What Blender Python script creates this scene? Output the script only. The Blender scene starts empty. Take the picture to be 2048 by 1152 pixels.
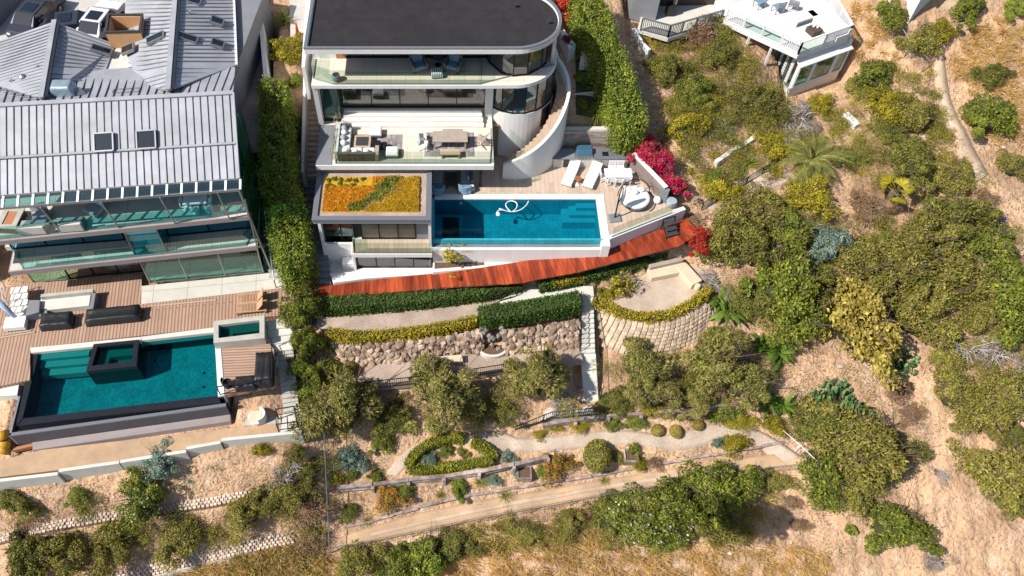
import bpy, math, random
import numpy as np
from mathutils import Vector, noise
R = math.radians
rng = np.random.default_rng(7)
random.seed(7)
scene = bpy.context.scene
COL = scene.collection
# ---------------------------------------------------------------- camera
F, PX, PY, HC, PITCH = 1657.0, 900.0, 576.0, 41.0, R(54.7)   # focal (px of the 2048 wide photo), optical centre, height, tilt
cam = bpy.data.cameras.new('camera')
cam.sensor_width = 36.0
cam.lens = 36.0 * F / 2048.0
cam.shift_x = (1024.0 - PX) / 2048.0
cam.clip_start = 0.5
cam.clip_end = 2000.0
camo = bpy.data.objects.new('camera', cam)
COL.objects.link(camo)
camo.location = (0, 0, HC)
camo.rotation_euler = (math.pi / 2 - PITCH, 0, 0)
scene.camera = camo
# ---------------------------------------------------------------- sky and sun
SUN_EL, SUN_AZ = R(47), R(24)            # light travels towards +X, a little towards +Y
world = bpy.data.worlds.new('World')
scene.world = world
world.use_nodes = True
wn = world.node_tree
for n in list(wn.nodes):
 wn.nodes.remove(n)
wo = wn.nodes.new('ShaderNodeOutputWorld')
wb = wn.nodes.new('ShaderNodeBackground')
ws = wn.nodes.new('ShaderNodeTexSky')
ws.sky_type = 'NISHITA'
ws.sun_disc = False
ws.sun_elevation = SUN_EL
ws.sun_rotation = math.atan2(-math.cos(SUN_AZ), -math.sin(SUN_AZ))
ws.air_density = 1.0
ws.dust_density = 1.0
wb.inputs[1].default_value = 0.092
wn.links.new(ws.outputs[0], wb.inputs[0])
wn.links.new(wb.outputs[0], wo.inputs[0])
sun = bpy.data.lights.new('sun', 'SUN')
sun.energy = 4.9
sun.angle = R(0.53)
sun.color = (1.0, 0.945, 0.86)
suno = bpy.data.objects.new('sun', sun)
COL.objects.link(suno)
ldir = Vector((math.cos(SUN_EL) * math.cos(SUN_AZ), math.cos(SUN_EL) * math.sin(SUN_AZ), -math.sin(SUN_EL)))
suno.rotation_euler = ldir.to_track_quat('-Z', 'Y').to_euler()
suno.location = (-40, -20, 60)
scene.view_settings.view_transform = 'Standard'
scene.view_settings.look = 'None'
scene.view_settings.exposure = 0.4
scene.view_settings.gamma = 1.0
scene.view_settings.use_curve_mapping = False
scene.cycles.max_bounces = 8
scene.cycles.transparent_max_bounces = 16
scene.cycles.caustics_reflective = False
scene.cycles.caustics_refractive = False
# ---------------------------------------------------------------- helpers
def P(x, y, z):
 """photo pixel + elevation -> point of the site"""
 t = (PY - y) / F
 k = (z - HC) / (-math.sin(PITCH) + t * math.cos(PITCH))
 return Vector(((x - PX) / F * k, (math.cos(PITCH) + t * math.sin(PITCH)) * k, z))
def P2(x, y, z):
 p = P(x, y, z)
 return (p.x, p.y)
def lerp(a, b, t):
 return a + (b - a) * t
def resample(pts, n):
 """n points evenly along a polyline of Vectors"""
 pts = [Vector(p) for p in pts]
 d = [0]
 for a, b in zip(pts, pts[1:]):
  d.append(d[-1] + (b - a).length)
 out = []
 for i in range(n):
  s = d[-1] * i / (n - 1)
  j = 0
  while j < len(d) - 2 and d[j + 1] < s:
   j += 1
  t = (s - d[j]) / max(1e-9, d[j + 1] - d[j])
  out.append(pts[j].lerp(pts[j + 1], min(1, max(0, t))))
 return out
def smoothline(pts, n, it=2):
 pts = [Vector(p) for p in pts]
 for _ in range(it):
  q = [pts[0]]
  for a, b in zip(pts, pts[1:]):
   q += [a.lerp(b, .25), a.lerp(b, .75)]
  q.append(pts[-1])
  pts = q
 return resample(pts, n)
class MB:
 def __init__(s):
  s.v = []
  s.f = []
 def add(s, vs, fs):
  n = len(s.v)
  s.v += [tuple(v) for v in vs]
  s.f += [tuple(i + n for i in f) for f in fs]
  return s
 BF = [(0, 3, 2, 1), (4, 5, 6, 7), (0, 1, 5, 4), (1, 2, 6, 5), (2, 3, 7, 6), (3, 0, 4, 7)]
 def box(s, x0, x1, y0, y1, z0, z1):
  return s.add([(x0, y0, z0), (x1, y0, z0), (x1, y1, z0), (x0, y1, z0), (x0, y0, z1), (x1, y0, z1), (x1, y1, z1), (x0, y1, z1)], s.BF)
 def hexa(s, b, t):
  """bottom 4 points (ccw from above), top 4 points"""
  return s.add(list(b) + list(t), s.BF)
 def obox(s, c, sx, sy, sz, rz=0.0):
  """box whose bottom centre is c"""
  cx, cy, cz = c
  ca, sa = math.cos(rz), math.sin(rz)
  q = [(cx + ca * x - sa * y, cy + sa * x + ca * y) for x, y in ((-sx / 2, -sy / 2), (sx / 2, -sy / 2), (sx / 2, sy / 2), (-sx / 2, sy / 2))]
  return s.add([(x, y, cz) for x, y in q] + [(x, y, cz + sz) for x, y in q], s.BF)
 def bar(s, p, q, w, h=None):
  p, q = Vector(p), Vector(q)
  h = h or w
  d = (q - p).normalized()
  up = Vector((0, 0, 1)) if abs(d.z) < .95 else Vector((0, 1, 0))
  a = d.cross(up).normalized() * (w / 2)
  b = a.cross(d).normalized() * (h / 2)
  c = [p - a - b, p + a - b, p + a + b, p - a + b]
  e = [v + (q - p) for v in c]
  return s.add(c + e, [(0, 1, 2, 3), (7, 6, 5, 4), (4, 5, 1, 0), (5, 6, 2, 1), (6, 7, 3, 2), (7, 4, 0, 3)])
 def tube(s, p, q, r, r2=None, n=6):
  p, q = Vector(p), Vector(q)
  r2 = r if r2 is None else r2
  d = (q - p).normalized()
  up = Vector((0, 0, 1)) if abs(d.z) < .95 else Vector((0, 1, 0))
  a = d.cross(up).normalized()
  b = a.cross(d)
  c = [p + (a * math.cos(2 * math.pi * i / n) + b * math.sin(2 * math.pi * i / n)) * r for i in range(n)]
  e = [q + (a * math.cos(2 * math.pi * i / n) + b * math.sin(2 * math.pi * i / n)) * r2 for i in range(n)]
  return s.add(c + e, [((i + 1) % n, i, n + i, n + (i + 1) % n) for i in range(n)] + [tuple(range(n)), tuple(range(2 * n - 1, n - 1, -1))])
 def pipe(s, pts, r, n=6):
  for a, b in zip(pts, pts[1:]):
   s.tube(a, b, r, r, n)
  return s
 def prism(s, poly, z0, z1):
  A = sum(poly[i][0] * poly[(i + 1) % len(poly)][1] - poly[(i + 1) % len(poly)][0] * poly[i][1] for i in range(len(poly)))
  if A < 0:
   poly = poly[::-1]
  n = len(poly)
  return s.add([(p[0], p[1], z0) for p in poly] + [(p[0], p[1], z1) for p in poly],
      [tuple(range(n - 1, -1, -1)), tuple(range(n, 2 * n))] + [(i, (i + 1) % n, n + (i + 1) % n, n + i) for i in range(n)])
 def slope(s, pts, th):
  """plate with 3-D outline, th thick downwards"""
  A = sum(pts[i][0] * pts[(i + 1) % len(pts)][1] - pts[(i + 1) % len(pts)][0] * pts[i][1] for i in range(len(pts)))
  if A < 0:
   pts = pts[::-1]
  n = len(pts)
  return s.add([(p[0], p[1], p[2] - th) for p in pts] + [tuple(p) for p in pts],
      [tuple(range(n - 1, -1, -1)), tuple(range(n, 2 * n))] + [(i, (i + 1) % n, n + (i + 1) % n, n + i) for i in range(n)])
 def ring(s, outer, inner, z0, z1):
  """band between two closed outlines of equal length (ccw)"""
  n = len(outer)
  V = [(p[0], p[1], z0) for p in outer] + [(p[0], p[1], z1) for p in outer] + [(p[0], p[1], z0) for p in inner] + [(p[0], p[1], z1) for p in inner]
  Fs = []
  for i in range(n):
   j = (i + 1) % n
   Fs += [(i, j, n + j, n + i), (n + i, n + j, 3 * n + j, 3 * n + i), (2 * n + j, 2 * n + i, 3 * n + i, 3 * n + j), (j, i, 2 * n + i, 2 * n + j)]
  return s.add(V, Fs)
 def band(s, pts, th, z0, z1):
  """vertical wall along an open plan line; z0/z1 numbers or lists; th thick to the left of the line"""
  n = len(pts)
  z0 = z0 if isinstance(z0, (list, tuple)) else [z0] * n
  z1 = z1 if isinstance(z1, (list, tuple)) else [z1] * n
  pp = [Vector((p[0], p[1], 0)) for p in pts]
  off = []
  for i in range(n):
   d = (pp[min(n - 1, i + 1)] - pp[max(0, i - 1)]).normalized()
   off.append(pp[i] + Vector((-d.y, d.x, 0)) * th)
  V = []
  for i in range(n):
   V += [(pp[i].x, pp[i].y, z0[i]), (pp[i].x, pp[i].y, z1[i]), (off[i].x, off[i].y, z1[i]), (off[i].x, off[i].y, z0[i])]
  Fs = [(0, 1, 2, 3), tuple(4 * (n - 1) + k for k in (3, 2, 1, 0))]
  for i in range(n - 1):
   a, b = 4 * i, 4 * i + 4
   Fs += [(a, b, b + 1, a + 1), (a + 1, b + 1, b + 2, a + 2), (a + 2, b + 2, b + 3, a + 3), (a + 3, b + 3, b, a)]
  return s.add(V, Fs)
 def lathe(s, prof, c=(0, 0, 0), n=16):
  """prof: list of (radius, z) from bottom to top"""
  m = len(prof)
  V = [(c[0] + r * math.cos(2 * math.pi * i / n), c[1] + r * math.sin(2 * math.pi * i / n), c[2] + z) for r, z in prof for i in range(n)]
  Fs = [(k * n + i, k * n + (i + 1) % n, (k + 1) * n + (i + 1) % n, (k + 1) * n + i) for k in range(m - 1) for i in range(n)]
  Fs += [tuple(range(n - 1, -1, -1)), tuple((m - 1) * n + i for i in range(n))]
  return s.add(V, Fs)
 def ell(s, c, r, nu=10, nv=6, fn=None):
  prof = [(math.sin(math.pi * (k + .15) / (nv + .3)), -math.cos(math.pi * (k + .15) / (nv + .3))) for k in range(nv + 1)]
  V = []
  for a, z in prof:
   for i in range(nu):
    v = Vector((a * math.cos(2 * math.pi * i / nu), a * math.sin(2 * math.pi * i / nu), z))
    if fn:
     v = v * fn(v)
    V.append((c[0] + v.x * r[0], c[1] + v.y * r[1], c[2] + v.z * r[2]))
  Fs = [(k * nu + i, k * nu + (i + 1) % nu, (k + 1) * nu + (i + 1) % nu, (k + 1) * nu + i) for k in range(nv) for i in range(nu)]
  Fs += [tuple(range(nu - 1, -1, -1)), tuple(nv * nu + i for i in range(nu))]
  return s.add(V, Fs)
 def cushion(s, x0, x1, y0, y1, z0, z1, b=.05):
  """soft box: bulged top, rounded corners"""
  xs = [x0, x0 + b, lerp(x0, x1, .5), x1 - b, x1]
  ys = [y0, y0 + b, lerp(y0, y1, .5), y1 - b, y1]
  V = []
  for j, y in enumerate(ys):
   for i, x in enumerate(xs):
    e = (i in (0, 4)) + (j in (0, 4))
    V.append((x, y, z1 - (b if e == 1 else b * 1.6 if e == 2 else (0 if i == 2 and j == 2 else b * .15))))
  for j, y in enumerate(ys):
   for i, x in enumerate(xs):
    V.append((x, y, z0))
  Fs = [(j * 5 + i, j * 5 + i + 1, j * 5 + i + 6, j * 5 + i + 5) for j in range(4) for i in range(4)]
  per = [0, 1, 2, 3, 4, 9, 14, 19, 24, 23, 22, 21, 20, 15, 10, 5]
  for k in range(16):
   a, b2 = per[k], per[(k + 1) % 16]
   Fs.append((a, a + 25, b2 + 25, b2))
  Fs.append(tuple(25 + k for k in reversed(per)))
  return s.add(V, Fs)
 def obj(s, name, m, parent=None, smooth=False, bevel=0):
  o = Vector(parent.location) if parent else Vector((0, 0, 0))
  if parent and parent.parent:
   o = o + Vector(parent.parent.location)
  me = bpy.data.meshes.new(name)
  me.from_pydata([(v[0] - o.x, v[1] - o.y, v[2] - o.z) for v in s.v], [], s.f)
  me.materials.append(M[m] if isinstance(m, str) else m)
  if smooth:
   me.shade_smooth()
  ob = bpy.data.objects.new(name, me)
  COL.objects.link(ob)
  ob.parent = parent
  if bevel:
   b = ob.modifiers.new('bevel', 'BEVEL')
   b.width = bevel
   b.segments = 2
   b.limit_method = 'ANGLE'
  return ob
def tag(o, label, cat, group=None, kind=None):
 o['label'] = label
 o['category'] = cat
 if group:
  o['group'] = group
 if kind:
  o['kind'] = kind
 return o
def thing(name, label, cat, loc=(0, 0, 0), group=None):
 o = bpy.data.objects.new(name, None)
 o.empty_display_size = .2
 COL.objects.link(o)
 o.location = loc
 return tag(o, label, cat, group)
def setting(name, mb, m, label, cat, smooth=False):
 return tag(mb.obj(name, m, None, smooth), label, cat, None, 'structure')
def place(o, loc, rz=0, sc=None):
 o.location = loc
 o.rotation_euler = (0, 0, rz)
 if sc is not None:
  o.scale = sc if isinstance(sc, (tuple, list)) else (sc, sc, sc)
 return o
def dup(root, loc, rz=0, label=None, sc=None, group=None):
 """copy of a thing with copies of its parts and sub-parts"""
 r = root.copy()
 COL.objects.link(r)
 place(r, loc, rz, sc)
 if label:
  r['label'] = label
 if group:
  r['group'] = group
 for ch in root.children:
  c = ch.copy()
  COL.objects.link(c)
  c.parent = r
  for g in ch.children:
   d = g.copy()
   COL.objects.link(d)
   d.parent = c
 return r
# ---------------------------------------------------------------- materials
M = {}
def mat(name, col, rough=.7, metal=0.0, var=.12, scale=3.0, bump=0.0, bscale=40.0, isl=0.0, obj=0.0, spec=.4, col2=None, stretch=None):
 """principled surface; var: cloudy brightness variation, isl: per-piece hue change, obj: per-object change, col2: second colour in patches"""
 m = bpy.data.materials.new(name)
 m.use_nodes = True
 nt = m.node_tree
 b = nt.nodes['Principled BSDF']
 b.inputs['Roughness'].default_value = rough
 b.inputs['Metallic'].default_value = metal
 b.inputs['Specular IOR Level'].default_value = spec
 tc = nt.nodes.new('ShaderNodeTexCoord')
 geo = nt.nodes.new('ShaderNodeNewGeometry')
 vec = geo.outputs['Position']
 if stretch:
  mp = nt.nodes.new('ShaderNodeMapping')
  mp.inputs['Scale'].default_value = stretch[:3]
  if len(stretch) > 3:
   mp.inputs['Rotation'].default_value = (0, 0, stretch[3])
  nt.links.new(vec, mp.inputs[0])
  vec = mp.outputs[0]
 nz = nt.nodes.new('ShaderNodeTexNoise')
 nz.inputs['Scale'].default_value = scale
 nz.inputs['Detail'].default_value = 6
 nz.inputs['Roughness'].default_value = .65
 nt.links.new(vec, nz.inputs['Vector'])
 mr = nt.nodes.new('ShaderNodeMapRange')
 mr.inputs[1].default_value = .25
 mr.inputs[2].default_value = .75
 mr.inputs[3].default_value = 1 - var
 mr.inputs[4].default_value = 1 + var
 nt.links.new(nz.outputs[0], mr.inputs[0])
 val = mr.outputs[0]
 def mul(a, lo, hi, src):
  r2 = nt.nodes.new('ShaderNodeMapRange')
  r2.inputs[3].default_value = lo
  r2.inputs[4].default_value = hi
  nt.links.new(src, r2.inputs[0])
  mm = nt.nodes.new('ShaderNodeMath')
  mm.operation = 'MULTIPLY'
  nt.links.new(a, mm.inputs[0])
  nt.links.new(r2.outputs[0], mm.inputs[1])
  return mm.outputs[0]
 if isl:
  val = mul(val, 1 - isl, 1 + isl, geo.outputs['Random Per Island'])
 if obj:
  oi = nt.nodes.new('ShaderNodeObjectInfo')
  val = mul(val, 1 - obj, 1 + obj, oi.outputs['Random'])
 hs = nt.nodes.new('ShaderNodeHueSaturation')
 hs.inputs['Color'].default_value = (*col, 1)
 nt.links.new(val, hs.inputs['Value'])
 if col2:
  mx = nt.nodes.new('ShaderNodeMix')
  mx.data_type = 'RGBA'
  mx.inputs[6].default_value = (*col, 1)
  mx.inputs[7].default_value = (*col2, 1)
  if isl:
   rr = nt.nodes.new('ShaderNodeMath')
   rr.operation = 'POWER'
   nt.links.new(geo.outputs['Random Per Island'], rr.inputs[0])
   rr.inputs[1].default_value = 1.7
   # a whole clump leans one way, single pieces scatter round it
   nz3 = nt.nodes.new('ShaderNodeTexNoise')
   nz3.inputs['Scale'].default_value = 1.1
   nz3.inputs['Detail'].default_value = 2
   nt.links.new(vec, nz3.inputs['Vector'])
   m3 = nt.nodes.new('ShaderNodeMapRange')
   m3.inputs[1].default_value = .35
   m3.inputs[2].default_value = .65
   nt.links.new(nz3.outputs[0], m3.inputs[0])
   mm = nt.nodes.new('ShaderNodeMix')
   mm.inputs[0].default_value = .5
   nt.links.new(rr.outputs[0], mm.inputs[2])
   nt.links.new(m3.outputs[0], mm.inputs[3])
   nt.links.new(mm.outputs[0], mx.inputs[0])
  else:
   nz2 = nt.nodes.new('ShaderNodeTexNoise')
   nz2.inputs['Scale'].default_value = scale * .45
   nz2.inputs['Detail'].default_value = 5
   nt.links.new(vec, nz2.inputs['Vector'])
   m2 = nt.nodes.new('ShaderNodeMapRange')
   m2.inputs[1].default_value = .42
   m2.inputs[2].default_value = .6
   nt.links.new(nz2.outputs[0], m2.inputs[0])
   nt.links.new(m2.outputs[0], mx.inputs[0])
  nt.links.new(mx.outputs[2], hs.inputs['Color'])
 nt.links.new(hs.outputs[0], b.inputs['Base Color'])
 if bump:
  nb = nt.nodes.new('ShaderNodeTexNoise')
  nb.inputs['Scale'].default_value = bscale
  nb.inputs['Detail'].default_value = 4
  nt.links.new(vec, nb.inputs['Vector'])
  bm = nt.nodes.new('ShaderNodeBump')
  bm.inputs['Strength'].default_value = bump
  bm.inputs['Distance'].default_value = .02
  nt.links.new(nb.outputs[0], bm.inputs['Height'])
  nt.links.new(bm.outputs[0], b.inputs['Normal'])
 M[name] = m
 return m
def leafmat(name, col, col2, isl=.28, obj=.12, trans=.3, rough=.55, spec=.3):
 m = mat(name, col, rough, 0, .18, .5, 0, 0, isl, obj, spec, col2)
 nt = m.node_tree
 b = nt.nodes['Principled BSDF']
 src = b.inputs['Base Color'].links[0].from_socket
 out = nt.nodes['Material Output']
 tr = nt.nodes.new('ShaderNodeBsdfTranslucent')
 nt.links.new(src, tr.inputs['Color'])
 mx = nt.nodes.new('ShaderNodeMixShader')
 mx.inputs[0].default_value = trans
 nt.links.new(b.outputs[0], mx.inputs[1])
 nt.links.new(tr.outputs[0], mx.inputs[2])
 nt.links.new(mx.outputs[0], out.inputs[0])
 return m
def glassmat(name, tint, ior=1.45, mirror=.0, rough=0.0, bump=0, bs=1.0):
 """thin pane or water skin: tinted see-through plus fresnel mirror"""
 m = bpy.data.materials.new(name)
 m.use_nodes = True
 nt = m.node_tree
 nt.nodes.remove(nt.nodes['Principled BSDF'])
 out = nt.nodes['Material Output']
 t = nt.nodes.new('ShaderNodeBsdfTransparent')
 t.inputs[0].default_value = (*tint, 1)
 g = nt.nodes.new('ShaderNodeBsdfGlossy')
 g.inputs['Color'].default_value = (.95, .98, 1, 1)
 g.inputs['Roughness'].default_value = rough
 fr = nt.nodes.new('ShaderNodeLayerWeight')      # Schlick: same from both faces of a pane
 pw = nt.nodes.new('ShaderNodeMath')
 pw.operation = 'POWER'
 pw.inputs[1].default_value = 5
 nt.links.new(fr.outputs['Facing'], pw.inputs[0])
 f0 = ((ior - 1) / (ior + 1)) ** 2 + mirror
 ad = nt.nodes.new('ShaderNodeMath')
 ad.operation = 'MULTIPLY_ADD'
 ad.use_clamp = True
 ad.inputs[1].default_value = 1 - f0
 ad.inputs[2].default_value = f0
 nt.links.new(pw.outputs[0], ad.inputs[0])
 mx = nt.nodes.new('ShaderNodeMixShader')
 nt.links.new(ad.outputs[0], mx.inputs[0])
 nt.links.new(t.outputs[0], mx.inputs[1])
 nt.links.new(g.outputs[0], mx.inputs[2])
 nt.links.new(mx.outputs[0], out.inputs[0])
 if bump:
  geo = nt.nodes.new('ShaderNodeNewGeometry')
  nb = nt.nodes.new('ShaderNodeTexNoise')
  nb.inputs['Scale'].default_value = bs
  nb.inputs['Detail'].default_value = 3
  nt.links.new(geo.outputs['Position'], nb.inputs['Vector'])
  bm = nt.nodes.new('ShaderNodeBump')
  bm.inputs['Strength'].default_value = bump
  bm.inputs['Distance'].default_value = .05
  nt.links.new(nb.outputs[0], bm.inputs['Height'])
  nt.links.new(bm.outputs[0], g.inputs['Normal'])
  nt.links.new(bm.outputs[0], fr.inputs['Normal'])
 M[name] = m
 return m
def linemat(name, col, width, rot=0.0, gap=.08, length=0.0, rough=.7, var=.12, dark=.45, piece=.18, axes='XY'):
 """boards, slabs or tiles too fine to build: Brick texture gives the joints and the tone of each piece"""
 m = mat(name, col, rough, 0, var, 1.2, .08, 60)
 nt = m.node_tree
 b = nt.nodes['Principled BSDF']
 geo = nt.nodes.new('ShaderNodeNewGeometry')
 mp = nt.nodes.new('ShaderNodeMapping')
 mp.inputs['Rotation'].default_value = (0, 0, rot)
 vec = geo.outputs['Position']
 if axes == 'XZ':
  sp = nt.nodes.new('ShaderNodeSeparateXYZ')
  cb = nt.nodes.new('ShaderNodeCombineXYZ')
  nt.links.new(vec, sp.inputs[0])
  nt.links.new(sp.outputs[0], cb.inputs[0])
  nt.links.new(sp.outputs[2], cb.inputs[1])
  vec = cb.outputs[0]
 nt.links.new(vec, mp.inputs[0])
 br = nt.nodes.new('ShaderNodeTexBrick')
 br.inputs['Color1'].default_value = (1 - piece, 1 - piece, 1 - piece, 1)
 br.inputs['Color2'].default_value = (1 + piece, 1 + piece, 1 + piece, 1)
 br.inputs['Mortar'].default_value = (dark, dark, dark, 1)
 br.inputs['Scale'].default_value = 1.0
 br.inputs['Mortar Size'].default_value = width * gap
 br.inputs['Mortar Smooth'].default_value = .1
 br.inputs['Brick Width'].default_value = length or width * 12
 br.inputs['Row Height'].default_value = width
 br.offset = .5 if not length or length > width * 1.5 else 0
 nt.links.new(mp.outputs[0], br.inputs[0])
 src = b.inputs['Base Color'].links[0].from_socket
 mx = nt.nodes.new('ShaderNodeMix')
 mx.data_type = 'RGBA'
 mx.blend_type = 'MULTIPLY'
 mx.inputs[0].default_value = 1
 nt.links.new(src, mx.inputs[6])
 nt.links.new(br.outputs[0], mx.inputs[7])
 nt.links.new(mx.outputs[2], b.inputs['Base Color'])
 return m
mat('white_render', (.7, .69, .67), .75, 0, .09, .9, .15, 30, stretch=(1.5, 1.5, .35))
mat('off_white', (.72, .69, .63), .75, 0, .07, 2, .15, 30)
mat('white_metal', (.78, .78, .79), .4, 0, .03)
mat('concrete', (.42, .4, .36), .8, 0, .16, 1.4, .25, 25)
mat('pale_concrete', (.58, .56, .51), .8, 0, .12, 1.6, .2, 25)
mat('grey_render', (.19, .2, .22), .75, 0, .14, 1.2, .2, 30)
mat('cap_grey', (.17, .18, .21), .5, .2, .06)
mat('cap_dark', (.035, .034, .04), .6, 0, .15)
mat('roof_metal', (.36, .37, .4), .55, .06, .2, .8, .05, 8, obj=.05)
mat('seam_metal', (.3, .31, .34), .4, .6, .06)
mat('seam_dark', (.03, .035, .05), .5, .3, .06)
mat('frame_dark', (.012, .013, .015), .45, .2, .1)
mat('steel_grey', (.33, .34, .35), .4, .7, .06)
mat('iron', (.012, .011, .011), .6, .2, .1)
mat('charcoal', (.04, .042, .047), .8, 0, .2, 4, .1)
mat('black_cover', (.017, .017, .019), .42, 0, .25, 6, .5, 9)
mat('tile_black', (.014, .016, .022), .35, 0, .2, 3)
mat('interior_dark', (.07, .05, .04), .8, 0, .25, 1.2)
mat('interior_wood', (.24, .15, .1), .6, 0, .15, 1)
mat('interior_floor', (.36, .29, .24), .6, 0, .15, 1)
mat('curtain', (.62, .62, .6), .9, 0, .1, 3)
mat('plywood', (.55, .31, .15), .8, 0, .14, 1.5)
mat('cedar', (.46, .28, .17), .7, 0, .16, 2, obj=.08)
mat('teak', (.44, .34, .25), .7, 0, .14, 3, obj=.05)
mat('teak_grey', (.37, .31, .26), .75, 0, .14, 3)
mat('redwood', (.34, .058, .018), .5, 0, .3, 1.8, .15, 20, obj=.38, stretch=(3, .5, 1), col2=(.22, .03, .009))
mat('wall_dark', (.085, .085, .1), .7, 0, .2, 1.5, .2, 20)
mat('cushion_white', (.74, .73, .71), .9, 0, .04, 3)
mat('cushion_grey', (.3, .33, .36), .9, 0, .1, 4)
mat('sofa_back', (.09, .105, .095), .85, 0, .15, 4)
mat('blue_cushion', (.16, .25, .34), .85, 0, .1, 4)
mat('wicker_grey', (.13, .15, .17), .8, 0, .2, 30)
mat('copper', (.55, .22, .1), .35, .5, .15, 8)
mat('blue_steel', (.08, .2, .3), .3, .5, .1)
mat('ceramic', (.32, .38, .4), .35, 0, .2, 8)
mat('ceramic_blue', (.2, .33, .42), .3, 0, .2, 10)
mat('terracotta', (.4, .17, .09), .85, 0, .15, 4)
mat('silver_cover', (.25, .32, .38), .35, .3, .2, 2, .5, 3)
mat('stone_bench', (.62, .5, .36), .85, 0, .12, 2, .3, 20)
mat('stone_block', (.47, .36, .26), .9, 0, .2, 3, .5, 12, obj=.22)
mat('stone_rough', (.27, .185, .13), .92, 0, .3, 4, .8, 9, obj=.45, col2=(.42, .32, .24))
mat('rock_grey', (.2, .18, .155), .9, 0, .3, 3, .7, 8, obj=.3)
mat('stone_pale', (.62, .5, .41), .9, 0, .2, 3, .4, 12, isl=.25)
mat('sleeper', (.23, .165, .14), .92, 0, .35, 4, .5, 14, obj=.25, col2=(.38, .32, .3))
mat('hot_pink', (.62, .008, .09), .7, 0, .2, 3, isl=.3)
mat('cone_orange', (.7, .11, .06), .5, 0, .05)
mat('bin_green', (.01, .13, .06), .5, 0, .05)
mat('bin_blue', (.01, .025, .09), .5, 0, .05)
mat('yellow_plastic', (.5, .26, .02), .5, 0, .1)
mat('car_dark', (.06, .065, .085), .25, .4, .05)
mat('car_white', (.7, .7, .72), .25, .1, .02)
mat('car_glass', (.012, .016, .025), .08, 0, .05, spec=.8)
mat('rubber', (.015, .015, .015), .8, 0, .1)
mat('dark_soil', (.13, .075, .045), .95, 0, .3, 4, .6, 12)
mat('umbrella_blue', (.33, .45, .6), .8, 0, .1, 2)
mat('trunk', (.12, .085, .06), .9, 0, .25, 5, .4, 20)
mat('twig', (.24, .19, .16), .9, 0, .2, 5)
mat('twig_white', (.5, .46, .43), .9, 0, .2, 5)
glassmat('glass_clear', (.86, .92, .89), 1.3)
glassmat('glass_rail', (.84, .91, .87), 1.45, .02)
glassmat('glass_dark', (.8, .83, .82), 1.5, .05)
glassmat('glass_green', (.56, .86, .79), 1.5, .04)
glassmat('glass_teal', (.7, .92, .91), 1.5, .07)
glassmat('glass_cyan', (.4, .93, .97), 1.45, .05)
glassmat('glass_blue', (.46, .88, .97), 1.5, .06)
glassmat('glass_roof', (.5, .76, .75), 1.5, .06)
glassmat('water_lap', (.45, .82, .87), 1.2, 0.0, .0, .25, 1.4)
glassmat('water_teal', (.4, .78, .78), 1.22, 0.0, .0, .5, 4.0)
linemat('wood_tile', (.5, .385, .3), .3, math.pi / 2, .05, 1.6, .65, .08, .75, .12)
linemat('deck_board', (.4, .255, .18), .21, math.pi / 2 - .12, .2, 9, .7, .1, .55, .1)
linemat('deck_board_across', (.4, .26, .19), .19, -.05, .2, 9, .7, .1, .55, .1)
linemat('terrace_tile', (.7, .61, .52), .9, 0, .02, .9, .7, .06, .75, .06)
linemat('paving', (.5, .48, .45), 2.2, -.18, .012, 2.8, .8, .12, .7, .05)
linemat('paver_tan', (.36, .28, .23), .9, 0, .03, .9, .85, .12, .7, .08)
linemat('fence_wood', (.25, .2, .18), .22, 0, .06, 2.4, .8, .2, .45, .22, 'XZ')
linemat('slab_tile', (.55, .53, .47), 1.5, -.12, .014, 2.2, .75, .1, .6, .05)
linemat('membrane', (.022, .0195, .022), 1.0, 0, .02, 6.5, .95, .35, .65, .07)
linemat('rug_grey', (.28, .25, .25), .16, math.pi / 2, .04, .5, .95, .25, .8, .35)
linemat('pool_tile_blue', (.035, .33, .4), .3, 0, .05, .3, .5, .22, .8, .08)
linemat('pool_tile_teal', (.03, .3, .36), .12, -.1, .1, .12, .5, .3, .8, .25)
mat('fascia_grey', (.3, .255, .25), .7, 0, .08, 2)
mat('worn_concrete', (.52, .4, .29), .9, 0, .2, 1.2, .3, 20, col2=(.44, .32, .22))
mat('spa_floor', (.1, .13, .11), .7, 0, .2, 4)
mat('lap_step', (.07, .36, .42), .7, 0, .12, 3)
mat('pool_step', (.26, .38, .37), .7, 0, .12, 3)
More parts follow.
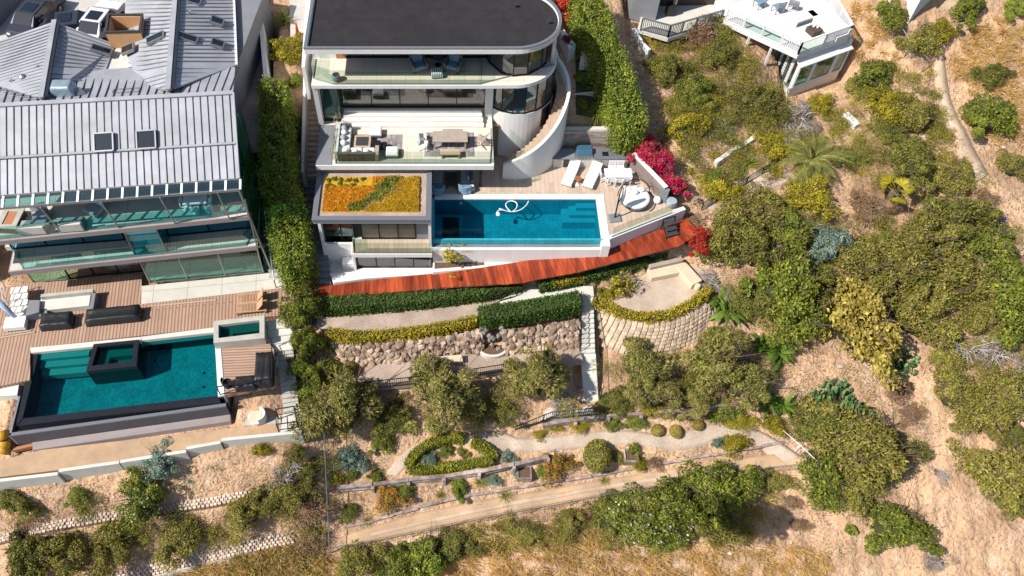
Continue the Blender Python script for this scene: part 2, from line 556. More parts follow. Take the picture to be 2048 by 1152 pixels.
# ================================================================= THE GROUND
CP = [(1250,20,4.2),(1350,60,3.0),(1500,120,3.0),(1580,185,.8),(1640,168,.7),(1700,150,1.3),(1800,0,6.2),(2048,0,6.0),(2048,200,2.5),(1900,200,2.0),(1800,300,.5),
 (1400,200,2.0),(1300,100,2.9),(1350,300,.3),(1450,380,-.8),(1600,400,-1.0),(1800,450,-1.6),(2048,400,-.7),(1420,470,-1.6),(1500,560,-3.0),
 (1700,600,-4.0),(1900,600,-3.6),(2048,600,-3.5),(1450,650,-4.3),(1350,720,-5.0),(1600,750,-5.6),(1800,800,-6.5),(2048,800,-6.2),(1700,900,-7.6),
 (1900,1000,-9.0),(2048,950,-8.4),(2048,1152,-10.9),(1700,1000,-8.9),(1600,1100,-10.4),(1400,1152,-11.1),(1250,690,-4.9),(1240,780,-5.9),
 (640,640,-3.3),(640,720,-4.7),(640,820,-6.0),(800,830,-6.2),(1000,830,-6.4),(1150,800,-6.2),(1300,800,-6.3),(1450,810,-6.7),(1560,830,-7.1),
 (700,930,-7.9),(780,940,-7.9),(900,890,-7.6),(1000,885,-7.55),(1100,882,-7.5),(1200,878,-7.45),(1300,885,-7.5),(1400,880,-7.5),(1500,865,-7.5),(1580,905,-7.9),
 (1100,902,-7.75),(960,935,-7.9),(840,945,-7.95),(1300,910,-7.9),(1450,895,-7.8),
 (700,1000,-9.0),(900,965,-8.75),(1100,935,-8.5),(1300,925,-8.3),(1500,905,-8.1),
 (720,1060,-9.75),(860,1030,-9.55),(1000,1005,-9.35),(1300,950,-8.75),(1550,920,-8.35),(700,1110,-10.5),(1000,1070,-10.3),(1300,1010,-9.8),(1500,970,-9.2),
 (1000,1152,-11.4),(700,1152,-11.1),(1200,1120,-11),
 (300,900,-5.0),(30,930,-5.05),(540,860,-4.95),(0,990,-6.3),(300,960,-6.1),(600,900,-6.0),(0,1050,-7.7),(300,1030,-7.7),(600,980,-7.8),
 (0,1100,-8.6),(300,1080,-8.8),(560,1040,-8.7),(0,1152,-9.8),(300,1140,-9.9),(600,1090,-9.9),(600,1152,-11),
 (100,30,4.9),(300,30,5),(0,60,4.9),(500,60,4.6),(500,280,3.6),(560,20,5.2),(560,110,5.0),(570,200,3.4),(560,330,1.4),(580,450,-1.0),(610,560,-2.9),(625,330,.4),(640,440,-1.2),
 (1150,140,4.0),(1180,200,2.6),(1200,250,1.7),(1240,290,1.0),(1130,60,5.0),(1200,60,5.0),(1290,300,.3),(1330,390,-.4),(1400,480,-1.8),
 (-150,600,-3.2),(-150,900,-5.8),(-150,1152,-9.8),(-200,0,5),(-200,300,1),(2250,0,6),(2250,400,-.8),(2250,800,-6.2),(2250,1152,-11)]
cpw = [P(*c) for c in CP]
far = [Vector(v) for v in [(-70,-10,-20),(0,-10,-22),(70,-10,-22),(-80,25,-6),(90,25,-7),(-80,70,12),(0,75,12),(90,75,14),(0,57,7.5),(30,57,8.5),(-30,57,6),(-80,45,4),(90,45,4)]]
cpw += far
A_ = np.array([[p.x, p.y] for p in cpw])
Z_ = np.array([p.z for p in cpw])
D_ = np.linalg.norm(A_[:, None] - A_[None], axis=2)
n_ = len(A_)
Kq = np.zeros((n_ + 3, n_ + 3))
Kq[:n_, :n_] = -D_ - np.eye(n_) * .12
Kq[:n_, n_] = 1
Kq[:n_, n_ + 1:] = A_
Kq[n_:, :n_] = Kq[:n_, n_:].T
W_ = np.linalg.solve(Kq, np.concatenate([Z_, [0, 0, 0]]))
gx = np.concatenate([np.arange(-80, -33, 3.0), np.arange(-33, 45, .3), np.arange(45, 93, 3.0)])
gy = np.concatenate([np.arange(-10, 11, 1.5), np.arange(11, 55, .3), np.arange(55, 78, 2.0)])
GX, GY = np.meshgrid(gx, gy)
pts_ = np.stack([GX.ravel(), GY.ravel()], 1)
GZ = np.zeros(len(pts_))
for i in range(0, len(pts_), 20000):
 q = pts_[i:i + 20000]
 GZ[i:i + 20000] = -np.linalg.norm(q[:, None] - A_[None], axis=2) @ W_[:n_] + W_[n_] + q @ W_[n_ + 1:]
GZ = GZ.reshape(GX.shape)
rough_ = np.array([noise.fractal(Vector((x * .55, y * .55, 3)), .8, 2.1, 5) for x, y in pts_]).reshape(GX.shape)
rill_ = np.array([noise.noise(Vector((x * 1.5, y * .35, 9))) for x, y in pts_]).reshape(GX.shape)
GZ += .13 * rough_ + .06 * rill_ - np.clip((GX - 17) / 4, 0, 1) * np.clip((26 - GY) / 4, 0, 1) * .45 * np.abs(rill_) ** .6
def polymask(poly, grow):
 poly = [(p[0], p[1]) for p in poly]
 x0, x1 = min(p[0] for p in poly) - 1, max(p[0] for p in poly) + 1
 y0, y1 = min(p[1] for p in poly) - 1, max(p[1] for p in poly) + 1
 box = (GX > x0) & (GX < x1) & (GY > y0) & (GY < y1)
 X, Y = GX[box], GY[box]
 ins = np.zeros(X.shape, bool)
 dist = np.full(X.shape, 1e9)
 n = len(poly)
 for i in range(n):
  ax, ay = poly[i]
  bx, by = poly[(i + 1) % n]
  c = ((ay > Y) != (by > Y)) & (X < (bx - ax) * (Y - ay) / (by - ay + 1e-12) + ax)
  ins ^= c
  l2 = (bx - ax) ** 2 + (by - ay) ** 2 + 1e-12
  t = np.clip(((X - ax) * (bx - ax) + (Y - ay) * (by - ay)) / l2, 0, 1)
  dist = np.minimum(dist, np.hypot(X - ax - t * (bx - ax), Y - ay - t * (by - ay)))
 m = np.zeros(GX.shape, bool)
 m[box] = ins | (dist < grow)
 return m
def cut(poly, z, grow=.36):
 """the ground is dug to z under a built thing"""
 m = polymask(poly, grow)
 GZ[m] = np.minimum(GZ[m], z)
def px(pts, z):
 return [P2(x, y, z) for x, y in pts]
def G(x, y):
 i = min(max(int(np.searchsorted(gx, x)) - 1, 0), len(gx) - 2)
 j = min(max(int(np.searchsorted(gy, y)) - 1, 0), len(gy) - 2)
 u = (x - gx[i]) / (gx[i + 1] - gx[i])
 v = (y - gy[j]) / (gy[j + 1] - gy[j])
 return float((GZ[j, i] * (1 - u) + GZ[j, i + 1] * u) * (1 - v) + (GZ[j + 1, i] * (1 - u) + GZ[j + 1, i + 1] * u) * v)
def onground(x, y, dh=0.0):
 """first point along the pixel's ray that is dh above the ground"""
 z = 14.0
 while z > -25:
  p = P(x, y, z)
  if G(p.x, p.y) + dh >= z:
   break
  z -= .25
 lo, hi = z, z + .25
 for _ in range(10):
  mid = (lo + hi) / 2
  p = P(x, y, mid)
  if G(p.x, p.y) + dh >= mid:
   lo = mid
  else:
   hi = mid
 return P(x, y, hi)
# --- built levels (outlines read from the photograph at their own elevation)
HOUSE_PLAN = [(-8.4, 40.2), (3.2, 40.2), (6.2, 41), (6.6, 43), (3.8, 52), (-8.4, 52)]
DECK0 = [(-1.15, 40.3), (-1.15, 36.2), (9.9, 36.2), (9.75, 32.85)] + px([(1366, 421), (1344, 398), (1256, 300)], 0) + [(7.4, 40.7), (7.0, 39.6), (6.3, 40.3), (3.4, 40.3)]
POOL = [(-1.3, 36.35), (9.9, 36.35), (9.9, 32.5), (-1.3, 32.5)]
PAV = [(-8.4, 36.3), (-1.15, 36.3), (-1.15, 32.0), (-8.2, 32.0)]
LH_DECK = px([(-90, 585), (60, 565), (283, 548), (545, 545), (600, 575), (605, 640), (560, 640), (545, 690), (548, 775), (440, 795), (440, 655), (60, 705), (-90, 720)], -3)
LH_POOL = px([(50, 700), (436, 660), (446, 815), (10, 872)], -3)
LH_BODY = [tuple(P(-60, 500, 0).xy), (-12.0, 33.4), (-12.2, 49), (-32, 49)]
GRAVEL1 = px([(636, 626), (700, 630), (860, 617), (965, 602), (1005, 596), (1012, 610), (952, 640), (880, 655), (760, 670), (660, 670), (632, 650)], -3.25)
GRAVEL2 = px([(712, 758), (742, 727), (880, 714), (965, 703), (1060, 706), (1160, 690), (1166, 722), (1010, 742), (880, 762), (722, 779)], -4.85)
SAND = px([(1188, 590), (1200, 578), (1290, 548), (1392, 527), (1424, 560), (1404, 596), (1355, 622), (1290, 634), (1235, 618), (1195, 604)], -3.0)
DIRT = px([(-90, 945), (80, 900), (472, 855), (560, 845), (600, 868), (440, 884), (240, 925), (-90, 965)], -4.95)
cut(HOUSE_PLAN, -.4)
cut(px([(-120, -60), (262, -60), (262, 60), (235, 100), (100, 60), (-120, 150)], 4.9), 4.6)
cut(px([(535, -40), (615, -40), (618, 30), (605, 110), (540, 110)], 5.0), 4.75, .2)
cut([(12.8, 48.4), (15.2, 47.4), (19.4, 49.2), (19.4, 56), (12.8, 56)], 3.4)
cut(px([(1108, -30), (1132, -30), (1190, 80), (1184, 124), (1130, 128), (1112, 60)], 4.6), 4.3)
cut([(24.0, 45.1), (28.4, 47.1), (27.8, 53), (23.2, 53)], .4)
cut(DECK0, -.35)
cut(POOL, -2.3, .2)
cut(PAV, -2.75)
cut(LH_DECK, -3.4)
cut(LH_POOL, -5.3, .4)
cut(LH_BODY, -3.4)
cut(GRAVEL1, -3.4)
cut(GRAVEL2, -5.0)
cut(SAND, -3.15)
cut(DIRT, -5.05)
BOARD_BACK = [(618, 574), (664, 570), (730, 561), (865, 547), (960, 535), (1050, 522), (1110, 512), (1206, 500), (1240, 486), (1300, 466), (1374, 437)]
BOARD_FRONT = [(612, 604), (640, 598), (700, 591), (800, 583), (900, 574), (1045, 566), (1070, 560), (1150, 546), (1250, 520), (1360, 492), (1398, 464)]
def bz(x):
 return -2.55 + (x - 640) / 740 * 1.85
BB = [P(x, y, bz(x)) for x, y in BOARD_BACK]
BFr = [P(x, y, bz(x)) for x, y in BOARD_FRONT]
for i in range(len(BB) - 1):
 cut([BB[i].xy, BB[i + 1].xy, BFr[i + 1].xy, BFr[i].xy], min(BB[i].z, BB[i + 1].z) - .25)
# garden stair and side passages
cut(px([(1150, 590), (1190, 585), (1192, 640), (1152, 650)], -3.6), -4.2, .2)
cut(px([(1150, 640), (1192, 640), (1196, 700), (1155, 705)], -4.6), -5.1, .2)
cut(px([(1155, 700), (1197, 700), (1205, 830), (1160, 830)], -6), -6.3, .25)
cut(px([(600, 330), (640, 330), (662, 565), (625, 575)], -1), -3.4, .1)
cut([(-9.6, 46), (-8.3, 46), (-8.3, 38), (-9.6, 38)], -.6, .1)
cut(px([(470, -10), (528, -10), (540, 290), (478, 290)], 4.2), 3.9, .2)
cut(px([(470, 280), (530, 280), (600, 580), (540, 580)], 0), -3.4, .2)
me = bpy.data.meshes.new('hillside')
nx, ny = len(gx), len(gy)
vs_ = np.stack([GX.ravel(), GY.ravel(), GZ.ravel()], 1).astype(np.float32)
ii = (np.arange(ny - 1)[:, None] * nx + np.arange(nx - 1)[None]).ravel()
fs_ = np.stack([ii, ii + 1, ii + nx + 1, ii + nx], 1)
me.from_pydata(vs_.tolist(), [], fs_.tolist())
me.shade_smooth()
hill = bpy.data.objects.new('hillside', me)
COL.objects.link(hill)
tag(hill, 'dry sandy hillside sloping down below the houses', 'hillside', None, 'structure')
# soil: pale sand, tan crust, brown litter, pebbles
ms = mat('soil', (.57, .37, .228), .95, 0, .22, .9, 1.0, 3.5, col2=(.4, .26, .165), spec=.1)
nt = ms.node_tree
for n in nt.nodes:
 if n.type == 'BUMP':
  n.inputs['Distance'].default_value = .22
b = nt.nodes['Principled BSDF']
src = b.inputs['Base Color'].links[0].from_socket
geo = nt.nodes.new('ShaderNodeNewGeometry')
def soil_layer(src, col, scale, lo, hi, detail=8, rough=.7):
 nz = nt.nodes.new('ShaderNodeTexNoise')
 nz.inputs['Scale'].default_value = scale
 nz.inputs['Detail'].default_value = detail
 nz.inputs['Roughness'].default_value = rough
 nt.links.new(geo.outputs['Position'], nz.inputs['Vector'])
 mr = nt.nodes.new('ShaderNodeMapRange')
 mr.inputs[1].default_value = lo
 mr.inputs[2].default_value = hi
 nt.links.new(nz.outputs[0], mr.inputs[0])
 mx = nt.nodes.new('ShaderNodeMix')
 mx.data_type = 'RGBA'
 nt.links.new(mr.outputs[0], mx.inputs[0])
 nt.links.new(src, mx.inputs[6])
 mx.inputs[7].default_value = (*col, 1)
 return mx.outputs[2]
src = soil_layer(src, (.27, .16, .09), .4, .53, .68)
src = soil_layer(src, (.68, .5, .36), .8, .52, .7)
src = soil_layer(src, (.17, .1, .055), 5, .56, .66)
src = soil_layer(src, (.14, .08, .045), 11, .6, .68)
src = soil_layer(src, (.62, .5, .4), 14, .68, .74)
nt.links.new(src, b.inputs['Base Color'])
me.materials.append(ms)
# --- soft surfaces of the garden
mg = mat('gravel', (.43, .335, .27), .95, 0, .16, 1.2, .9, 30, col2=(.35, .27, .215), spec=.1)
mat('gravel_pale', (.52, .42, .33), .95, 0, .16, 1.2, .8, 28, col2=(.44, .345, .265), spec=.1)
mat('track_dirt', (.5, .34, .21), .95, 0, .2, .8, .7, 8, col2=(.42, .29, .19), spec=.1)
for gm in ('gravel', 'gravel_pale'):
 nt = M[gm].node_tree
 b = nt.nodes['Principled BSDF']
 src = b.inputs['Base Color'].links[0].from_socket
 geo = nt.nodes.new('ShaderNodeNewGeometry')
 src = soil_layer(src, (.2, .14, .11), 17, .58, .66, 3)
 src = soil_layer(src, (.7, .62, .54), 15, .6, .68, 3)
 nt.links.new(src, b.inputs['Base Color'])
setting('gravel_terrace', MB().prism(GRAVEL1, -3.7, -3.25), 'gravel', 'pale gravel walk between the long green hedge and the yellow hedge', 'gravel terrace')
setting('gravel_terrace', MB().prism(GRAVEL2, -5.3, -4.85), 'gravel', 'lower gravel terrace at the foot of the rough stone bank', 'gravel terrace')
setting('sand_terrace', MB().prism(SAND, -3.5, -3.0), 'gravel_pale', 'sandy seating terrace with the cream corner bench', 'sand terrace')
setting('dirt_terrace', MB().prism(DIRT, -6.4, -4.96), 'track_dirt', 'bare dirt strip below the dark infinity pool', 'dirt terrace')
def ribbon(name, up, lo, dz, m, label, cat, n=60, k=5, th=.25):
 a = smoothline([onground(x, y) for x, y in up], n)
 c = smoothline([onground(x, y) for x, y in lo], n)
 V, Fs = [], []
 for p, q in zip(a, c):
  for j in range(k):
   v = p.lerp(q, j / (k - 1))
   v.z = max(G(v.x, v.y) + dz, lerp(p.z, q.z, j / (k - 1)) + dz * .5)
   V.append(v)
 for i in range(n):
  z = Vector((0, 0, -th))
  V += [V[i * k] + z, V[i * k + k - 1] + z]
 for i in range(n - 1):
  for j in range(k - 1):
   s = i * k + j
   Fs.append((s, s + k, s + k + 1, s + 1))
  e = n * k + 2 * i
  Fs += [(i * k, e, e + 2, i * k + k), (i * k + k - 1, i * k + 2 * k - 1, e + 3, e + 1)]
 return setting(name, MB().add(V, Fs), m, label, cat, True)
ribbon('garden_path', [(770, 948), (800, 910), (838, 885), (872, 872), (940, 866), (1010, 864), (1036, 880), (1120, 872), (1200, 862), (1262, 861), (1330, 874), (1385, 861), (1430, 846), (1495, 850), (1540, 872), (1600, 912)],
  [(795, 952), (828, 917), (862, 896), (900, 888), (950, 884), (985, 892), (1010, 906), (1120, 902), (1200, 889), (1290, 890), (1350, 904), (1400, 895), (1440, 873), (1485, 874), (1520, 894), (1560, 930)], .05, 'gravel_pale',
  'curving pale gravel path through the lowest garden', 'path', 90)
ribbon('dirt_track', [(672, 1078), (800, 1035), (950, 1002), (1100, 978), (1300, 945), (1450, 922), (1560, 905), (1604, 916)],
  [(668, 1098), (800, 1073), (950, 1040), (1100, 1012), (1300, 978), (1450, 950), (1560, 938), (1612, 938)], .04, 'track_dirt', 'straight dirt track along the bottom fence', 'track', 70)
ribbon('drain_channel', [(740, 1068), (900, 1030), (1100, 990), (1300, 957), (1450, 933), (1540, 919)], [(740, 1075), (900, 1038), (1100, 999), (1300, 967), (1450, 943), (1540, 930)], .12, 'worn_concrete',
  'narrow worn concrete drain along the dirt track', 'drain', 50, 3)
ribbon('drain_channel', [(1900, 0), (1968, 10), (1925, 50), (1890, 90), (1885, 120), (1898, 200), (1935, 280), (1975, 350)], [(1880, 14), (1928, 36), (1892, 80), (1870, 112), (1867, 140), (1875, 216), (1908, 298), (1948, 368)], .13, 'worn_concrete',
  'cracked concrete drain winding down the right hillside', 'drain', 50, 3)
ribbon('sand_path', [(1405, 405), (1470, 365), (1540, 335), (1590, 345)], [(1425, 425), (1490, 400), (1560, 372), (1610, 365)], .05, 'gravel_pale', 'sandy path beside the low black railing under the palm', 'path', 24)
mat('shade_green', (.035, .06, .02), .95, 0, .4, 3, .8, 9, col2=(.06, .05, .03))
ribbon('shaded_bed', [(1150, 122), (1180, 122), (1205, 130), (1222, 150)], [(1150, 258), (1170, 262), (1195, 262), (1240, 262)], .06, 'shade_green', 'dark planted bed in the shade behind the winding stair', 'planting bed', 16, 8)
# ================================================================= THE WHITE HOUSE
def arc(c, r, a0, a1, n):
 return [(c[0] + r * math.cos(R(lerp(a0, a1, i / (n - 1)))), c[1] + r * math.sin(R(lerp(a0, a1, i / (n - 1))))) for i in range(n)]
def outline(d):
 """roof outline pulled in by d"""
 return [(-8.5 + d, 39.15 + d)] + arc((3.85, 42.0), 2.85 - d, -90, 90, 25) + [(3.85 - d, 44.85), (3.85 - d, 52 - d), (-8.5 + d, 52 - d)]
W = thing('modern_house', 'white modern house with dark flat roof and rounded glass corner', 'house', (-2, 42, 0))
rf = MB().prism(outline(.2), 9.4, 9.62).obj('roof', 'membrane', W)
MB().ring(outline(0), outline(.2), 9.36, 9.74).obj('fascia', 'white_render', W, bevel=.015)
MB().ring(outline(-.02), outline(.17), 9.742, 9.8).obj('parapet_cap', 'cap_grey', rf)
MB().lathe([(.06, 0), (.06, .25), (.09, .25), (.09, .3)], (5.9, 41.6, 9.62), 8).obj('vent_pipe', 'charcoal', rf)
MB().lathe([(.07, 0), (.07, .2), (.1, .2), (.1, .26)], (4.0, 43.2, 9.62), 8).obj('vent_pipe', 'charcoal', rf)
# upper storey
up = [(-8.45, 39.2), (1.95, 39.2)] + arc((3.95, 42.0), 2.78, -85, 60, 20) + [(3.9, 52), (-8.45, 52)]
sl = MB().prism(up, 6.7, 6.98).obj('balcony_slab', 'white_render', W, bevel=.015)
MB().prism([(-8.35, 39.3), (1.95, 39.3)] + arc((3.95, 42.0), 2.66, -85, 60, 20) + [(3.9, 51.9), (-8.35, 51.9)], 6.981, 6.995).obj('balcony_paving', 'terrace_tile', sl)
MB().box(-8.3, 3.85, 46.0, 46.2, 7, 9.36).obj('back_wall', 'interior_wood', W)
MB().box(-8.5, -8.3, 41.7, 51.9, 6.99, 9.36).obj('side_wall', 'white_render', W)
MB().box(-7.1, -6.5, 41.65, 41.85, 6.996, 9.36).obj('wall_pier', 'terracotta', W)
MB().box(-8.3, -7.1, 41.7, 41.82, 6.996, 9.36).obj('wall_pier', 'white_render', W)
MB().band(arc((4, 42), 2.55, -18, 88, 14), .2, 6.996, 9.36).obj('curved_wall', 'white_render', W, True)
UW = [(2.2, 42.14), (2.46, 41.24), (3.16, 40.3), (3.87, 40.0), (4.75, 40.12), (5.64, 40.79), (5.98, 41.24)]
def glazing(line, z0, z1, glass, parent, every=None, fw=.07, mull=None, kind='window_pane'):
 """a run of panes with posts and rails; one pane per segment"""
 for i, (a, b) in enumerate(zip(line, line[1:])):
  a, b = Vector((*a, 0)), Vector((*b, 0))
  d = (b - a).normalized()
  nrm = Vector((-d.y, d.x, 0))
  p = MB()
  p.hexa([(v.x, v.y, z0 + fw) for v in (a, b, b + nrm * .02, a + nrm * .02)], [(v.x, v.y, z1 - fw) for v in (a, b, b + nrm * .02, a + nrm * .02)])
  pane = p.obj(kind, glass, parent)
  f = MB()
  f.bar((a.x, a.y, z0 + fw / 2), (b.x, b.y, z0 + fw / 2), .09, fw)
  f.bar((a.x, a.y, z1 - fw / 2), (b.x, b.y, z1 - fw / 2), .09, fw)
  f.bar((a.x, a.y, z0), (a.x, a.y, z1), fw, .09)
  if i == len(line) - 2:
   f.bar((b.x, b.y, z0), (b.x, b.y, z1), fw, .09)
  f.obj('frame', mull or 'frame_dark', pane)
glazing(UW, 6.996, 9.36, 'glass_dark', W)
glazing([(lerp(-6.5, 2.2, i / 5), 41.75) for i in range(6)], 6.996, 9.36, 'glass_dark', W)
MB().box(3.3, 3.5, 41.5, 45.9, 7, 9.3).obj('partition', 'interior_wood', W)
MB().box(5.0, 5.15, 41.4, 43.8, 7, 8.9).obj('partition', 'plywood', W)
MB().cushion(3.8, 4.9, 42, 43.9, 7, 7.6, .12).obj('bed', 'cushion_white', W)
def rail(line, z, h, parent, seg=1.4, m='glass_rail', cap='steel_grey', name='glass_panel', th=.02):
 """glass balustrade: separate panes standing in a base shoe"""
 line = [Vector((p[0], p[1], z)) for p in line]
 L = sum((b - a).length for a, b in zip(line, line[1:]))
 n = max(2, int(round(L / seg)) + 1)
 q = resample(line, n)
 for a, b in zip(q, q[1:]):
  d = (b - a).normalized()
  a2, b2 = a + d * .012, b - d * .012
  nv = Vector((-d.y, d.x, 0)) * th
  pn = MB().hexa([a2, b2, b2 + nv, a2 + nv], [v + Vector((0, 0, h)) for v in (a2, b2, b2 + nv, a2 + nv)]).obj(name, m, parent)
 s = MB()
 for a, b in zip(q, q[1:]):
  s.bar(a + Vector((0, 0, .03)), b + Vector((0, 0, .03)), .06, .06)
 s.obj('rail_shoe', cap, parent)
rail([(-8.38, 41.6), (-8.38, 39.28), (1.9, 39.28)], 7.0, 1.05, W, 1.7)
rail([(1.95, 39.3)] + arc((3.95, 42.0), 2.72, -85, -20, 8), 7.0, .12, W, 4)
MB().box(1.86, 1.93, 39.28, 41.7, 7.0, 8.0).obj('balcony_divider', 'glass_rail', W)
# living storey
MB().prism([(-8.3, 40.58), (3.1, 40.58), (3.1, 46), (-8.3, 46)], 3.4, 3.85).obj('living_floor', 'interior_floor', W)
glazing([(-7.0, 40.7)] + [(lerp(-5.05, 2.25, i / 4), 40.7) for i in range(5)], 3.852, 6.7, 'glass_dark', W)
MB().box(-8.3, 3.3, 45.2, 45.4, 3.852, 6.7).obj('back_wall', 'interior_wood', W)
MB().hexa([(-8.5, 39.75, 3.2), (-8.2, 39.75, 3.2), (-8.2, 40.3, 3.2), (-8.5, 40.3, 3.2)], [(-8.45, 39.3, 6.7), (-8.15, 39.3, 6.7), (-8.15, 40.3, 6.7), (-8.45, 40.3, 6.7)]).obj('column', 'white_render', W)
glazing([(-8.15, 40.15), (-7.02, 40.15)], 3.2, 6.7, 'glass_green', W)
MB().box(-8.5, -8.3, 40.3, 51, -.3, 6.7).obj('side_wall', 'white_render', W)
MB().box(2.25, 2.75, 40.45, 41.0, 3.2, 6.7).obj('column', 'white_render', W)
rg = MB().box(-4.4, -1.2, 41.8, 43.8, 3.853, 3.87).obj('rug', 'rug_grey', W)
# terrace and its steps
ts = MB().prism([(-8.4, 36.15), (2.75, 36.15), (2.75, 40.56), (-8.4, 40.56)], 2.78, 3.18).obj('terrace_slab', 'white_render', W, bevel=.015)
MB().prism([(-8.3, 36.28), (2.65, 36.28), (2.65, 40.55), (-8.3, 40.55)], 3.181, 3.2).obj('terrace_paving', 'terrace_tile', ts)
for i in range(4):
 MB().box(-7.05 + .06 * i, 2.2 - .06 * i, 39.46 + .3 * i, 40.57, 3.2 + .165 * i, 3.2 + .165 * (i + 1) - .002).obj('step', 'off_white', W, bevel=.012)
rail([(-7.25, 39.4), (-7.25, 36.3), (2.62, 36.3), (2.62, 39.4)], 3.2, 1.05, W, 1.55)
MB().prism([(-8.38, 36.2), (-7.4, 36.2), (-7.4, 39.7), (-8.38, 39.7)], 3.2, 3.24).obj('side_ledge', 'grey_render', W)
# vine netting on the side of the terrace
vn = MB()
for i in range(26):
 y = random.uniform(36.4, 40.4)
 vn.bar((-7.35 + random.uniform(-.1, .1), y, 3.2 + random.uniform(0, .9)), (-7.35 + random.uniform(-.1, .1), y + random.uniform(.2, .5), 3.2 + random.uniform(.1, 1.2)), .03)
vn.obj('dry_vine', 'twig', W)
# ground storey under the terrace
MB().box(-1.2, 3.2, 40.1, 40.3, 0, 2.78).obj('back_wall', 'interior_wood', W)
MB().box(1.92, 2.08, 37.2, 37.5, 0.01, 2.78).obj('column', 'frame_dark', W)
MB().box(-8.4, -1.2, 36.4, 40.2, -.3, 2.77).obj('lower_wall', 'grey_render', W)
# round tower
TC, TR = (4.38, 42.43), 2.47
MB().prism(arc(TC, TR, 0, 345, 48), -.05, 3.9).obj('tower', 'white_render', W, False)
MB().prism(arc(TC, TR - .25, 0, 345, 36), 3.9, 3.96).obj('tower_floor', 'interior_floor', W)
MB().band(arc(TC, TR, -8, 120, 16), .2, 3.9, 6.7).obj('curved_wall', 'white_render', W, True)
glazing(arc(TC, TR - .05, -134, -8, 8), 3.9, 6.7, 'glass_dark', W)
MB().box(3.6, 3.72, 41.5, 44.4, 3.96, 6.6).obj('partition', 'interior_wood', W)
MB().box(4.3, 5.6, 42.2, 43.0, 3.97, 4.45).obj('daybed', 'cushion_grey', W)
da = -40
dc = arc(TC, TR + .02, da - 10, da + 10, 5)
MB().band(dc[::-1], .03, 2.25, 3.85).obj('tower_door', 'frame_dark', W)
# winding stair with its curved parapet
OUT = smoothline([(3.5, 38.0, 1.3), (4.5, 37.87, 1.95), (5.4, 38.02, 2.5), (6.2, 38.45, 3.05), (6.95, 39.12, 3.75), (7.45, 39.8, 4.6), (7.75, 40.8, 5.15), (7.72, 42.0, 5.3), (7.5, 43.0, 5.35), (7.1, 43.9, 5.4)], 40)
INN = [Vector((*p, 0)) for p in arc((4.2, 42.1), 2.72, -95, 35, 40)]
MB().band(OUT, .22, [-.02] * 40, [p.z for p in OUT]).obj('stair_parapet', 'white_render', W, False, .02)
nst = 24
for i in range(nst):
 t0, t1 = 39 * i / nst, 39 * (i + 1) / nst
 def at(L, t):
  k = min(38, int(t))
  return L[k].lerp(L[k + 1], t - k)
 z = at(OUT, t1).z - .72
 a, b_, c, d = at(INN, t0), at(OUT, t0), at(OUT, t1), at(INN, t1)
 mid = lambda o, q: o.lerp(q, .07)
 a, b_, c, d = mid(a, b_), b_.lerp(a, .1), c.lerp(d, .1), mid(d, c)
 poly = [(a.x, a.y), (b_.x, b_.y), (c.x, c.y), (d.x, d.y)]
 MB().prism(poly, max(-.02, z - .7), z).obj('step', 'teak', W)
# ---- side stair between hedge and house
SS = thing('side_stair', 'long narrow tan stair along the left wall of the white house', 'stair', (-9, 40, 0))
for i in range(24):
 y = 44.6 - i * .3
 z = 4.9 - i * .175
 MB().box(-9.42, -8.52, y - .3, y, z - .5, z).obj('tread', 'teak', SS)
MB().hexa([(-9.62, 37.0, -.3), (-9.43, 37.0, -.3), (-9.43, 45.6, 3), (-9.62, 45.6, 3)], [(-9.62, 37.0, 1.7), (-9.43, 37.0, 1.7), (-9.43, 45.6, 6.2), (-9.62, 45.6, 6.2)]).obj('side_parapet', 'off_white', SS)
MB().pipe([(-9.3, 44.8, 5.9), (-9.3, 38.0, 1.7)], .025).obj('handrail', 'cedar', SS)
LS = thing('lower_stair', 'shaded grey stair running down beside the green roofed pavilion', 'stair', (-9, 35, -1))
for i in range(17):
 t = i / 16
 p = P(lerp(607, 628, t), lerp(352, 556, t), lerp(.45, -2.5, t))
 q = P(lerp(638, 664, t), lerp(352, 556, t), lerp(.45, -2.5, t))
 MB().box(p.x, q.x - .04, p.y - .42, p.y + .02, p.z - .6, p.z).obj('tread', 'grey_render', LS)
MB().hexa([(-9.98, 38.5, -.6), (-9.8, 38.5, -.6), (-9.1, 30.6, -3.2), (-9.28, 30.6, -3.2)][::-1], [(-9.98, 38.5, .8), (-9.8, 38.5, .8), (-9.1, 30.6, -2.1), (-9.28, 30.6, -2.1)][::-1]).obj('side_parapet', 'grey_render', LS)
MB().box(-9.9, -8.5, 37.5, 38.9, -.4, .62).obj('landing', 'concrete', LS)
# ================================================================= POOL PAVILION WITH GREEN ROOF
V = thing('pool_pavilion', 'low white pavilion with planted orange and green roof beside the pool', 'pavilion', (-4.8, 34, -2.4))
def rect(d, x0=-8.4, x1=-1.15, y0=32.38, y1=36.9):
 return [(x0 + d, y0 + d), (x1 - d, y0 + d), (x1 - d, y1 - d), (x0 + d, y1 - d)]
MB().prism(rect(.08), 1.95, 2.16).obj('roof_slab', 'white_render', V, bevel=.01)
MB().ring(rect(0), rect(.33), 2.162, 2.4).obj('parapet', 'cap_grey', V)
MB().prism(rect(.33), 2.162, 2.27).obj('gravel_border', 'gravel', V)
mat('sedum_bed', (.5, .26, .012), .95, 0, .3, 3, .9, 12, col2=(.42, .28, .012))
bed = MB().prism([(-7.85, 33.1), (-1.9, 33.1), (-1.9, 36.0), (-7.85, 36.0)], 2.27, 2.32).obj('planting_bed', 'sedum_bed', V)
MB().box(-8.2, -1.35, 33.45, 33.6, -.5, 1.95).obj('back_wall', 'interior_dark', V)
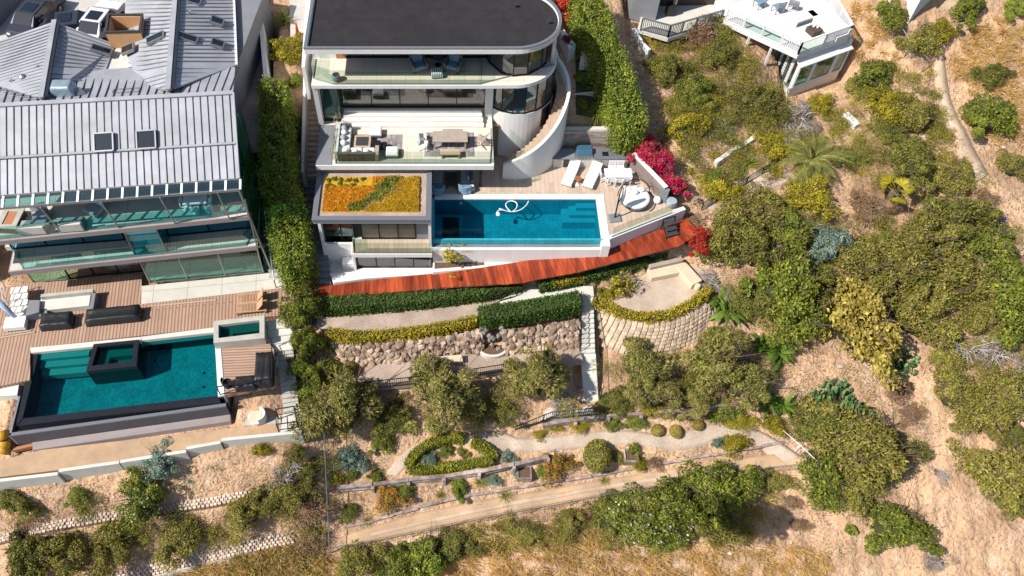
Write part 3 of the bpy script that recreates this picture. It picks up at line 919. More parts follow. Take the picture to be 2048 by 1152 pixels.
glazing([(-5.6, 33.25), (-4.5, 33.25), (-3.3, 33.25), (-2.2, 33.25)], -.48, 1.95, 'glass_dark', V)
MB().box(-5.6, -2.0, 33.27, 33.3, -.45, 1.2).obj('roller_blind', 'teak_grey', V)
glazing([(-7.9, 33.3), (-6.9, 33.3), (-6.1, 33.3)], -1.0, 1.95, 'glass_green', V)
MB().box(-2.1, -1.2, 33.2, 33.4, -.48, 1.95).obj('wall_pier', 'grey_render', V)
MB().box(-1.35, -1.17, 32.6, 36.3, -2.6, 1.95).obj('side_wall', 'white_render', V)
MB().box(-8.2, -8.02, 32.9, 36.3, -2.6, 1.95).obj('side_wall', 'white_render', V)
bs = MB().box(-6.25, -1.12, 32.0, 33.45, -.85, -.5).obj('balcony_slab', 'white_render', V, bevel=.01)
MB().box(-6.2, -1.17, 32.1, 33.2, -.499, -.485).obj('balcony_decking', 'wood_tile', bs)
rail([(-6.18, 33.2), (-6.18, 32.08), (-1.17, 32.08)], -.48, 1.0, V, 1.3)
glazing([(-5.95, 32.25), (-4.75, 32.25), (-3.55, 32.25), (-2.35, 32.25), (-1.2, 32.25)], -2.5, -.86, 'glass_dark', V)
MB().box(-6.0, -1.2, 33.0, 33.15, -2.6, -.86).obj('lower_back_wall', 'interior_dark', V)
# white light well left of the balcony and the low plinth along the boardwalk
MB().box(-8.02, -6.2, 32.9, 33.05, -2.7, -.6).obj('well_wall', 'white_render', V)
MB().box(-6.2, -6.05, 32.0, 33.1, -2.7, -.86).obj('well_wall', 'white_render', V)
MB().box(-7.9, -6.2, 31.6, 32.9, -2.72, -2.5).obj('well_floor', 'pale_concrete', V)
MB().box(-7.0, -6.25, 32.3, 32.85, -2.5, -1.9).obj('air_unit', 'white_metal', V, bevel=.02)
pl = [P2(668, 569, -2.4), P2(735, 560, -2.4), P2(865, 546, -2.1), (-1.0, 32.2), (-5.95, 32.2), (-6.1, 31.9), (-7.8, 31.75)]
MB().prism(pl, -2.7, -2.2).obj('plinth', 'white_render', V, bevel=.02)
# ================================================================= LAP POOL
setting('pool_deck', MB().prism([(-1.15, 40.3), (-1.15, 36.62), (10.15, 36.62), (9.95, 32.85)] + px([(1366, 421), (1344, 398), (1256, 300)], 0) + [(7.5, 40.7)] + [(p.x, p.y) for p in OUT[22:12:-1]] + [(6.2, 39.0), (5.0, 40.0), (3.2, 40.2)], -.45, 0), 'wood_tile',
  'pale wooden tile deck around the turquoise lap pool', 'pool deck')
LP = thing('swimming_pool', 'long turquoise infinity lap pool with white coping', 'pool', (4.2, 34.6, -1.6))
MB().box(-1.15, 9.56, 33.0, 36.22, -1.75, -1.6).obj('pool_floor', 'pool_tile_blue', LP)
MB().box(-1.15, 9.72, 36.22, 36.4, -1.75, -.02).obj('pool_wall', 'pool_tile_blue', LP)
MB().box(9.56, 9.72, 32.8, 36.2, -1.75, -.02).obj('pool_wall', 'pool_tile_blue', LP)
MB().box(-1.15, 9.56, 32.86, 33.0, -2.2, -.13).obj('infinity_edge', 'pool_tile_blue', LP)
MB().box(-1.16, -1.0, 33.0, 36.2, -1.6, .02).obj('pool_wall', 'pool_tile_blue', LP)
MB().box(-1.0, 10.13, 36.2, 36.6, -.1, .03).obj('coping', 'white_render', LP, bevel=.01)
MB().box(9.56, 10.1, 32.86, 36.2, -.1, .028).obj('coping', 'white_render', LP, bevel=.01)
MB().box(-1.0, 9.56, 32.99, 36.2, -.14, -.12).obj('water', 'water_lap', LP)
MB().box(-1.0, .9, 33.3, 35.9, -1.6, -1.2).obj('spa_bench', 'pool_tile_blue', LP)
MB().box(-.5, .6, 33.6, 35.6, -1.19, -1.17).obj('spa_well', 'tile_black', LP)
for i in range(3):
 MB().box(8.3 - .45 * i, 9.55, 35.75 - .38 * i, 36.19, -1.59, -.4 - .28 * i - .002 * i).obj('pool_step', 'lap_step', LP)
MB().box(-1.15, 9.56, 32.5, 32.86, -.75, -.6).obj('overflow_gutter', 'grey_render', LP)
fz = [bz(x) - .3 for x in (865, 1000, 1100, 1215)]
MB().hexa([(-1.1, 32.3, -2.7), (10.1, 32.3, -2.7), (10.1, 32.5, -2.7), (-1.1, 32.5, -2.7)], [(-1.1, 32.3, -.42), (10.1, 32.3, -.42), (10.1, 32.5, -.42), (-1.1, 32.5, -.42)]).obj('front_wall', 'white_render', LP, bevel=.015)
MB().box(9.57, 10.1, 32.28, 32.85, -2.7, -.02).obj('corner_block', 'white_render', LP, bevel=.015)
# white retaining wall and planter between pool and boardwalk
RW = thing('planter_wall', 'low white wall with planting pocket below the pool', 'wall', (0, 31.9, -2))
pw = [P2(865, 545, -1.75), P2(960, 533, -1.6), P2(1050, 521, -1.4), P2(1105, 513, -1.25)]
MB().prism(pw + [(6.2, 32.28), (-1.1, 32.28)], -2.8, -1.72).obj('wall_body', 'white_render', RW, bevel=.02)
MB().prism([(-1.0, 31.75), (2.2, 32.05), (2.2, 32.25), (-1.0, 32.25)], -1.72, -1.69).obj('planting_soil', 'dark_soil', RW)
# deck front: parapet wall, glass screen
DW = thing('retaining_wall', 'white wall carrying the pool deck above the red boardwalk', 'wall', (12.5, 34, -1))
a, c = Vector((10.12, 32.8, 0)), P(1372, 419, 0)
MB().band([(a.x, a.y), (c.x, c.y)], .3, -2.6, .03).obj('wall_body', 'white_render', DW, bevel=.02)
rail([(a.x + .12, a.y + .16), (lerp(a.x, c.x, .82) , lerp(a.y, c.y, .82) + .12)], .03, .95, DW, 1.2)
# wing wall with timber face on the right of the deck
SW = thing('garden_wall', 'diagonal pale plank-faced wall behind the daybed', 'wall', (13.2, 38, 0))
a, c = P(1258, 334, 0), P(1322, 402, 0)
MB().band([(a.x, a.y), (c.x, c.y)], .22, -.6, 1.2).obj('wall_body', 'fence_wood', SW)
MB().band([(a.x - .03, a.y), (c.x - .03, c.y)], .3, 1.201, 1.26).obj('coping', 'white_render', SW)
MB().obox((c.x + .1, c.y + .05, -.4), .5, .3, 1.5, -.5).obj('end_block', 'grey_render', SW, bevel=.02)
FW = thing('timber_screen', 'grey horizontal timber wall behind the outdoor kitchen', 'screen wall', (9.5, 40.4, 0))
for i in range(8):
 z = -.05 + i * .26
 MB().box(7.2, 12.1 - .05 * (i % 2), 40.35 + .012 * (i % 3), 40.5, z, z + .245).obj('board', 'sleeper' if i % 3 == 0 else 'teak_grey', FW)
MB().box(7.2, 12.15, 40.5, 40.8, -.1, 2.06).obj('cap', 'pale_concrete', FW)
# ================================================================= RED BOARDWALK
BW = bpy.data.objects.new('boardwalk', None)
COL.objects.link(BW)
BW.location = (4, 32, -2)
tag(BW, 'glossy red plank boardwalk curving below the pool', 'boardwalk', None, 'structure')
nb = 96
ba, bc = resample(BB, nb + 1), resample(BFr, nb + 1)
random.seed(3)
for i in range(nb):
 a, b_, c, d = ba[i], ba[i + 1], bc[i + 1], bc[i]
 g = .03
 a2, b2 = a.lerp(b_, g), b_.lerp(a, g)
 d2, c2 = d.lerp(c, g), c.lerp(d, g)
 up = Vector((0, 0, random.uniform(-.006, .006)))
 dn = Vector((0, 0, -.06))
 e1 = (a2 - d2).normalized() * random.uniform(-.03, .03)
 MB().hexa([d2 + dn - e1, c2 + dn - e1, b2 + dn + e1 * 0, a2 + dn], [d2 + up - e1, c2 + up - e1, b2 + up, a2 + up]).obj('plank', 'redwood', BW)
j = MB()
for u in (.08, .5, .92):
 L = [p.lerp(q, u) + Vector((0, 0, -.13)) for p, q in zip(ba, bc)]
 for p, q in zip(L[::6], L[6::6]):
  j.bar(p, q, .08, .13)
j.obj('joist', 'sleeper', BW)
# ================================================================= THE LEFT HOUSE (metal roof, glass balconies)
LH = thing('metal_roof_house', 'large house with grey standing-seam metal roof and stacked glass balconies', 'house', (-19, 38, -3))
def seamed(name, quad, n, parent=LH, m='roof_metal', sm='seam_metal', th=.12, h=.05, w=.045, skip=None, clip=None):
 """roof plane: quad a-b (low edge), d-c (high edge) as 3-D points, n ribs running from low to high"""
 a, b, c, d = quad
 pl = MB().slope([a, b, c, d], th).obj(name, m, parent)
 for i in range(n):
  t = (i + .5) / n
  p, q = a.lerp(b, t), d.lerp(c, t)
  if skip and skip(t):
   continue
  up = Vector((0, 0, h / 2))
  MB().bar(p + up, q + up, w, h).obj('seam', sm, pl)
 return pl
def polyroof(name, pts, parent=LH, th=.12, m='roof_metal'):
 return MB().slope([Vector(p) for p in pts], th).obj(name, m, parent)
def ribs(pl, a0, a1, b0, b1, n, h=.05, w=.04, sm='seam_metal'):
 """n ribs between lines a0-a1 and b0-b1"""
 for i in range(n):
  t = (i + .5) / n
  up = Vector((0, 0, h / 2))
  MB().bar(a0.lerp(a1, t) + up, b0.lerp(b1, t) + up, w, h).obj('seam', sm, pl)
# main front slope, in two lifts with a flashing band
eL, eR = P(-70, 395, 6.3), P(477, 356, 6.3)
rL, rR = P(-70, 215, 8.6), P(466, 186, 8.6)
mL, mR = eL.lerp(rL, .41), eR.lerp(rR, .41)
lo = seamed('roof_lower_plane', (eL, eR, mR, mL), 36, sm='seam_dark', w=.036, h=.05)
hi_ = seamed('roof_upper_plane', (mL + Vector((0, 0, .05)), mR + Vector((0, 0, .05)), rR + Vector((0, 0, .03)), rL + Vector((0, 0, .03))), 36, sm='seam_dark', w=.036, h=.05)
MB().bar(mL + Vector((0, 0, .06)), mR + Vector((0, 0, .06)), .28, .05).obj('flashing', 'roof_metal', LH)
MB().bar(rL + Vector((0, 0, .05)), rR + Vector((0, 0, .05)), .3, .06).obj('ridge_cap', 'roof_metal', LH)
MB().bar(eR + Vector((.03, 0, -.05)), rR + Vector((.03, 0, .02)), .1, .22).obj('verge_trim', 'roof_metal', LH)
def skylight(c, ux, uy, w, l, h=.14, name='skylight', dark=True):
 """framed skylight lying on a slope: c centre, ux across, uy up-slope unit vectors"""
 nrm = ux.cross(uy).normalized()
 f = MB()
 for sx, sy, ww, ll in ((-1, 0, .08, l), (1, 0, .08, l), (0, -1, w, .08), (0, 1, w, .08)):
  p = c + ux * (sx * w / 2) + uy * (sy * l / 2)
  hu, hv = ux * (ww / 2), uy * (ll / 2)
  b4 = [p - hu - hv, p + hu - hv, p + hu + hv, p - hu + hv]
  f.hexa([v - nrm * .05 for v in b4], [v + nrm * h for v in b4])
 fr = f.obj(name, 'steel_grey', LH)
 hu, hv = ux * (w / 2 - .04), uy * (l / 2 - .04)
 b4 = [c - hu - hv, c + hu - hv, c + hu + hv, c - hu + hv]
 MB().hexa([v + nrm * (h - .06) for v in b4], [v + nrm * (h - .04) for v in b4]).obj('pane', 'glass_dark', fr)
 MB().hexa([v + nrm * .07 for v in b4], [v + nrm * .075 for v in b4]).obj('shaft', 'frame_dark', fr)
ux = (eR - eL).normalized()
uy = (rR - eR).normalized()
for x, y in ((208, 285), (293, 280)):
 z = 7.55
 for _ in range(20):
  p = P(x, y, z)
  t = (p - eR).dot(uy.xy.to_3d().normalized()) / (rR - eR).xy.length
  z = lerp(6.3, 8.6, t)
 skylight(P(x, y, z + .05), ux, uy, 1.05, 1.05)
# glass eave with rafters
gL, gR = P(-70, 422, 5.8), P(478, 380, 5.8)
ev = MB().slope([gL, gR, eR + Vector((0, 0, -.2)), eL + Vector((0, 0, -.2))], .03).obj('glass_eave', 'glass_roof', LH)
for i in range(19):
 t = (i + .5) / 18.4
 MB().bar(gL.lerp(gR, t) + Vector((0, 0, .05)), eL.lerp(eR, t) + Vector((0, 0, -.12)), .12, .1).obj('rafter', 'white_metal', ev)
MB().bar(gL, gR, .1, .16).obj('eave_beam', 'steel_grey', LH)
MB().bar(eL + Vector((0, .15, -.3)), eR + Vector((0, .15, -.3)), .12, .3).obj('eave_beam', 'steel_grey', LH)
# back slope of the main roof
bL, bR = P(-70, 165, 7.5), P(470, 134, 7.5)
bk = polyroof('roof_back_plane', [rL, rR, bR, P(265, 135, 7.45), P(180, 140, 7.45), bL])
ribs(bk, rL.lerp(rR, .06), rR, bL.lerp(bR, .09), bR + Vector((.5, 0, 0)), 30, sm='seam_dark', w=.05)
# left wing
aT, aB = P(108, 43, 8.75), P(82, 196, 8.75)
l1, l2 = P(-70, 106, 7.55), P(-70, 155, 7.55)
wl = polyroof('roof_wing_plane', [aT, aB, P(-30, 164, 7.75), l2, l1])
ribs(wl, aT.lerp(aB, .03), aB, l1, P(-70, 235, 7.2), 22)
wr = polyroof('roof_wing_plane', [aT, P(230, 88, 7.35), P(212, 138, 7.35), P(160, 170, 7.6), aB])
ribs(wr, aT, aT.lerp(aB, .62), P(230, 88, 7.35), P(206, 142, 7.35), 10)
ribs(wr, aT.lerp(aB, .66), aT.lerp(aB, .96), P(190, 150, 7.45), P(115, 190, 8.3), 5)
MB().bar(aT + Vector((0, .1, .05)), aB + Vector((0, 0, .05)), .3, .07).obj('ridge_cap', 'roof_metal', LH)
MB().bar(aT + Vector((.27, .05, -.02)), aB + Vector((.27, .1, -.02)), .16, .1).obj('ridge_vent', 'seam_dark', LH)
# right wing
bT, bB = P(352, -25, 8.85), P(336, 180, 8.85)
w1 = polyroof('roof_wing_plane', [bT, bB, P(278, 166, 7.7), P(264, 132, 7.4), P(247, 96, 7.35), P(252, -25, 7.35)])
ribs(w1, bT, bT.lerp(bB, .8), P(252, -25, 7.35), P(258, 150, 7.3), 20)
ribs(w1, bT.lerp(bB, .83), bT.lerp(bB, .98), P(272, 160, 7.55), P(325, 179, 8.65), 4)
w2 = polyroof('roof_wing_plane', [bT, P(467, -25, 7.35), P(473, 130, 7.35), bB])
ribs(w2, bT, bT.lerp(bB, .76), P(467, -25, 7.35), P(473, 128, 7.35), 20)
ribs(w2, bT.lerp(bB, .79), bT.lerp(bB, .98), P(455, 135, 7.5), P(350, 176, 8.65), 5)
MB().bar(bT + Vector((0, 0, .05)), bB + Vector((0, 0, .05)), .3, .07).obj('ridge_cap', 'roof_metal', LH)
MB().bar(bT + Vector((.27, 0, -.02)), bB + Vector((.27, .1, -.02)), .16, .1).obj('ridge_vent', 'seam_dark', LH)
MB().bar(P(467, -25, 7.33), P(473, 130, 7.33), .14, .12).obj('gutter', 'white_metal', LH)
MB().prism(px([(206, 142), (232, 84), (262, 90), (268, 138)], 7.25), 7.0, 7.25).obj('flat_roof', 'pale_concrete', LH)
def flatsky(x, y, z, w, l, a, sx):
 """skylight on a wing: sx is the fall per metre towards +x"""
 u = Vector((math.cos(a), math.sin(a), sx)).normalized()
 v = Vector((-math.sin(a), math.cos(a), 0))
 skylight(P(x, y, z), u, v, w, l)
kx = (7.35 - 8.85) / 4.0
flatsky(203, 101, 7.72, 1.15, .5, -.05, -.36)
flatsky(312, 77, 8.4, 1.15, .55, .25, .33)
flatsky(257, 99, 7.75, .8, .65, .2, .33)
flatsky(373, 76, 8.5, 1.25, .55, -.04, -.38)
flatsky(434, 43, 7.95, .75, .6, -.04, -.38)
flatsky(435, 88, 7.9, .75, .6, -.04, -.38)
flatsky(383, 1, 8.4, 1.1, .6, -.04, -.38)
skylight(P(253, 182, 8.25), ux, (bR - rR).normalized() * -1, 1.5, .5)
for x, y, z in ((75, 137, 8.5), (22, 165, 8.15), (380, 28, 8.4)):
 p = P(x, y, z)
 v = MB().tube(p - Vector((0, 0, .3)), p + Vector((0, 0, .22)), .04, .04, 8)
 v.tube(p + Vector((0, 0, .2)), p + Vector((.14, 0, .24)), .05, .05, 8).obj('vent_pipe', 'steel_grey', LH)
p = P(46, 157, 8.3)
MB().lathe([(.14, -.3), (.14, .1), (.2, .12), (.2, .2), (.05, .28)], p, 10).obj('vent_cowl', 'steel_grey', LH)
# walls under the roofs
body = [P2(-70, 205, 7.0), P2(455, 182, 7.0), (-12.45, 49.0), (-18.2, 50.5), P2(258, 120, 7.0), P2(205, 120, 7.0), P2(215, 92, 7.0), P2(112, 52, 7.0), P2(-70, 120, 7.0)]
MB().prism(body, -3.2, 7.0).obj('wall', 'grey_render', LH)
MB().prism([(-12.5, 33.5), (-12.3, 33.5), (-12.3, 36.8), (-12.5, 36.8)], -3.2, 6.9).obj('side_wall', 'glass_green', LH)
MB().prism([(-31, 33.6), (-12.5, 36.6), (-12.5, 36.75), (-31, 33.75)], 3.0, 7.0).obj('room_wall', 'concrete', LH)
# balcony slabs
def along(x0, y0, z0, x1, y1, z1, e0=0, e1=0):
 a, c = P(x0, y0, z0), P(x1, y1, z1)
 d = (c - a).normalized()
 return a - d * e0, c + d * e1
def lslab(a, c, depth, z0, z1, name, m='slab_tile', skirt='fascia_grey'):
 d = (c - a).normalized()
 nv = Vector((-d.y, d.x, 0)) * depth
 s = MB().prism([(a.x, a.y), (c.x, c.y), ((c + nv).x, (c + nv).y), ((a + nv).x, (a + nv).y)], z0, z1 - .02).obj(name, skirt, LH)
 i = .08
 dv = d * i
 n2 = Vector((-d.y, d.x, 0)) * i
 q = [a + dv + n2, c - dv + n2, c - dv + nv, a + dv + nv]
 MB().prism([(v.x, v.y) for v in q], z1 - .019, z1).obj('paving', m, s)
 return d, nv
a3, c3 = along(0, 482, 3, 497, 432, 3, 3, 0)
lslab(a3, c3, 4.2, 2.62, 3.0, 'balcony_slab')
off = Vector((-.015, .12, 0))
rail([(a3 + off).xy, (c3 + off + Vector((-.1, 0, 0))).xy, (c3 + Vector((-.3, 2.5, 0))).xy], 3.0, 1.05, LH, 2.2, 'glass_teal')
a2, c2 = along(16, 544, 0, 515, 492, 0, 0, 0)
lslab(a2, c2, 3.0, -.4, 0.0, 'balcony_slab')
rail([(a2 + Vector((.1, 1.6, 0))).xy, (a2 + off + Vector((.1, 0, 0))).xy, (c2 + off + Vector((-.1, 0, 0))).xy, (c2 + Vector((-.3, 1.8, 0))).xy], 0.0, 1.05, LH, 2.2, 'glass_teal')
# glazing by storey
wl2 = [P2(x, y, 0) for x, y in ((26, 498), (95, 492), (170, 486), (251, 480))]
glazing(wl2, .0, 2.62, 'glass_blue', LH)
wr2 = [P2(x, y, 0) for x, y in ((338, 472), (420, 464), (502, 456))]
glazing(wr2, .0, 2.62, 'glass_blue', LH)
bay = [P2(251, 480, 0), P2(270, 509, 0), P2(333, 503, 0), P2(338, 472, 0)]
glazing(bay, .0, 2.62, 'glass_cyan', LH, mull='steel_grey')
MB().prism([(p[0] * .999, p[1] + .15) for p in bay], .01, .05).obj('bay_floor', 'pool_step', LH)
MB().prism([(bay[1][0] + .1, bay[1][1] + .22), (bay[2][0] - .1, bay[2][1] + .22), (bay[2][0] - .1, bay[2][1] + .25), (bay[1][0] + .1, bay[1][1] + .25)], .06, 2.5).obj('added_backing', 'curtain', LH)  # white panel added behind the bay glass; catches sun to brighten the cyan
MB().prism([wl2[0], wr2[-1], (wr2[-1][0], wr2[-1][1] + .25), (wl2[0][0], wl2[0][1] + .25)][0:0] or [(-27.4, 34.6), (-12.6, 36.3), (-12.6, 36.5), (-27.4, 34.8)], -3, 2.6).obj('room_wall', 'curtain', LH)
MB().prism([(-28, 32.2), (-12.5, 33.9), (-12.5, 36.3), (-28, 34.6)], -.4, -.02).obj('room_floor', 'pale_concrete', LH)
wl1 = [P2(67, 564, -3), P2(141, 558, -3)]
glazing(wl1, -3, -.4, 'glass_green', LH, mull='steel_grey')
glazing([P2(141, 558, -3), P2(190, 551, -3), P2(240, 547, -3), P2(287, 543, -3)], -3, -.4, 'glass_dark', LH)
bay1 = [P2(287, 543, -3), P2(301, 566, -3), P2(376, 559, -3), P2(452, 552, -3), P2(528, 545, -3), P2(530, 500, -3)]
glazing(bay1, -2.95, -.4, 'glass_green', LH, mull='steel_grey')
MB().prism([(p[0], p[1] + .2) for p in bay1], -3.0, -2.96).obj('bay_floor', 'slab_tile', LH)
MB().prism([(-22.5, 32.6), (-21.2, 32.8), (-21.2, 32.9), (-22.5, 32.7)], -3, -.6).obj('curtain', 'curtain', LH)
# top storey glazing, set back
wt = [(lerp(-30, -12.6, i / 8), lerp(33.4, 35.55, i / 8)) for i in range(9)]
glazing(wt, 3.0, 6.2, 'glass_blue', LH)
# posts, side screens and stays
for x0, y0, x1, y1 in ((82, 418, 122, 468), (207, 407, 237, 458), (322, 399, 349, 449), (437, 389, 458, 439)):
 q = P(x1, y1, 3.0)
 MB().tube((q.x, q.y + .1, 3.0), (q.x, q.y - .35, 5.8), .045, .045, 8).obj('post', 'steel_grey', LH)
MB().bar(P(478, 380, 5.8), P(545, 545, -3), .1, .14).obj('post', 'steel_grey', LH)
MB().bar(P(490, 400, 5.2), P(527, 545, -3), .05, .1).obj('post', 'steel_grey', LH)
MB().tube(P(515, 494, -.1), P(530, 493, -.1), .04).obj('stay', 'steel_grey', LH)
sp = MB()
sp.hexa([(-11.95, 32.3, -3), (-11.93, 32.3, -3), (-11.93, 35.5, -3), (-11.95, 35.5, -3)], [(-11.95, 32.0, 5.7), (-11.93, 32.0, 5.7), (-11.93, 35.5, 5.9), (-11.95, 35.5, 5.9)]).obj('side_screen', 'glass_green', LH)
# side passage and the glass fence on it
setting('side_passage', MB().prism(px([(470, -10), (528, -10), (538, 285), (480, 290)], 4.2), 3.4, 4.2), 'paver_tan', 'tan paved side passage between the metal roofed house and the planter wall', 'passage')
SP = thing('side_steps', 'shaded concrete steps down the right side of the metal roofed house', 'stair', (-11.3, 35, -3))
for i in range(26):
 t = i / 25
 MB().box(-11.9, -10.6, 41.3 - i * .36 - .36, 41.3 - i * .36, lerp(4.0, -2.9, t) - .7, lerp(4.0, -2.9, t)).obj('tread', 'concrete', SP)
GF = thing('glass_fence', 'frameless glass fence with steel handrail beside the concrete steps', 'glass fence', (-10.9, 33, -2))
ga, gb = P(528, 410, 1.2), P(545, 540, -1.9)
MB().hexa([(ga.x, ga.y, -.6), (ga.x + .02, ga.y, -.6), (gb.x + .02, gb.y, -3), (gb.x, gb.y, -3)], [(ga.x, ga.y, 1.2), (ga.x + .02, ga.y, 1.2), (gb.x + .02, gb.y, -1.9), (gb.x, gb.y, -1.9)]).obj('pane', 'glass_rail', GF)
MB().pipe([ga, gb, P(548, 560, -2.1), P(552, 575, -2.95)], .04, 8).obj('handrail', 'steel_grey', GF)
# driveway behind
setting('driveway', MB().prism(px([(-120, -60), (262, -60), (262, 60), (235, 100), (100, 60), (-120, 150)], 4.9), 3.9, 4.95), 'paving', 'pale concrete driveway behind the metal roofed house', 'driveway')
CW = thing('boundary_wall', 'grey block wall along the driveway in the top left corner', 'wall', (-30, 46.5, 5))
a, c = P(-20, 75, 5), P(62, -20, 5)
MB().band([a.xy, c.xy], .25, 4.4, 6.4).obj('wall_body', 'grey_render', CW)
MB().band([(a.x + .03, a.y - .02), (a.lerp(c, .38).x + .03, a.lerp(c, .38).y - .02)], .32, 6.401, 6.46).obj('coping', 'white_render', CW)
# open plywood chimney box
CB = thing('chimney_box', 'open plywood-lined chimney box rising from the metal roof', 'chimney', (-19.7, 41.9, 7.2))
q0 = [P(210, 64, 8.5), P(280, 62, 8.5), P(285, 28, 8.5), P(215, 28, 8.5)]
q0 = [Vector((v.x, v.y, 0)) for v in q0]
cc = sum(q0, Vector()) / 4
qi = [v.lerp(cc, .16) for v in q0]
MB().ring([v.xy for v in q0], [v.xy for v in qi], 7.2, 8.4).obj('lining', 'plywood', CB)
qo = [v + (v - cc).normalized() * .05 for v in q0]
qi2 = [v.lerp(cc, .1) for v in q0]
MB().ring([v.xy for v in qo], [v.xy for v in qi2], 8.4, 8.52).obj('rim', 'charcoal', CB)
MB().prism([v.xy for v in qi], 7.3, 7.4).obj('base_board', 'interior_wood', CB)
p = P(262, 72, 7.6)
MB().obox((p.x, p.y, 7.3), .7, .5, .6, .4).obj('wrapped_flue', 'silver_cover', CB)
AC = thing('covered_air_unit', 'rooftop unit under silver tarpaulin on the main ridge', 'air unit', tuple(P(132, 196, 8.2)))
p = P(130, 192, 8.2)
t = MB()
t.hexa([(p.x - .75, p.y - .35, p.z - .3), (p.x + .9, p.y - .35, p.z - .3), (p.x + .9, p.y + .6, p.z - .3), (p.x - .75, p.y + .6, p.z - .3)], [(p.x - .6, p.y - .2, p.z + .75), (p.x + .55, p.y - .25, p.z + .8), (p.x + .6, p.y + .45, p.z + .9), (p.x - .55, p.y + .5, p.z + .85)])
t.obj('tarpaulin', 'silver_cover', AC, bevel=.12)
MB().pipe([(p.x - .8, p.y - .4, p.z + .1), (p.x + .1, p.y - .46, p.z + .05), (p.x + .92, p.y - .4, p.z + .1)], .05).obj('tie_rope', 'white_metal', AC)
MB().bar((p.x + .75, p.y + .2, p.z + .3), (p.x + 1.35, p.y - .3, p.z - .2), .4, .3).obj('duct', 'steel_grey', AC)
# ================================================================= LEFT DECKS AND DARK POOL
setting('wooden_deck', MB().prism(px([(-90, 590), (60, 567), (283, 549), (283, 608), (553, 577), (600, 571), (604, 628), (534, 633), (430, 645), (428, 655), (60, 696), (60, 760), (-90, 790)], -3.0), -3.5, -3.0), 'deck_board', 'tan plank deck between the glass house and the dark pool', 'deck')
setting('patio', MB().prism(px([(283, 608), (283, 572), (540, 546), (600, 545), (600, 571), (553, 577)], -2.98), -3.5, -2.98), 'slab_tile', 'pale stone patio along the ground floor glass', 'patio')
setting('lower_deck', MB().prism(px([(441, 692), (536, 684), (549, 700), (549, 770), (449, 790)], -3.1), -3.45, -3.1), 'deck_board_across', 'small plank deck with covered furniture at the right end of the dark pool', 'deck')
DP = thing('infinity_pool', 'large dark-tiled teal infinity pool left of the hedge', 'pool', (-19, 24.5, -4.6))
WZ = -3.2
wq = [P(45, 837, WZ), P(436, 792, WZ), P(430, 664, WZ), P(78, 703, WZ)]
oq = [P(20, 862, WZ), P(443, 808, WZ), P(436, 655, WZ), P(60, 696, WZ)]
def out(q, d):
 c = sum(q, Vector()) / 4
 return [v + (v - c).normalized() * d for v in q]
MB().prism([v.xy for v in out(wq, .1)], -4.75, -4.6).obj('pool_floor', 'pool_tile_teal', DP)
MB().ring([v.xy for v in out(wq, .35)], [v.xy for v in wq], -5.7, WZ - .01).obj('pool_shell', 'tile_black', DP)
MB().prism([v.xy for v in wq], WZ - .02, WZ).obj('water', 'water_teal', DP)
# rim on the left, front and right; coping at the back
lr = [P(45, 837, -3.14), P(78, 703, -3.14)]
MB().prism([P2(32, 852, -3.14), P2(45, 837, -3.14), P2(78, 703, -3.14), P2(63, 700, -3.14)], -4, -3.14).obj('rim', 'tile_black', DP)
MB().prism([P2(32, 852, -3.18), P2(440, 802, -3.18), P2(436, 791, -3.18), P2(45, 837, -3.18)], -4, -3.185).obj('rim', 'tile_black', DP)
MB().prism([P2(436, 793, -3.06), P2(449, 790, -3.06), P2(441, 690, -3.06), P2(430, 688, -3.06)], -4, -3.06).obj('coping', 'white_render', DP)
MB().prism([P2(60, 696, -2.99), P2(62, 706, -2.99), P2(283, 684, -2.99), P2(281, 674, -2.99)], -3.6, -2.97).obj('coping', 'pale_concrete', DP)
MB().prism([P2(281, 674, -2.99), P2(284, 681, -2.99), P2(430, 665, -2.99), P2(430, 655, -2.99)], -3.6, -2.965).obj('coping', 'pale_concrete', DP)
# overflow trough along the front
tf = [P(17, 872, -3.6), P(452, 812, -3.6)]
tb = [P(32, 858, -3.6), P(444, 803, -3.6)]
MB().prism([tf[0].xy, tf[1].xy, tb[1].xy, tb[0].xy], -5.8, -3.75).obj('trough', 'tile_black', DP)
f0, f1 = P(17, 872, -3.5), P(452, 812, -3.5)
MB().band([f0.xy, f1.xy], .16, -5.8, -3.64).obj('trough_wall', 'wall_dark', DP, bevel=.01)
MB().band([f0.xy, f1.xy], .2, -3.638, -3.5).obj('trough_lip', 'cap_grey', DP, bevel=.01)
MB().hexa([(f0.x + .9, f0.y - .3, -5.3), (f1.x, f1.y - .35, -5.3), (f1.x, f1.y - .001, -5.3), (f0.x + .9, f0.y + .11, -5.3)], [(f0.x + .9, f0.y - .25, -4.92), (f1.x, f1.y - .3, -4.92), (f1.x, f1.y - .001, -4.62), (f0.x + .9, f0.y + .11, -4.62)]).obj('apron', 'fascia_grey', DP)
f2 = P(62, 695, -3.3)
MB().band([(f2.x - .15, f2.y), (f0.x, f0.y)], .12, -5.8, -3.5).obj('trough_wall', 'grey_render', DP)
for i in range(15):
 q = tf[0].lerp(tf[1], (i + .5) / 15).lerp(tb[0].lerp(tb[1], (i + .5) / 15), .5)
 MB().lathe([(.03, 0), (.03, .05)], (q.x, q.y, -3.75), 6).obj('drain_stud', 'white_metal', DP)
for i in range(3):
 z = WZ - .1 - .27 * i
 q = [P2(78 - i, 703 + 12 * i, WZ), P2(176, 694 + 12 * i, WZ), P2(176, 709 + 12 * i, WZ), P2(76 - i, 718 + 12 * i, WZ)]
 a, b_, c, d = q
 MB().prism([P2(79, 703.5, WZ), P2(180, 694, WZ), c, d], z - .5, z).obj('pool_step', 'pool_step', DP)
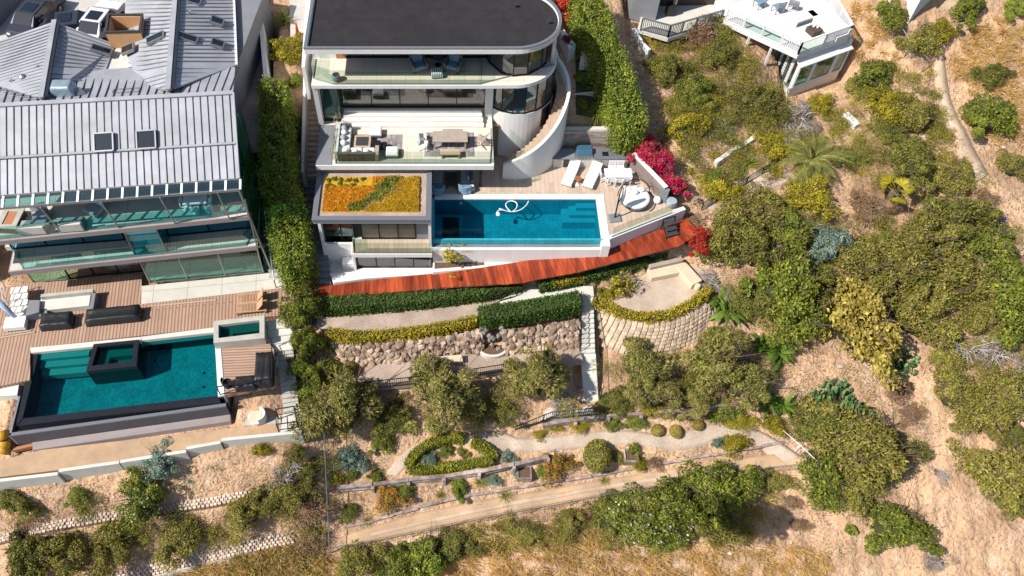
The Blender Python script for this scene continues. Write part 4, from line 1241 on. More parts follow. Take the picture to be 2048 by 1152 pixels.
for x, y, zz in ((310, 715, -4.59), (408, 740, -4.59), (408, 768, -4.59)):
 p = P(x, y + 6, zz)
 MB().lathe([(.09, 0), (.09, .01)], p, 10).obj('drain_cover', 'tile_black', DP)
def spa(name, label, o, i_, zr, zw, m, depth=1.0, fm='pool_step'):
 S = thing(name, label, 'spa', tuple(sum(o, Vector()) / 4))
 MB().ring([v.xy for v in o], [v.xy for v in i_], zr - .9 - depth * .5, zr).obj('rim', m, S, bevel=.01)
 MB().prism([v.xy for v in i_], zw - .02, zw).obj('water', 'water_teal', S)
 MB().prism([v.xy for v in i_], zw - .9, zw - .8).obj('floor', fm, S)
 a, b_, c, d = i_
 MB().prism([d.xy, c.xy, c.lerp(b_, .4).xy, d.lerp(a, .4).xy], zw - .8, zw - .35).obj('seat', fm, S)
 MB().prism([a.xy, d.xy, d.lerp(c, .3).xy, a.lerp(b_, .3).xy], zw - .8, zw - .36).obj('seat', fm, S)
 return S
spa('spa_tub', 'square dark-rimmed spa set into the teal pool', [P(172, 742, -2.85), P(273, 731, -2.85), P(278, 679, -2.85), P(187, 688, -2.85)], [P(184, 731, -2.85), P(264, 722, -2.85), P(267, 686, -2.85), P(195, 693, -2.85)], -2.85, -3.05, 'tile_black', 1.6)
spa('spa_tub', 'raised concrete-rimmed spa on the deck near the slatted chaises', [P(427, 686, -2.35), P(529, 676, -2.35), P(529, 630, -2.35), P(427, 642, -2.35)], [P(437, 676, -2.35), P(519, 666, -2.35), P(519, 640, -2.35), P(437, 650, -2.35)], -2.35, -2.6, 'concrete', .3, 'spa_floor')
# structure beneath the lower deck and stair to the dirt strip
UD = thing('deck_undercroft', 'concrete bay under the small deck beside the dark pool', 'retaining wall', (-12.2, 23.5, -5.6))
a, c = P(449, 792, -3.5), P(549, 775, -3.5)
MB().prism([(a.x - .3, a.y), (a.x, a.y), (a.x + .1, a.y + 3.5), (a.x - .2, a.y + 3.5)], -5.9, -3.46).obj('wall_body', 'pale_concrete', UD)
MB().prism([(a.x, a.y + 2.0), (c.x, c.y + 1.8), (c.x, c.y + 2.2), (a.x, a.y + 2.4)], -5.9, -3.46).obj('wall_body', 'concrete', UD)
MB().bar((a.x, a.y - .02, -3.28), (c.x, c.y - .02, -3.28), .1, .34).obj('edge_beam', 'white_render', UD)
MB().prism(px([(478, 806), (556, 792), (562, 846), (486, 852)], -4.93), -5.6, -4.93).obj('floor_slab', 'concrete', UD)
ST = thing('garden_stair', 'blue-grey stair running down between the small deck and the hedge', 'stair', (-10.3, 25.5, -5))
for i in range(4):
 t = i / 3
 q = [P2(532, 640 + 15 * i, -3.0 - .12 * i), P2(580, 634 + 15 * i, -3.0 - .12 * i), P2(586, 652 + 15 * i, -3.0 - .12 * i), P2(536, 658 + 15 * i, -3.0 - .12 * i)]
 MB().prism(q, -3.9, -3.05 - .13 * i).obj('tread', 'pale_concrete', ST)
for i in range(13):
 t = i / 12
 z = lerp(-3.6, -4.92, t)
 q = [P2(lerp(553, 566, t), lerp(697, 812, t), z), P2(lerp(586, 597, t), lerp(693, 806, t), z), P2(lerp(587, 598, t), lerp(706, 820, t), z), P2(lerp(554, 567, t), lerp(711, 826, t), z)]
 MB().prism(q, z - .6, z).obj('tread', 'concrete', ST)
MB().prism(px([(566, 825), (600, 818), (602, 866), (560, 874)], -4.92), -5.8, -4.92).obj('landing', 'pale_concrete', ST)
# railings of the small deck and the frame at the stair foot
RLs = thing('steel_railing', 'black steel railing round the small deck with covered furniture', 'railing', (-12, 24.5, -3.1))
def railing(T, pts, h, post=1.2, bal=0.0, top=.045, m='iron', mid=(), r=.012):
 """metal railing: top rail, posts and balusters as parts"""
 pts = [Vector(p) for p in pts]
 L = sum((b - a).length for a, b in zip(pts, pts[1:]))
 up = Vector((0, 0, h))
 t = MB()
 for a, b in zip(pts, pts[1:]):
  t.bar(a + up, b + up, top, top)
  for f in mid:
   t.bar(a + Vector((0, 0, h * f)), b + Vector((0, 0, h * f)), top * .7, top * .7)
 t.obj('rail', m, T)
 n = max(2, int(round(L / post)) + 1)
 for q in resample(pts, n):
  MB().bar(q, q + up, top, top).obj('post', m, T)
 if bal:
  nbm = int(L / bal)
  for q in resample(pts, max(2, nbm)):
   MB().bar(q + Vector((0, 0, .08)), q + up, r * 2, r * 2).obj('baluster', m, T)
railing(RLs, [P(441, 790, -3.1), P(549, 772, -3.1), P(549, 700, -3.1), P(545, 690, -3.1)], 1.0, 1.15, 0, .05, 'iron', (.08,))
FR = thing('steel_gate', 'black steel frame gate at the foot of the blue-grey stair', 'frame', (-10, 21.5, -5.6))
c4 = [P(560, 868, -4.92), P(600, 862, -4.92), P(594, 832, -4.92), P(558, 838, -4.92)]
for i in range(4):
 a, b_ = c4[i], c4[(i + 1) % 4]
 MB().bar(a, a + Vector((0, 0, 1.3)), .06).obj('post', 'iron', FR)
 MB().bar(a + Vector((0, 0, 1.3)), b_ + Vector((0, 0, 1.3)), .05).obj('rail', 'iron', FR)
 MB().bar(a + Vector((0, 0, .55)), b_ + Vector((0, 0, .55)), .04).obj('rail', 'iron', FR)
# stepped low wall at the edge of the dirt strip
LW = thing('low_wall', 'stepped low grey concrete wall along the bottom of the dirt strip', 'wall', (-18, 20, -6))
pz = [((-90, 974), (115, 950), -4.8), ((117, 944), (238, 927), -4.72), ((240, 926), (372, 905), -4.68), ((373, 899), (441, 887), -4.6), ((443, 882), (603, 866), -4.52)]
for (x0, y0), (x1, y1), z in pz:
 a, c = P(x0, y0, z), P(x1, y1, z)
 MB().band([a.xy, c.xy], .2, z - 1.9, z).obj('wall_section', 'pale_concrete', LW, bevel=.015)
# neighbour's corner at the far left edge
setting('neighbour_patio', MB().prism(px([(-120, 700), (50, 697), (34, 790), (-120, 800)], -3.3), -4.2, -3.3), 'off_white', 'cream patio corner at the left edge beside the dark pool', 'patio')
NB = thing('steel_steps', 'pale floating steps with thin railing at the left edge of the wooden deck', 'stair', (-27.2, 31, -3))
for i in range(5):
 q = px([(22 + i * .5, 575 + 13 * i), (56, 572 + 13 * i), (54, 583 + 13 * i), (20, 587 + 13 * i)], -2.2 - .16 * i)
 MB().prism(q, -2.35 - .16 * i, -2.2 - .16 * i).obj('tread', 'off_white', NB)
railing(NB, [P(12, 575, -2.1), P(24, 640, -3)], 1.0, 1.0, 0, .04, 'steel_grey', (.5,))
# ================================================================= RIGHT HOUSE (white roof deck over a sunroom)
RH = thing('deck_house', 'white sunroom with roof deck at the top right of the hillside', 'house', (24, 47, 1))
dk = [(23.58, 45.33), (27.52, 47.18), (27.0, 53), (19.0, 53), (19.27, 48.99)]
MB().prism(dk, 3.95, 4.28).obj('deck_slab', 'white_render', RH, bevel=.02)
MB().prism([(23.6, 45.5), (27.38, 47.25), (26.9, 52.9), (19.1, 52.9), (19.4, 49.05)], 4.281, 4.3).obj('deck_surface', 'white_render', RH)
MB().slope([Vector((24.05, 45.2, 3.3)), Vector((28.3, 47.25, 3.3)), Vector((27.6, 48.2, 3.95)), Vector((23.6, 46.3, 3.95))], .1).obj('sloped_ledge', 'white_render', RH)
fl = [Vector((24.12, 45.45, 0)), Vector((28.15, 47.4, 0))]
nF = 4
ts_ = [0, .32, .76, 1.0]
MB().band([fl[0].xy, fl[1].xy], .2, -.2, 1.35).obj('wall', 'white_render', RH)
MB().band([fl[0].xy, fl[1].xy], .2, 3.0, 3.3).obj('lintel', 'white_render', RH)
for t0, t1 in zip(ts_, ts_[1:]):
 a, b_ = fl[0].lerp(fl[1], t0), fl[0].lerp(fl[1], t1)
 d = (b_ - a).normalized()
 w_ = MB().hexa([(a + d * .1).to_tuple()[:2] + (1.35,), (b_ - d * .1).to_tuple()[:2] + (1.35,), ((b_ - d * .1).x, (b_ - d * .1).y + .03, 1.35), ((a + d * .1).x, (a + d * .1).y + .03, 1.35)],
     [(a + d * .1).to_tuple()[:2] + (3.0,), (b_ - d * .1).to_tuple()[:2] + (3.0,), ((b_ - d * .1).x, (b_ - d * .1).y + .03, 3.0), ((a + d * .1).x, (a + d * .1).y + .03, 3.0)]).obj('window', 'glass_green', RH)
 f = MB()
 for q in (a + d * .06, b_ - d * .06):
  f.bar((q.x, q.y, 1.3), (q.x, q.y, 3.05), .13, .13)
 f.bar((a.x, a.y, 1.38), (b_.x, b_.y, 1.38), .12, .08)
 f.obj('frame', 'white_metal', w_)
sl_ = [Vector((24.1, 45.5, 0)), Vector((23.55, 48.3, 0))]
MB().band([sl_[1].xy, sl_[0].xy], .15, -.3, 1.0).obj('wall', 'white_render', RH)
for i in range(4):
 a, b_ = sl_[0].lerp(sl_[1], i / 4 + .03), sl_[0].lerp(sl_[1], (i + 1) / 4 - .02)
 w_ = MB().band([b_.xy, a.xy], .03, 1.0, 3.2).obj('window', 'glass_dark' if i == 0 else 'glass_green', RH)
 f = MB()
 f.bar((a.x, a.y, .9), (a.x, a.y, 3.3), .12).bar((b_.x, b_.y, .9), (b_.x, b_.y, 3.3), .08)
 f.obj('frame', 'white_metal', w_)
 if i:
  for k in range(9):
   z = 1.15 + .22 * k
   MB().bar((a.x - .05, a.y, z), (b_.x - .05, b_.y, z), .05, .03).obj('louvre', 'steel_grey', w_)
MB().band([(23.5, 48.4), (20.5, 50.8)], .2, .5, 3.95).obj('wall', 'white_render', RH)
MB().prism([(24.3, 45.9), (27.9, 47.7), (27.4, 52), (23.4, 52)], 1.0, 1.1).obj('room_floor', 'interior_floor', RH)
MB().prism([(24.6, 50.5), (27.4, 51.5), (27.4, 51.7), (24.6, 50.7)], 1.1, 3.9).obj('room_wall', 'interior_dark', RH)
MB().band([(28.1, 47.45), (27.6, 52)], .15, -.2, 3.9).obj('wall', 'white_render', RH)
for x, y in ((22.2, 46.6), (20.9, 47.7)):
 MB().box(x - .07, x + .07, y - .07, y + .07, 1.0, 3.95).obj('post', 'white_render', RH)
# deck railing: glass bays and slatted bays
RR = thing('deck_railing', 'white and grey deck railing with glass and slatted bays', 'railing', (24, 46, 4.3))
A, B, C_, D_2 = Vector((19.35, 49.0, 4.3)), Vector((23.6, 45.42, 4.3)), Vector((27.45, 47.25, 4.3)), Vector((26.95, 52.5, 4.3))
def bayrail(T, a, b, kinds, h=1.0, m='white_metal'):
 n = len(kinds)
 for i, k in enumerate(kinds):
  p, q = a.lerp(b, i / n), a.lerp(b, (i + 1) / n)
  up = Vector((0, 0, h))
  MB().bar(p, p + up, .1).obj('post', m, T)
  MB().bar(p + up, q + up, .12, .06).obj('top_rail', m, T)
  MB().bar(p + Vector((0, 0, .1)), q + Vector((0, 0, .1)), .06, .06).obj('bottom_rail', m, T)
  d = (q - p).normalized()
  if k == 'g':
   nv = Vector((-d.y, d.x, 0)) * .015
   MB().hexa([p + d * .06 + Vector((0, 0, .14)), q - d * .06 + Vector((0, 0, .14)), q - d * .06 + nv + Vector((0, 0, .14)), p + d * .06 + nv + Vector((0, 0, .14))],
      [p + d * .06 + Vector((0, 0, h - .04)), q - d * .06 + Vector((0, 0, h - .04)), q - d * .06 + nv + Vector((0, 0, h - .04)), p + d * .06 + nv + Vector((0, 0, h - .04))]).obj('glass_panel', 'glass_clear', T)
  else:
   nn = max(3, int((q - p).length / .13))
   for j in range(1, nn):
    s = p.lerp(q, j / nn)
    MB().bar(s + Vector((0, 0, .1)), s + up, .05, .05).obj('baluster', m, T)
 MB().bar(b, b + Vector((0, 0, h)), .1).obj('post', m, T)
bayrail(RR, A, B, 'sggs')
bayrail(RR, B, C_, 'gs')
bayrail(RR, C_, D_2, 'ssg')
# grey wing of the right house with its own balcony
GB = thing('shingled_house', 'grey-brown house wing with slatted balcony at the top edge', 'house', (16, 50.5, 4))
MB().prism([(12.9, 50.3), (14.6, 49.6), (14.6, 56), (12.9, 56)], 3.5, 8.5).obj('wall', 'grey_render', GB)
MB().prism([(14.6, 51.2), (19.2, 51.4), (19.2, 56), (14.6, 56)], 3.5, 7.5).obj('wall', 'interior_dark', GB)
MB().prism([(13.2, 48.6), (15.2, 47.6), (19.3, 49.4), (19.2, 51.4), (14, 51.2)], 3.6, 3.9).obj('balcony_slab', 'pale_concrete', GB)
MB().prism([(14.3, 50.2), (17.8, 50.6), (17.8, 55), (14.3, 55)], 7.0, 7.3).obj('canopy', 'white_render', GB)
for x, y in ((14.0, 50.4), (15.9, 50.3)):
 MB().box(x - .12, x + .12, y - .12, y + .12, 3.9, 7).obj('post', 'sleeper', GB)
bayrail(GB, Vector((15.2, 47.7, 3.9)), Vector((19.2, 49.4, 3.9)), 'sgss', 1.0, 'steel_grey')
bayrail(GB, Vector((13.4, 48.5, 3.9)), Vector((15.2, 47.7, 3.9)), 's', 1.0, 'steel_grey')
MB().box(15.4, 16.0, 50.0, 50.6, 3.9, 4.8).obj('grill_cover', 'black_cover', GB, bevel=.05)
# white neighbour at the very top right
WH = thing('white_gable_wall', 'plain white gable wall at the top right corner', 'house', tuple(onground(1830, 30)))
p0 = onground(1815, 48)
MB().prism([(p0.x, p0.y), (p0.x + 3.8, p0.y + 3.0), (p0.x + 1.5, p0.y + 7), (p0.x - 1.5, p0.y + 5)], p0.z - 1.5, p0.z + 3.2).obj('wall', 'white_render', WH)
MB().prism([(p0.x - .2, p0.y - .25), (p0.x + 4.1, p0.y + 3.0), (p0.x + 1.5, p0.y + 7.3), (p0.x - 1.8, p0.y + 5)], p0.z + 3.2, p0.z + 3.4).obj('roof', 'charcoal', WH)
# hillside fences and small walls on the right
def hillfence(name, label, pts, h, step=1.6, m='steel_grey', mesh=True, r=.03):
 T = thing(name, label, 'fence', tuple(onground(*pts[0])))
 q = [onground(x, y) for x, y in pts]
 L = sum((b - a).length for a, b in zip(q, q[1:]))
 n = max(2, int(L / step) + 1)
 q = resample(q, n)
 for v in q:
  v.z = G(v.x, v.y)
  MB().tube(v - Vector((0, 0, .2)), v + Vector((0, 0, h)), r, r, 6).obj('post', m, T)
 t = MB()
 w = MB()
 for a, b in zip(q, q[1:]):
  t.tube(a + Vector((0, 0, h - .03)), b + Vector((0, 0, h - .03)), r * .8, r * .8, 5)
  if mesh:
   k = max(2, int((b - a).length / .22))
   for i in range(k):
    for s in (0, 1):
     u, v = a.lerp(b, i / k), a.lerp(b, (i + 1) / k)
     if s:
      u, v = v, u
     w.bar(u + Vector((0, 0, .05)), v.lerp(u, -2) + Vector((0, 0, h - .05)) if 0 < i < k - 3 else v + Vector((0, 0, h - .05)), .006, .006)
 t.obj('top_rail', m, T)
 if mesh:
  o = w.obj('wire_mesh', m, T)
  o['kind'] = 'stuff'
 return T
hillfence('wire_fence', 'chain-link fence dropping down the slope beside the leafy hedge on the left', [(652, 862), (655, 930), (658, 1000), (661, 1060), (663, 1106)], 1.3)
hillfence('wire_fence', 'long chain-link fence below the dirt track', [(664, 1106), (800, 1080), (950, 1046), (1100, 1019), (1300, 984), (1450, 957), (1550, 942), (1612, 938)], 1.0, 2.4, 'steel_grey', True, .022)
hillfence('wire_fence', 'short wire gate at the right end of the gravel path', [(1556, 876), (1590, 905), (1622, 936)], 1.1, 1.2, 'white_metal')
hillfence('wire_fence', 'pale wire fence running down the slope right of the roof deck', [(1740, 0), (1768, 40), (1790, 85), (1803, 110), (1842, 145)], 1.2, 1.5, 'steel_grey')
BR = thing('low_railing', 'low black railing beside the sandy path under the palm', 'railing', tuple(onground(1470, 375)))
railing(BR, [onground(1402, 420), onground(1468, 382), onground(1552, 333)], .75, 1.4, 0, .05, 'iron', (.2, .45, .7))
def wallblocks(name, label, pts, h, m, w=.3, dz=-.5):
 T = thing(name, label, 'wall', tuple(onground(*pts[0])))
 q = [onground(x, y) for x, y in pts]
 for a, b in zip(q, q[1:]):
  z = max(a.z, b.z)
  MB().band([a.xy, b.xy], w, min(a.z, b.z) + dz, z + h).obj('wall_section', m, T, bevel=.03)
 return T
wallblocks('broken_wall', 'broken white garden wall below the agaves', [(1432, 336), (1462, 312), (1490, 297), (1512, 280)], .3, 'off_white')
wallblocks('garden_wall', 'cracked white wall beside the tall hedge near the slatted balcony', [(1262, 68), (1276, 95), (1292, 120)], .5, 'white_render', .25)
wallblocks('low_kerb', 'white kerb at the foot of the bougainvillea bank', [(1280, 268), (1300, 300), (1330, 350), (1352, 385)], .25, 'white_render', .12)
T = thing('stone_bench', 'white concrete slab lying on the sandy slope below the sunroom', 'slab', tuple(onground(1700, 245)))
a = onground(1700, 245)
MB().obox((a.x, a.y, a.z - .1), .5, 1.3, .5, .45).obj('slab', 'white_render', T, bevel=.04)
# ================================================================= GARDEN STONEWORK
def course_wall(name, label, cat, top, bot, rows, cols, m, size=(.95, .8), jit=.1, bulge=.0, seed=1, dark='dark_soil', sub=0):
 """battered wall of single blocks between a top line and a bottom line"""
 T = thing(name, label, cat, tuple(sum(top, Vector()) / len(top)))
 rnd = random.Random(seed)
 a, c = smoothline(top, 40), smoothline(bot, 40)
 bk = MB()
 V = []
 back = Vector((0, .22, -.16))
 for p, q in zip(a, c):
  V += [p + back, q + back]
 bk.add(V, [(2 * i, 2 * i + 1, 2 * i + 3, 2 * i + 2) for i in range(39)])
 bk.obj('bank_soil', dark, T)
 def at(u, v):
  k = min(38.999, max(0, u * 39))
  i = int(k)
  p, q = a[i].lerp(a[i + 1], k - i), c[i].lerp(c[i + 1], k - i)
  return p.lerp(q, v)
 protos = []
 for s in range(5):
  mb = MB()
  if m == 'stone_block':
   mb.cushion(-.5, .5, -.5, .5, -.5, .5, .16)
  else:
   sd = seed * 10 + s
   mb.ell((0, 0, 0), (.56, .56, .56), 7, 4, lambda v: 1 + .5 * noise.noise(v * 1.7 + Vector((sd, 0, 0))))
  o = mb.obj('block', m)
  protos.append(o.data)
  bpy.data.objects.remove(o)
 for r in range(rows):
  for k in range(cols):
   u = (k + .5 + (.5 if r % 2 else 0)) / cols
   if u > 1:
    continue
   v = (r + .5) / rows
   p = at(u, v)
   du = (at(min(1, u + .02), v) - at(max(0, u - .02), v)).normalized()
   dv = (at(u, min(1, v + .1)) - at(u, max(0, v - .1)))
   wl_ = (at(min(1, u + .5 / cols), v) - at(max(0, u - .5 / cols), v)).length
   hv = dv.length * (1 / rows) / .2 if rows > 0 else .3
   o = bpy.data.objects.new('block', rnd.choice(protos))
   COL.objects.link(o)
   o.parent = T
   o.location = p - T.location + Vector((rnd.uniform(-jit, jit) * .4, rnd.uniform(-jit, jit) * .4, rnd.uniform(-jit, jit) * .3))
   o.rotation_euler = (R(38) + rnd.uniform(-jit, jit) * 2, rnd.uniform(-jit, jit) * 2, math.atan2(du.y, du.x) + rnd.uniform(-jit, jit))
   o.scale = (wl_ * size[0] * rnd.uniform(1 - jit, 1 + jit), .42, hv * size[1] * rnd.uniform(1 - jit, 1 + jit))
 return T
course_wall('rubble_bank', 'rough reddish stone bank under the long yellow hedge', 'stone bank', [P(645, 672, -3.35), P(700, 682, -3.35), (P(830, 683, -3.35)), P(960, 664, -3.35)], [P(700, 735, -4.85), P(745, 728, -4.85), P(860, 718, -4.85), P(965, 706, -4.85)], 8, 37, 'stone_rough', (1.45, .62), .24, seed=4)
course_wall('rubble_bank', 'rough tan stone bank with creepers right of the dry waterfall', 'stone bank', [P(1005, 662, -3.4), P(1080, 655, -3.4), P(1158, 640, -3.4)], [P(1008, 708, -4.85), P(1080, 705, -4.85), P(1158, 692, -4.85)], 7, 21, 'stone_rough', (1.45, .62), .24, seed=5)
course_wall('block_wall', 'curved wall of cream hollow blocks below the sandy terrace', 'block wall', [P(1192, 608, -3.05), P(1230, 634, -3.05), P(1290, 650, -3.05), P(1350, 640, -3.05), P(1412, 606, -3.05)], [P(1205, 690, -4.9), P(1250, 708, -4.9), P(1310, 712, -4.9), P(1385, 695, -4.9), P(1440, 650, -4.9)], 9, 22, 'stone_block', (.88, .8), .05, seed=6)
# small-block terraces on the left slope: too small to pick apart
def blockband(label, top, rows, bw):
 T = thing('block_terrace', label, 'block wall', tuple(onground(*top[0])))
 mb = MB()
 g0 = [onground(x, y) for x, y in top]
 L = sum((b - a).length for a, b in zip(g0, g0[1:]))
 n = int(L / bw)
 q = resample(g0, n)
 rnd = random.Random(2)
 for i in range(n - 1):
  for r in range(rows):
   p = q[i].lerp(q[i + 1], .5 if r % 2 else 0)
   z = G(p.x, p.y)
   mb.obox((p.x + rnd.uniform(-.02, .02), p.y - r * .15, z - .05 - r * .1 + rnd.uniform(-.02, .02)), bw * .68, .16, .15, .1 + rnd.uniform(-.1, .1))
 o = mb.obj('block_courses', 'stone_pale', T)
 o['kind'] = 'stuff'
 s = MB()
 V = []
 for p in q:
  z = G(p.x, p.y)
  V += [(p.x, p.y + .1, z + .03), (p.x, p.y - rows * .15, z - rows * .1 - .03)]
 s.add(V, [(2 * i, 2 * i + 1, 2 * i + 3, 2 * i + 2) for i in range(n - 1)])
 s.obj('fill_soil', 'dark_soil', T)
blockband('upper band of small cream retaining blocks on the left slope', [(-60, 1088), (90, 1050), (200, 1030), (330, 1012), (430, 997), (525, 980)], 3, .25)
blockband('lower band of small cream retaining blocks near the bottom left', [(190, 1158), (300, 1132), (420, 1103), (520, 1080), (590, 1066)], 4, .25)
ribbon('drain_channel', [(240, 1168), (330, 1146), (430, 1118), (520, 1096)], [(240, 1180), (330, 1156), (430, 1126), (520, 1102)], .06, 'concrete', 'concrete strip below the lower band of cream blocks', 'drain', 24, 3)
# fountain: dry rock fall over a white half-round basin
FT = thing('rock_fountain', 'dry grey rock waterfall above a white half-round basin', 'fountain', tuple(P(980, 690, -4.8)))
random.seed(11)
for i in range(26):
 t = random.random()
 p = P(lerp(958, 1004, random.random()), lerp(655, 700, t), lerp(-3.3, -4.7, t))
 MB().ell(p, (random.uniform(.1, .2), random.uniform(.1, .2), random.uniform(.15, .34)), 6, 4, lambda v: 1 + .3 * noise.noise(v * 2 + Vector((i, 0, 0)))).obj('boulder', 'rock_grey', FT)
bc_ = P(985, 702, -4.83)
bo = [(bc_.x + math.cos(R(a)) * 1.05, bc_.y + .25 + math.sin(R(a)) * .85) for a in np.linspace(180, 360, 14)]
bi = [(bc_.x + math.cos(R(a)) * .88, bc_.y + .25 + math.sin(R(a)) * .68) for a in np.linspace(180, 360, 14)]
MB().ring(bo, bi, -5.0, -4.55).obj('basin', 'pale_concrete', FT, bevel=.02)
MB().prism(bi, -5.0, -4.6).obj('basin_soil', 'dark_soil', FT)
def bench_block(label, x, y, z, w, d, h, rz, m='stone_bench', name='stone_bench'):
 p = P(x, y, z)
 T = thing(name, label, 'bench')
 MB().cushion(-w / 2, w / 2, -d / 2, d / 2, h - .14, h, .04).obj('seat', m, T)
 MB().box(-w / 2 + .06, w / 2 - .06, -d / 2 + .05, d / 2 - .05, 0, h - .14).obj('base', m, T, bevel=.02)
 return place(T, (p.x, p.y, z), rz)
bench_block('yellow-cream stone bench on the lower gravel terrace', 902, 724, -4.85, 1.5, .5, .45, .1)
bench_block('pale stone bench half hidden beside the dry waterfall basin', 1070, 702, -4.85, 1.5, .5, .45, .08)
# cream corner bench
CBn = thing('corner_bench', 'cream L-shaped corner bench on the sandy terrace', 'bench', tuple(P(1360, 560, -3.0)))
z0 = -3.0
A1, A2 = P(1303, 556, z0 + .45), P(1378, 541, z0 + .45)
d = (A2 - A1).normalized()
nv = Vector((-d.y, d.x, 0))
def cush(T, name, a, b, w, zb, zt, m):
 d = (b - a).normalized()
 n = Vector((-d.y, d.x, 0)) * w
 MB().hexa([(a.x, a.y, zb), (b.x, b.y, zb), (b.x + n.x, b.y + n.y, zb), (a.x + n.x, a.y + n.y, zb)], [(a.x, a.y, zt), (b.x, b.y, zt), (b.x + n.x, b.y + n.y, zt), (a.x + n.x, a.y + n.y, zt)]).obj(name, m, T, bevel=.05)
cush(CBn, 'seat', A1, A2, .75, z0, z0 + .45, 'stone_bench')
B1, B2 = P(1372, 572, z0 + .45), P(1364, 527, z0 + .45)
cush(CBn, 'side_seat', P(1405, 560, z0 + .5), P(1372, 524, z0 + .5), .85, z0, z0 + .5, 'stone_bench')
cush(CBn, 'backrest', P(1300, 538, z0 + .6) , P(1366, 523, z0 + .6), .3, z0, z0 + .75, 'teak_grey')
T = thing('stone_stool', 'small round terracotta-toned stool beside the cream corner bench', 'stool', tuple(P(1393, 578, z0)))
MB().lathe([(.17, 0), (.21, .12), (.19, .3), (.16, .42)], T.location, 12).obj('body', 'stone_bench', T)
# paths, stairs and rails of the middle garden
GPZ = -2.95
setting('concrete_path', MB().prism(px([(1000, 600), (1048, 578), (1075, 571), (1186, 572), (1188, 592), (1070, 596), (1000, 612)], GPZ), -3.6, GPZ), 'pale_concrete', 'pale concrete path between the two clipped hedges', 'path')
GS = thing('garden_stair', 'straight concrete stair between black railings below the clipped hedges', 'stair', tuple(P(1172, 650, -4)))
for i in range(11):
 t = i / 10
 z = lerp(-3.1, -4.9, t)
 y = lerp(594, 694, t)
 q = px([(1161, y), (1187 + 3 * t, y - 2), (1187 + 3 * t, y + 11), (1161, y + 12)], z)
 MB().prism(q, z - .5, z).obj('tread', 'pale_concrete', GS)
q = px([(1162, 703), (1191, 700), (1196, 805), (1168, 808)], -5.4)
MB().slope([P(1162, 703, -4.95), P(1191, 700, -4.95), P(1197, 806, -6.35), P(1168, 808, -6.35)], .4).obj('ramp', 'pale_concrete', GS)
MB().prism(px([(1095, 808), (1198, 800), (1205, 826), (1100, 836)], -6.4), -7.0, -6.4).obj('landing', 'pale_concrete', GS)
for i in range(6):
 z = -6.52 - .17 * i
 q = px([(1088 - 11 * i, 812 + 4.5 * i), (1100 - 11 * i, 810 + 4.5 * i), (1104 - 11 * i, 834 + 4.5 * i), (1092 - 11 * i, 838 + 4.5 * i)], z)
 MB().prism(q, z - .7, z).obj('tread', 'pale_concrete', GS)
def irail(label, pts, h=.95, bal=.13, name='iron_railing'):
 T = thing(name, label, 'railing', tuple(pts[0]))
 railing(T, pts, h, 1.8, bal, .045, 'iron', (.1,))
 return T
irail('black railing on the left of the concrete garden stair', [P(1159, 600, -3.1), P(1159, 704, -4.95)])
irail('black railing on the right of the concrete garden stair', [P(1188, 585, -2.95), P(1192, 700, -4.95), P(1199, 800, -6.3)])
irail('short black railing between the concrete path and the lower clipped hedge', [P(1020, 597, -2.95), P(965, 617, -3.25)])
irail('black railing along the edge of the lower gravel terrace', [P(722, 780, -4.85), P(880, 763, -4.85), P(1010, 743, -4.85)])
irail('black railing beside the bottom landing of the garden stair', [P(1207, 828, -6.4), P(1100, 838, -6.4), P(1030, 866, -7.5)])
# timber retaining walls of the lowest garden
def sleepers(name, label, pts, h, post=2.2, layers=2, posts=True, w=.16, seed=3, jit=.04):
 T = thing(name, label, 'timber wall', tuple(onground(*pts[0])))
 rnd = random.Random(seed)
 q = [onground(x, y) for x, y in pts]
 L = sum((b - a).length for a, b in zip(q, q[1:]))
 n = max(2, int(L / post) + 1)
 q = resample(q, n)
 for i, (a, b) in enumerate(zip(q, q[1:])):
  for k in range(layers):
   j = lambda: Vector((rnd.uniform(-jit, jit), rnd.uniform(-jit, jit), rnd.uniform(-jit, jit)))
   z = h * (k + .5) / layers
   MB().bar(a + Vector((0, 0, z)) + j(), b + Vector((0, 0, z)) + j(), w, h / layers * .92).obj('sleeper', 'sleeper', T, bevel=.02)
  if posts:
   MB().obox((b.x, b.y - .2, b.z - .9), .2, .2, h + .85, rnd.uniform(-.2, .2)).obj('post', 'sleeper', T, bevel=.02)
 return T
sleepers('timber_wall', 'weathered timber retaining wall under the half-oval hedge', [(676, 982), (760, 974), (870, 961), (960, 949), (1095, 920)], .6, 2.1, 3, True, .24)
sleepers('timber_wall', 'grey timber retaining wall above the gravel path', [(1085, 856), (1200, 838), (1300, 832), (1400, 822), (1470, 815)], .5, 1.9, 2, True, .2, 5)
sleepers('log_edging', 'line of weathered logs along the top of the dirt track', [(690, 1056), (790, 1030), (860, 1010), (940, 992), (1040, 975), (1190, 952), (1310, 930), (1440, 908), (1570, 886)], .16, 1.5, 1, False, .17, 8, .05)
def planter(label, x, y):
 p = onground(x, y)
 T = thing('planter_box', label, 'planter', tuple(p))
 for dx, dy, sx, sy in ((0, -.4, .9, .08), (0, .4, .9, .08), (-.41, 0, .08, .72), (.41, 0, .08, .72)):
  MB().box(p.x + dx - sx / 2, p.x + dx + sx / 2, p.y + dy - sy / 2, p.y + dy + sy / 2, p.z - .3, p.z + .32).obj('board', 'sleeper', T)
 MB().box(p.x - .36, p.x + .36, p.y - .36, p.y + .36, p.z - .2, p.z + .22).obj('soil', 'dark_soil', T)
planter('open square timber planter right of the big round shrub', 1261, 914)
planter('open square timber planter below the leaning timber wall', 1048, 948)
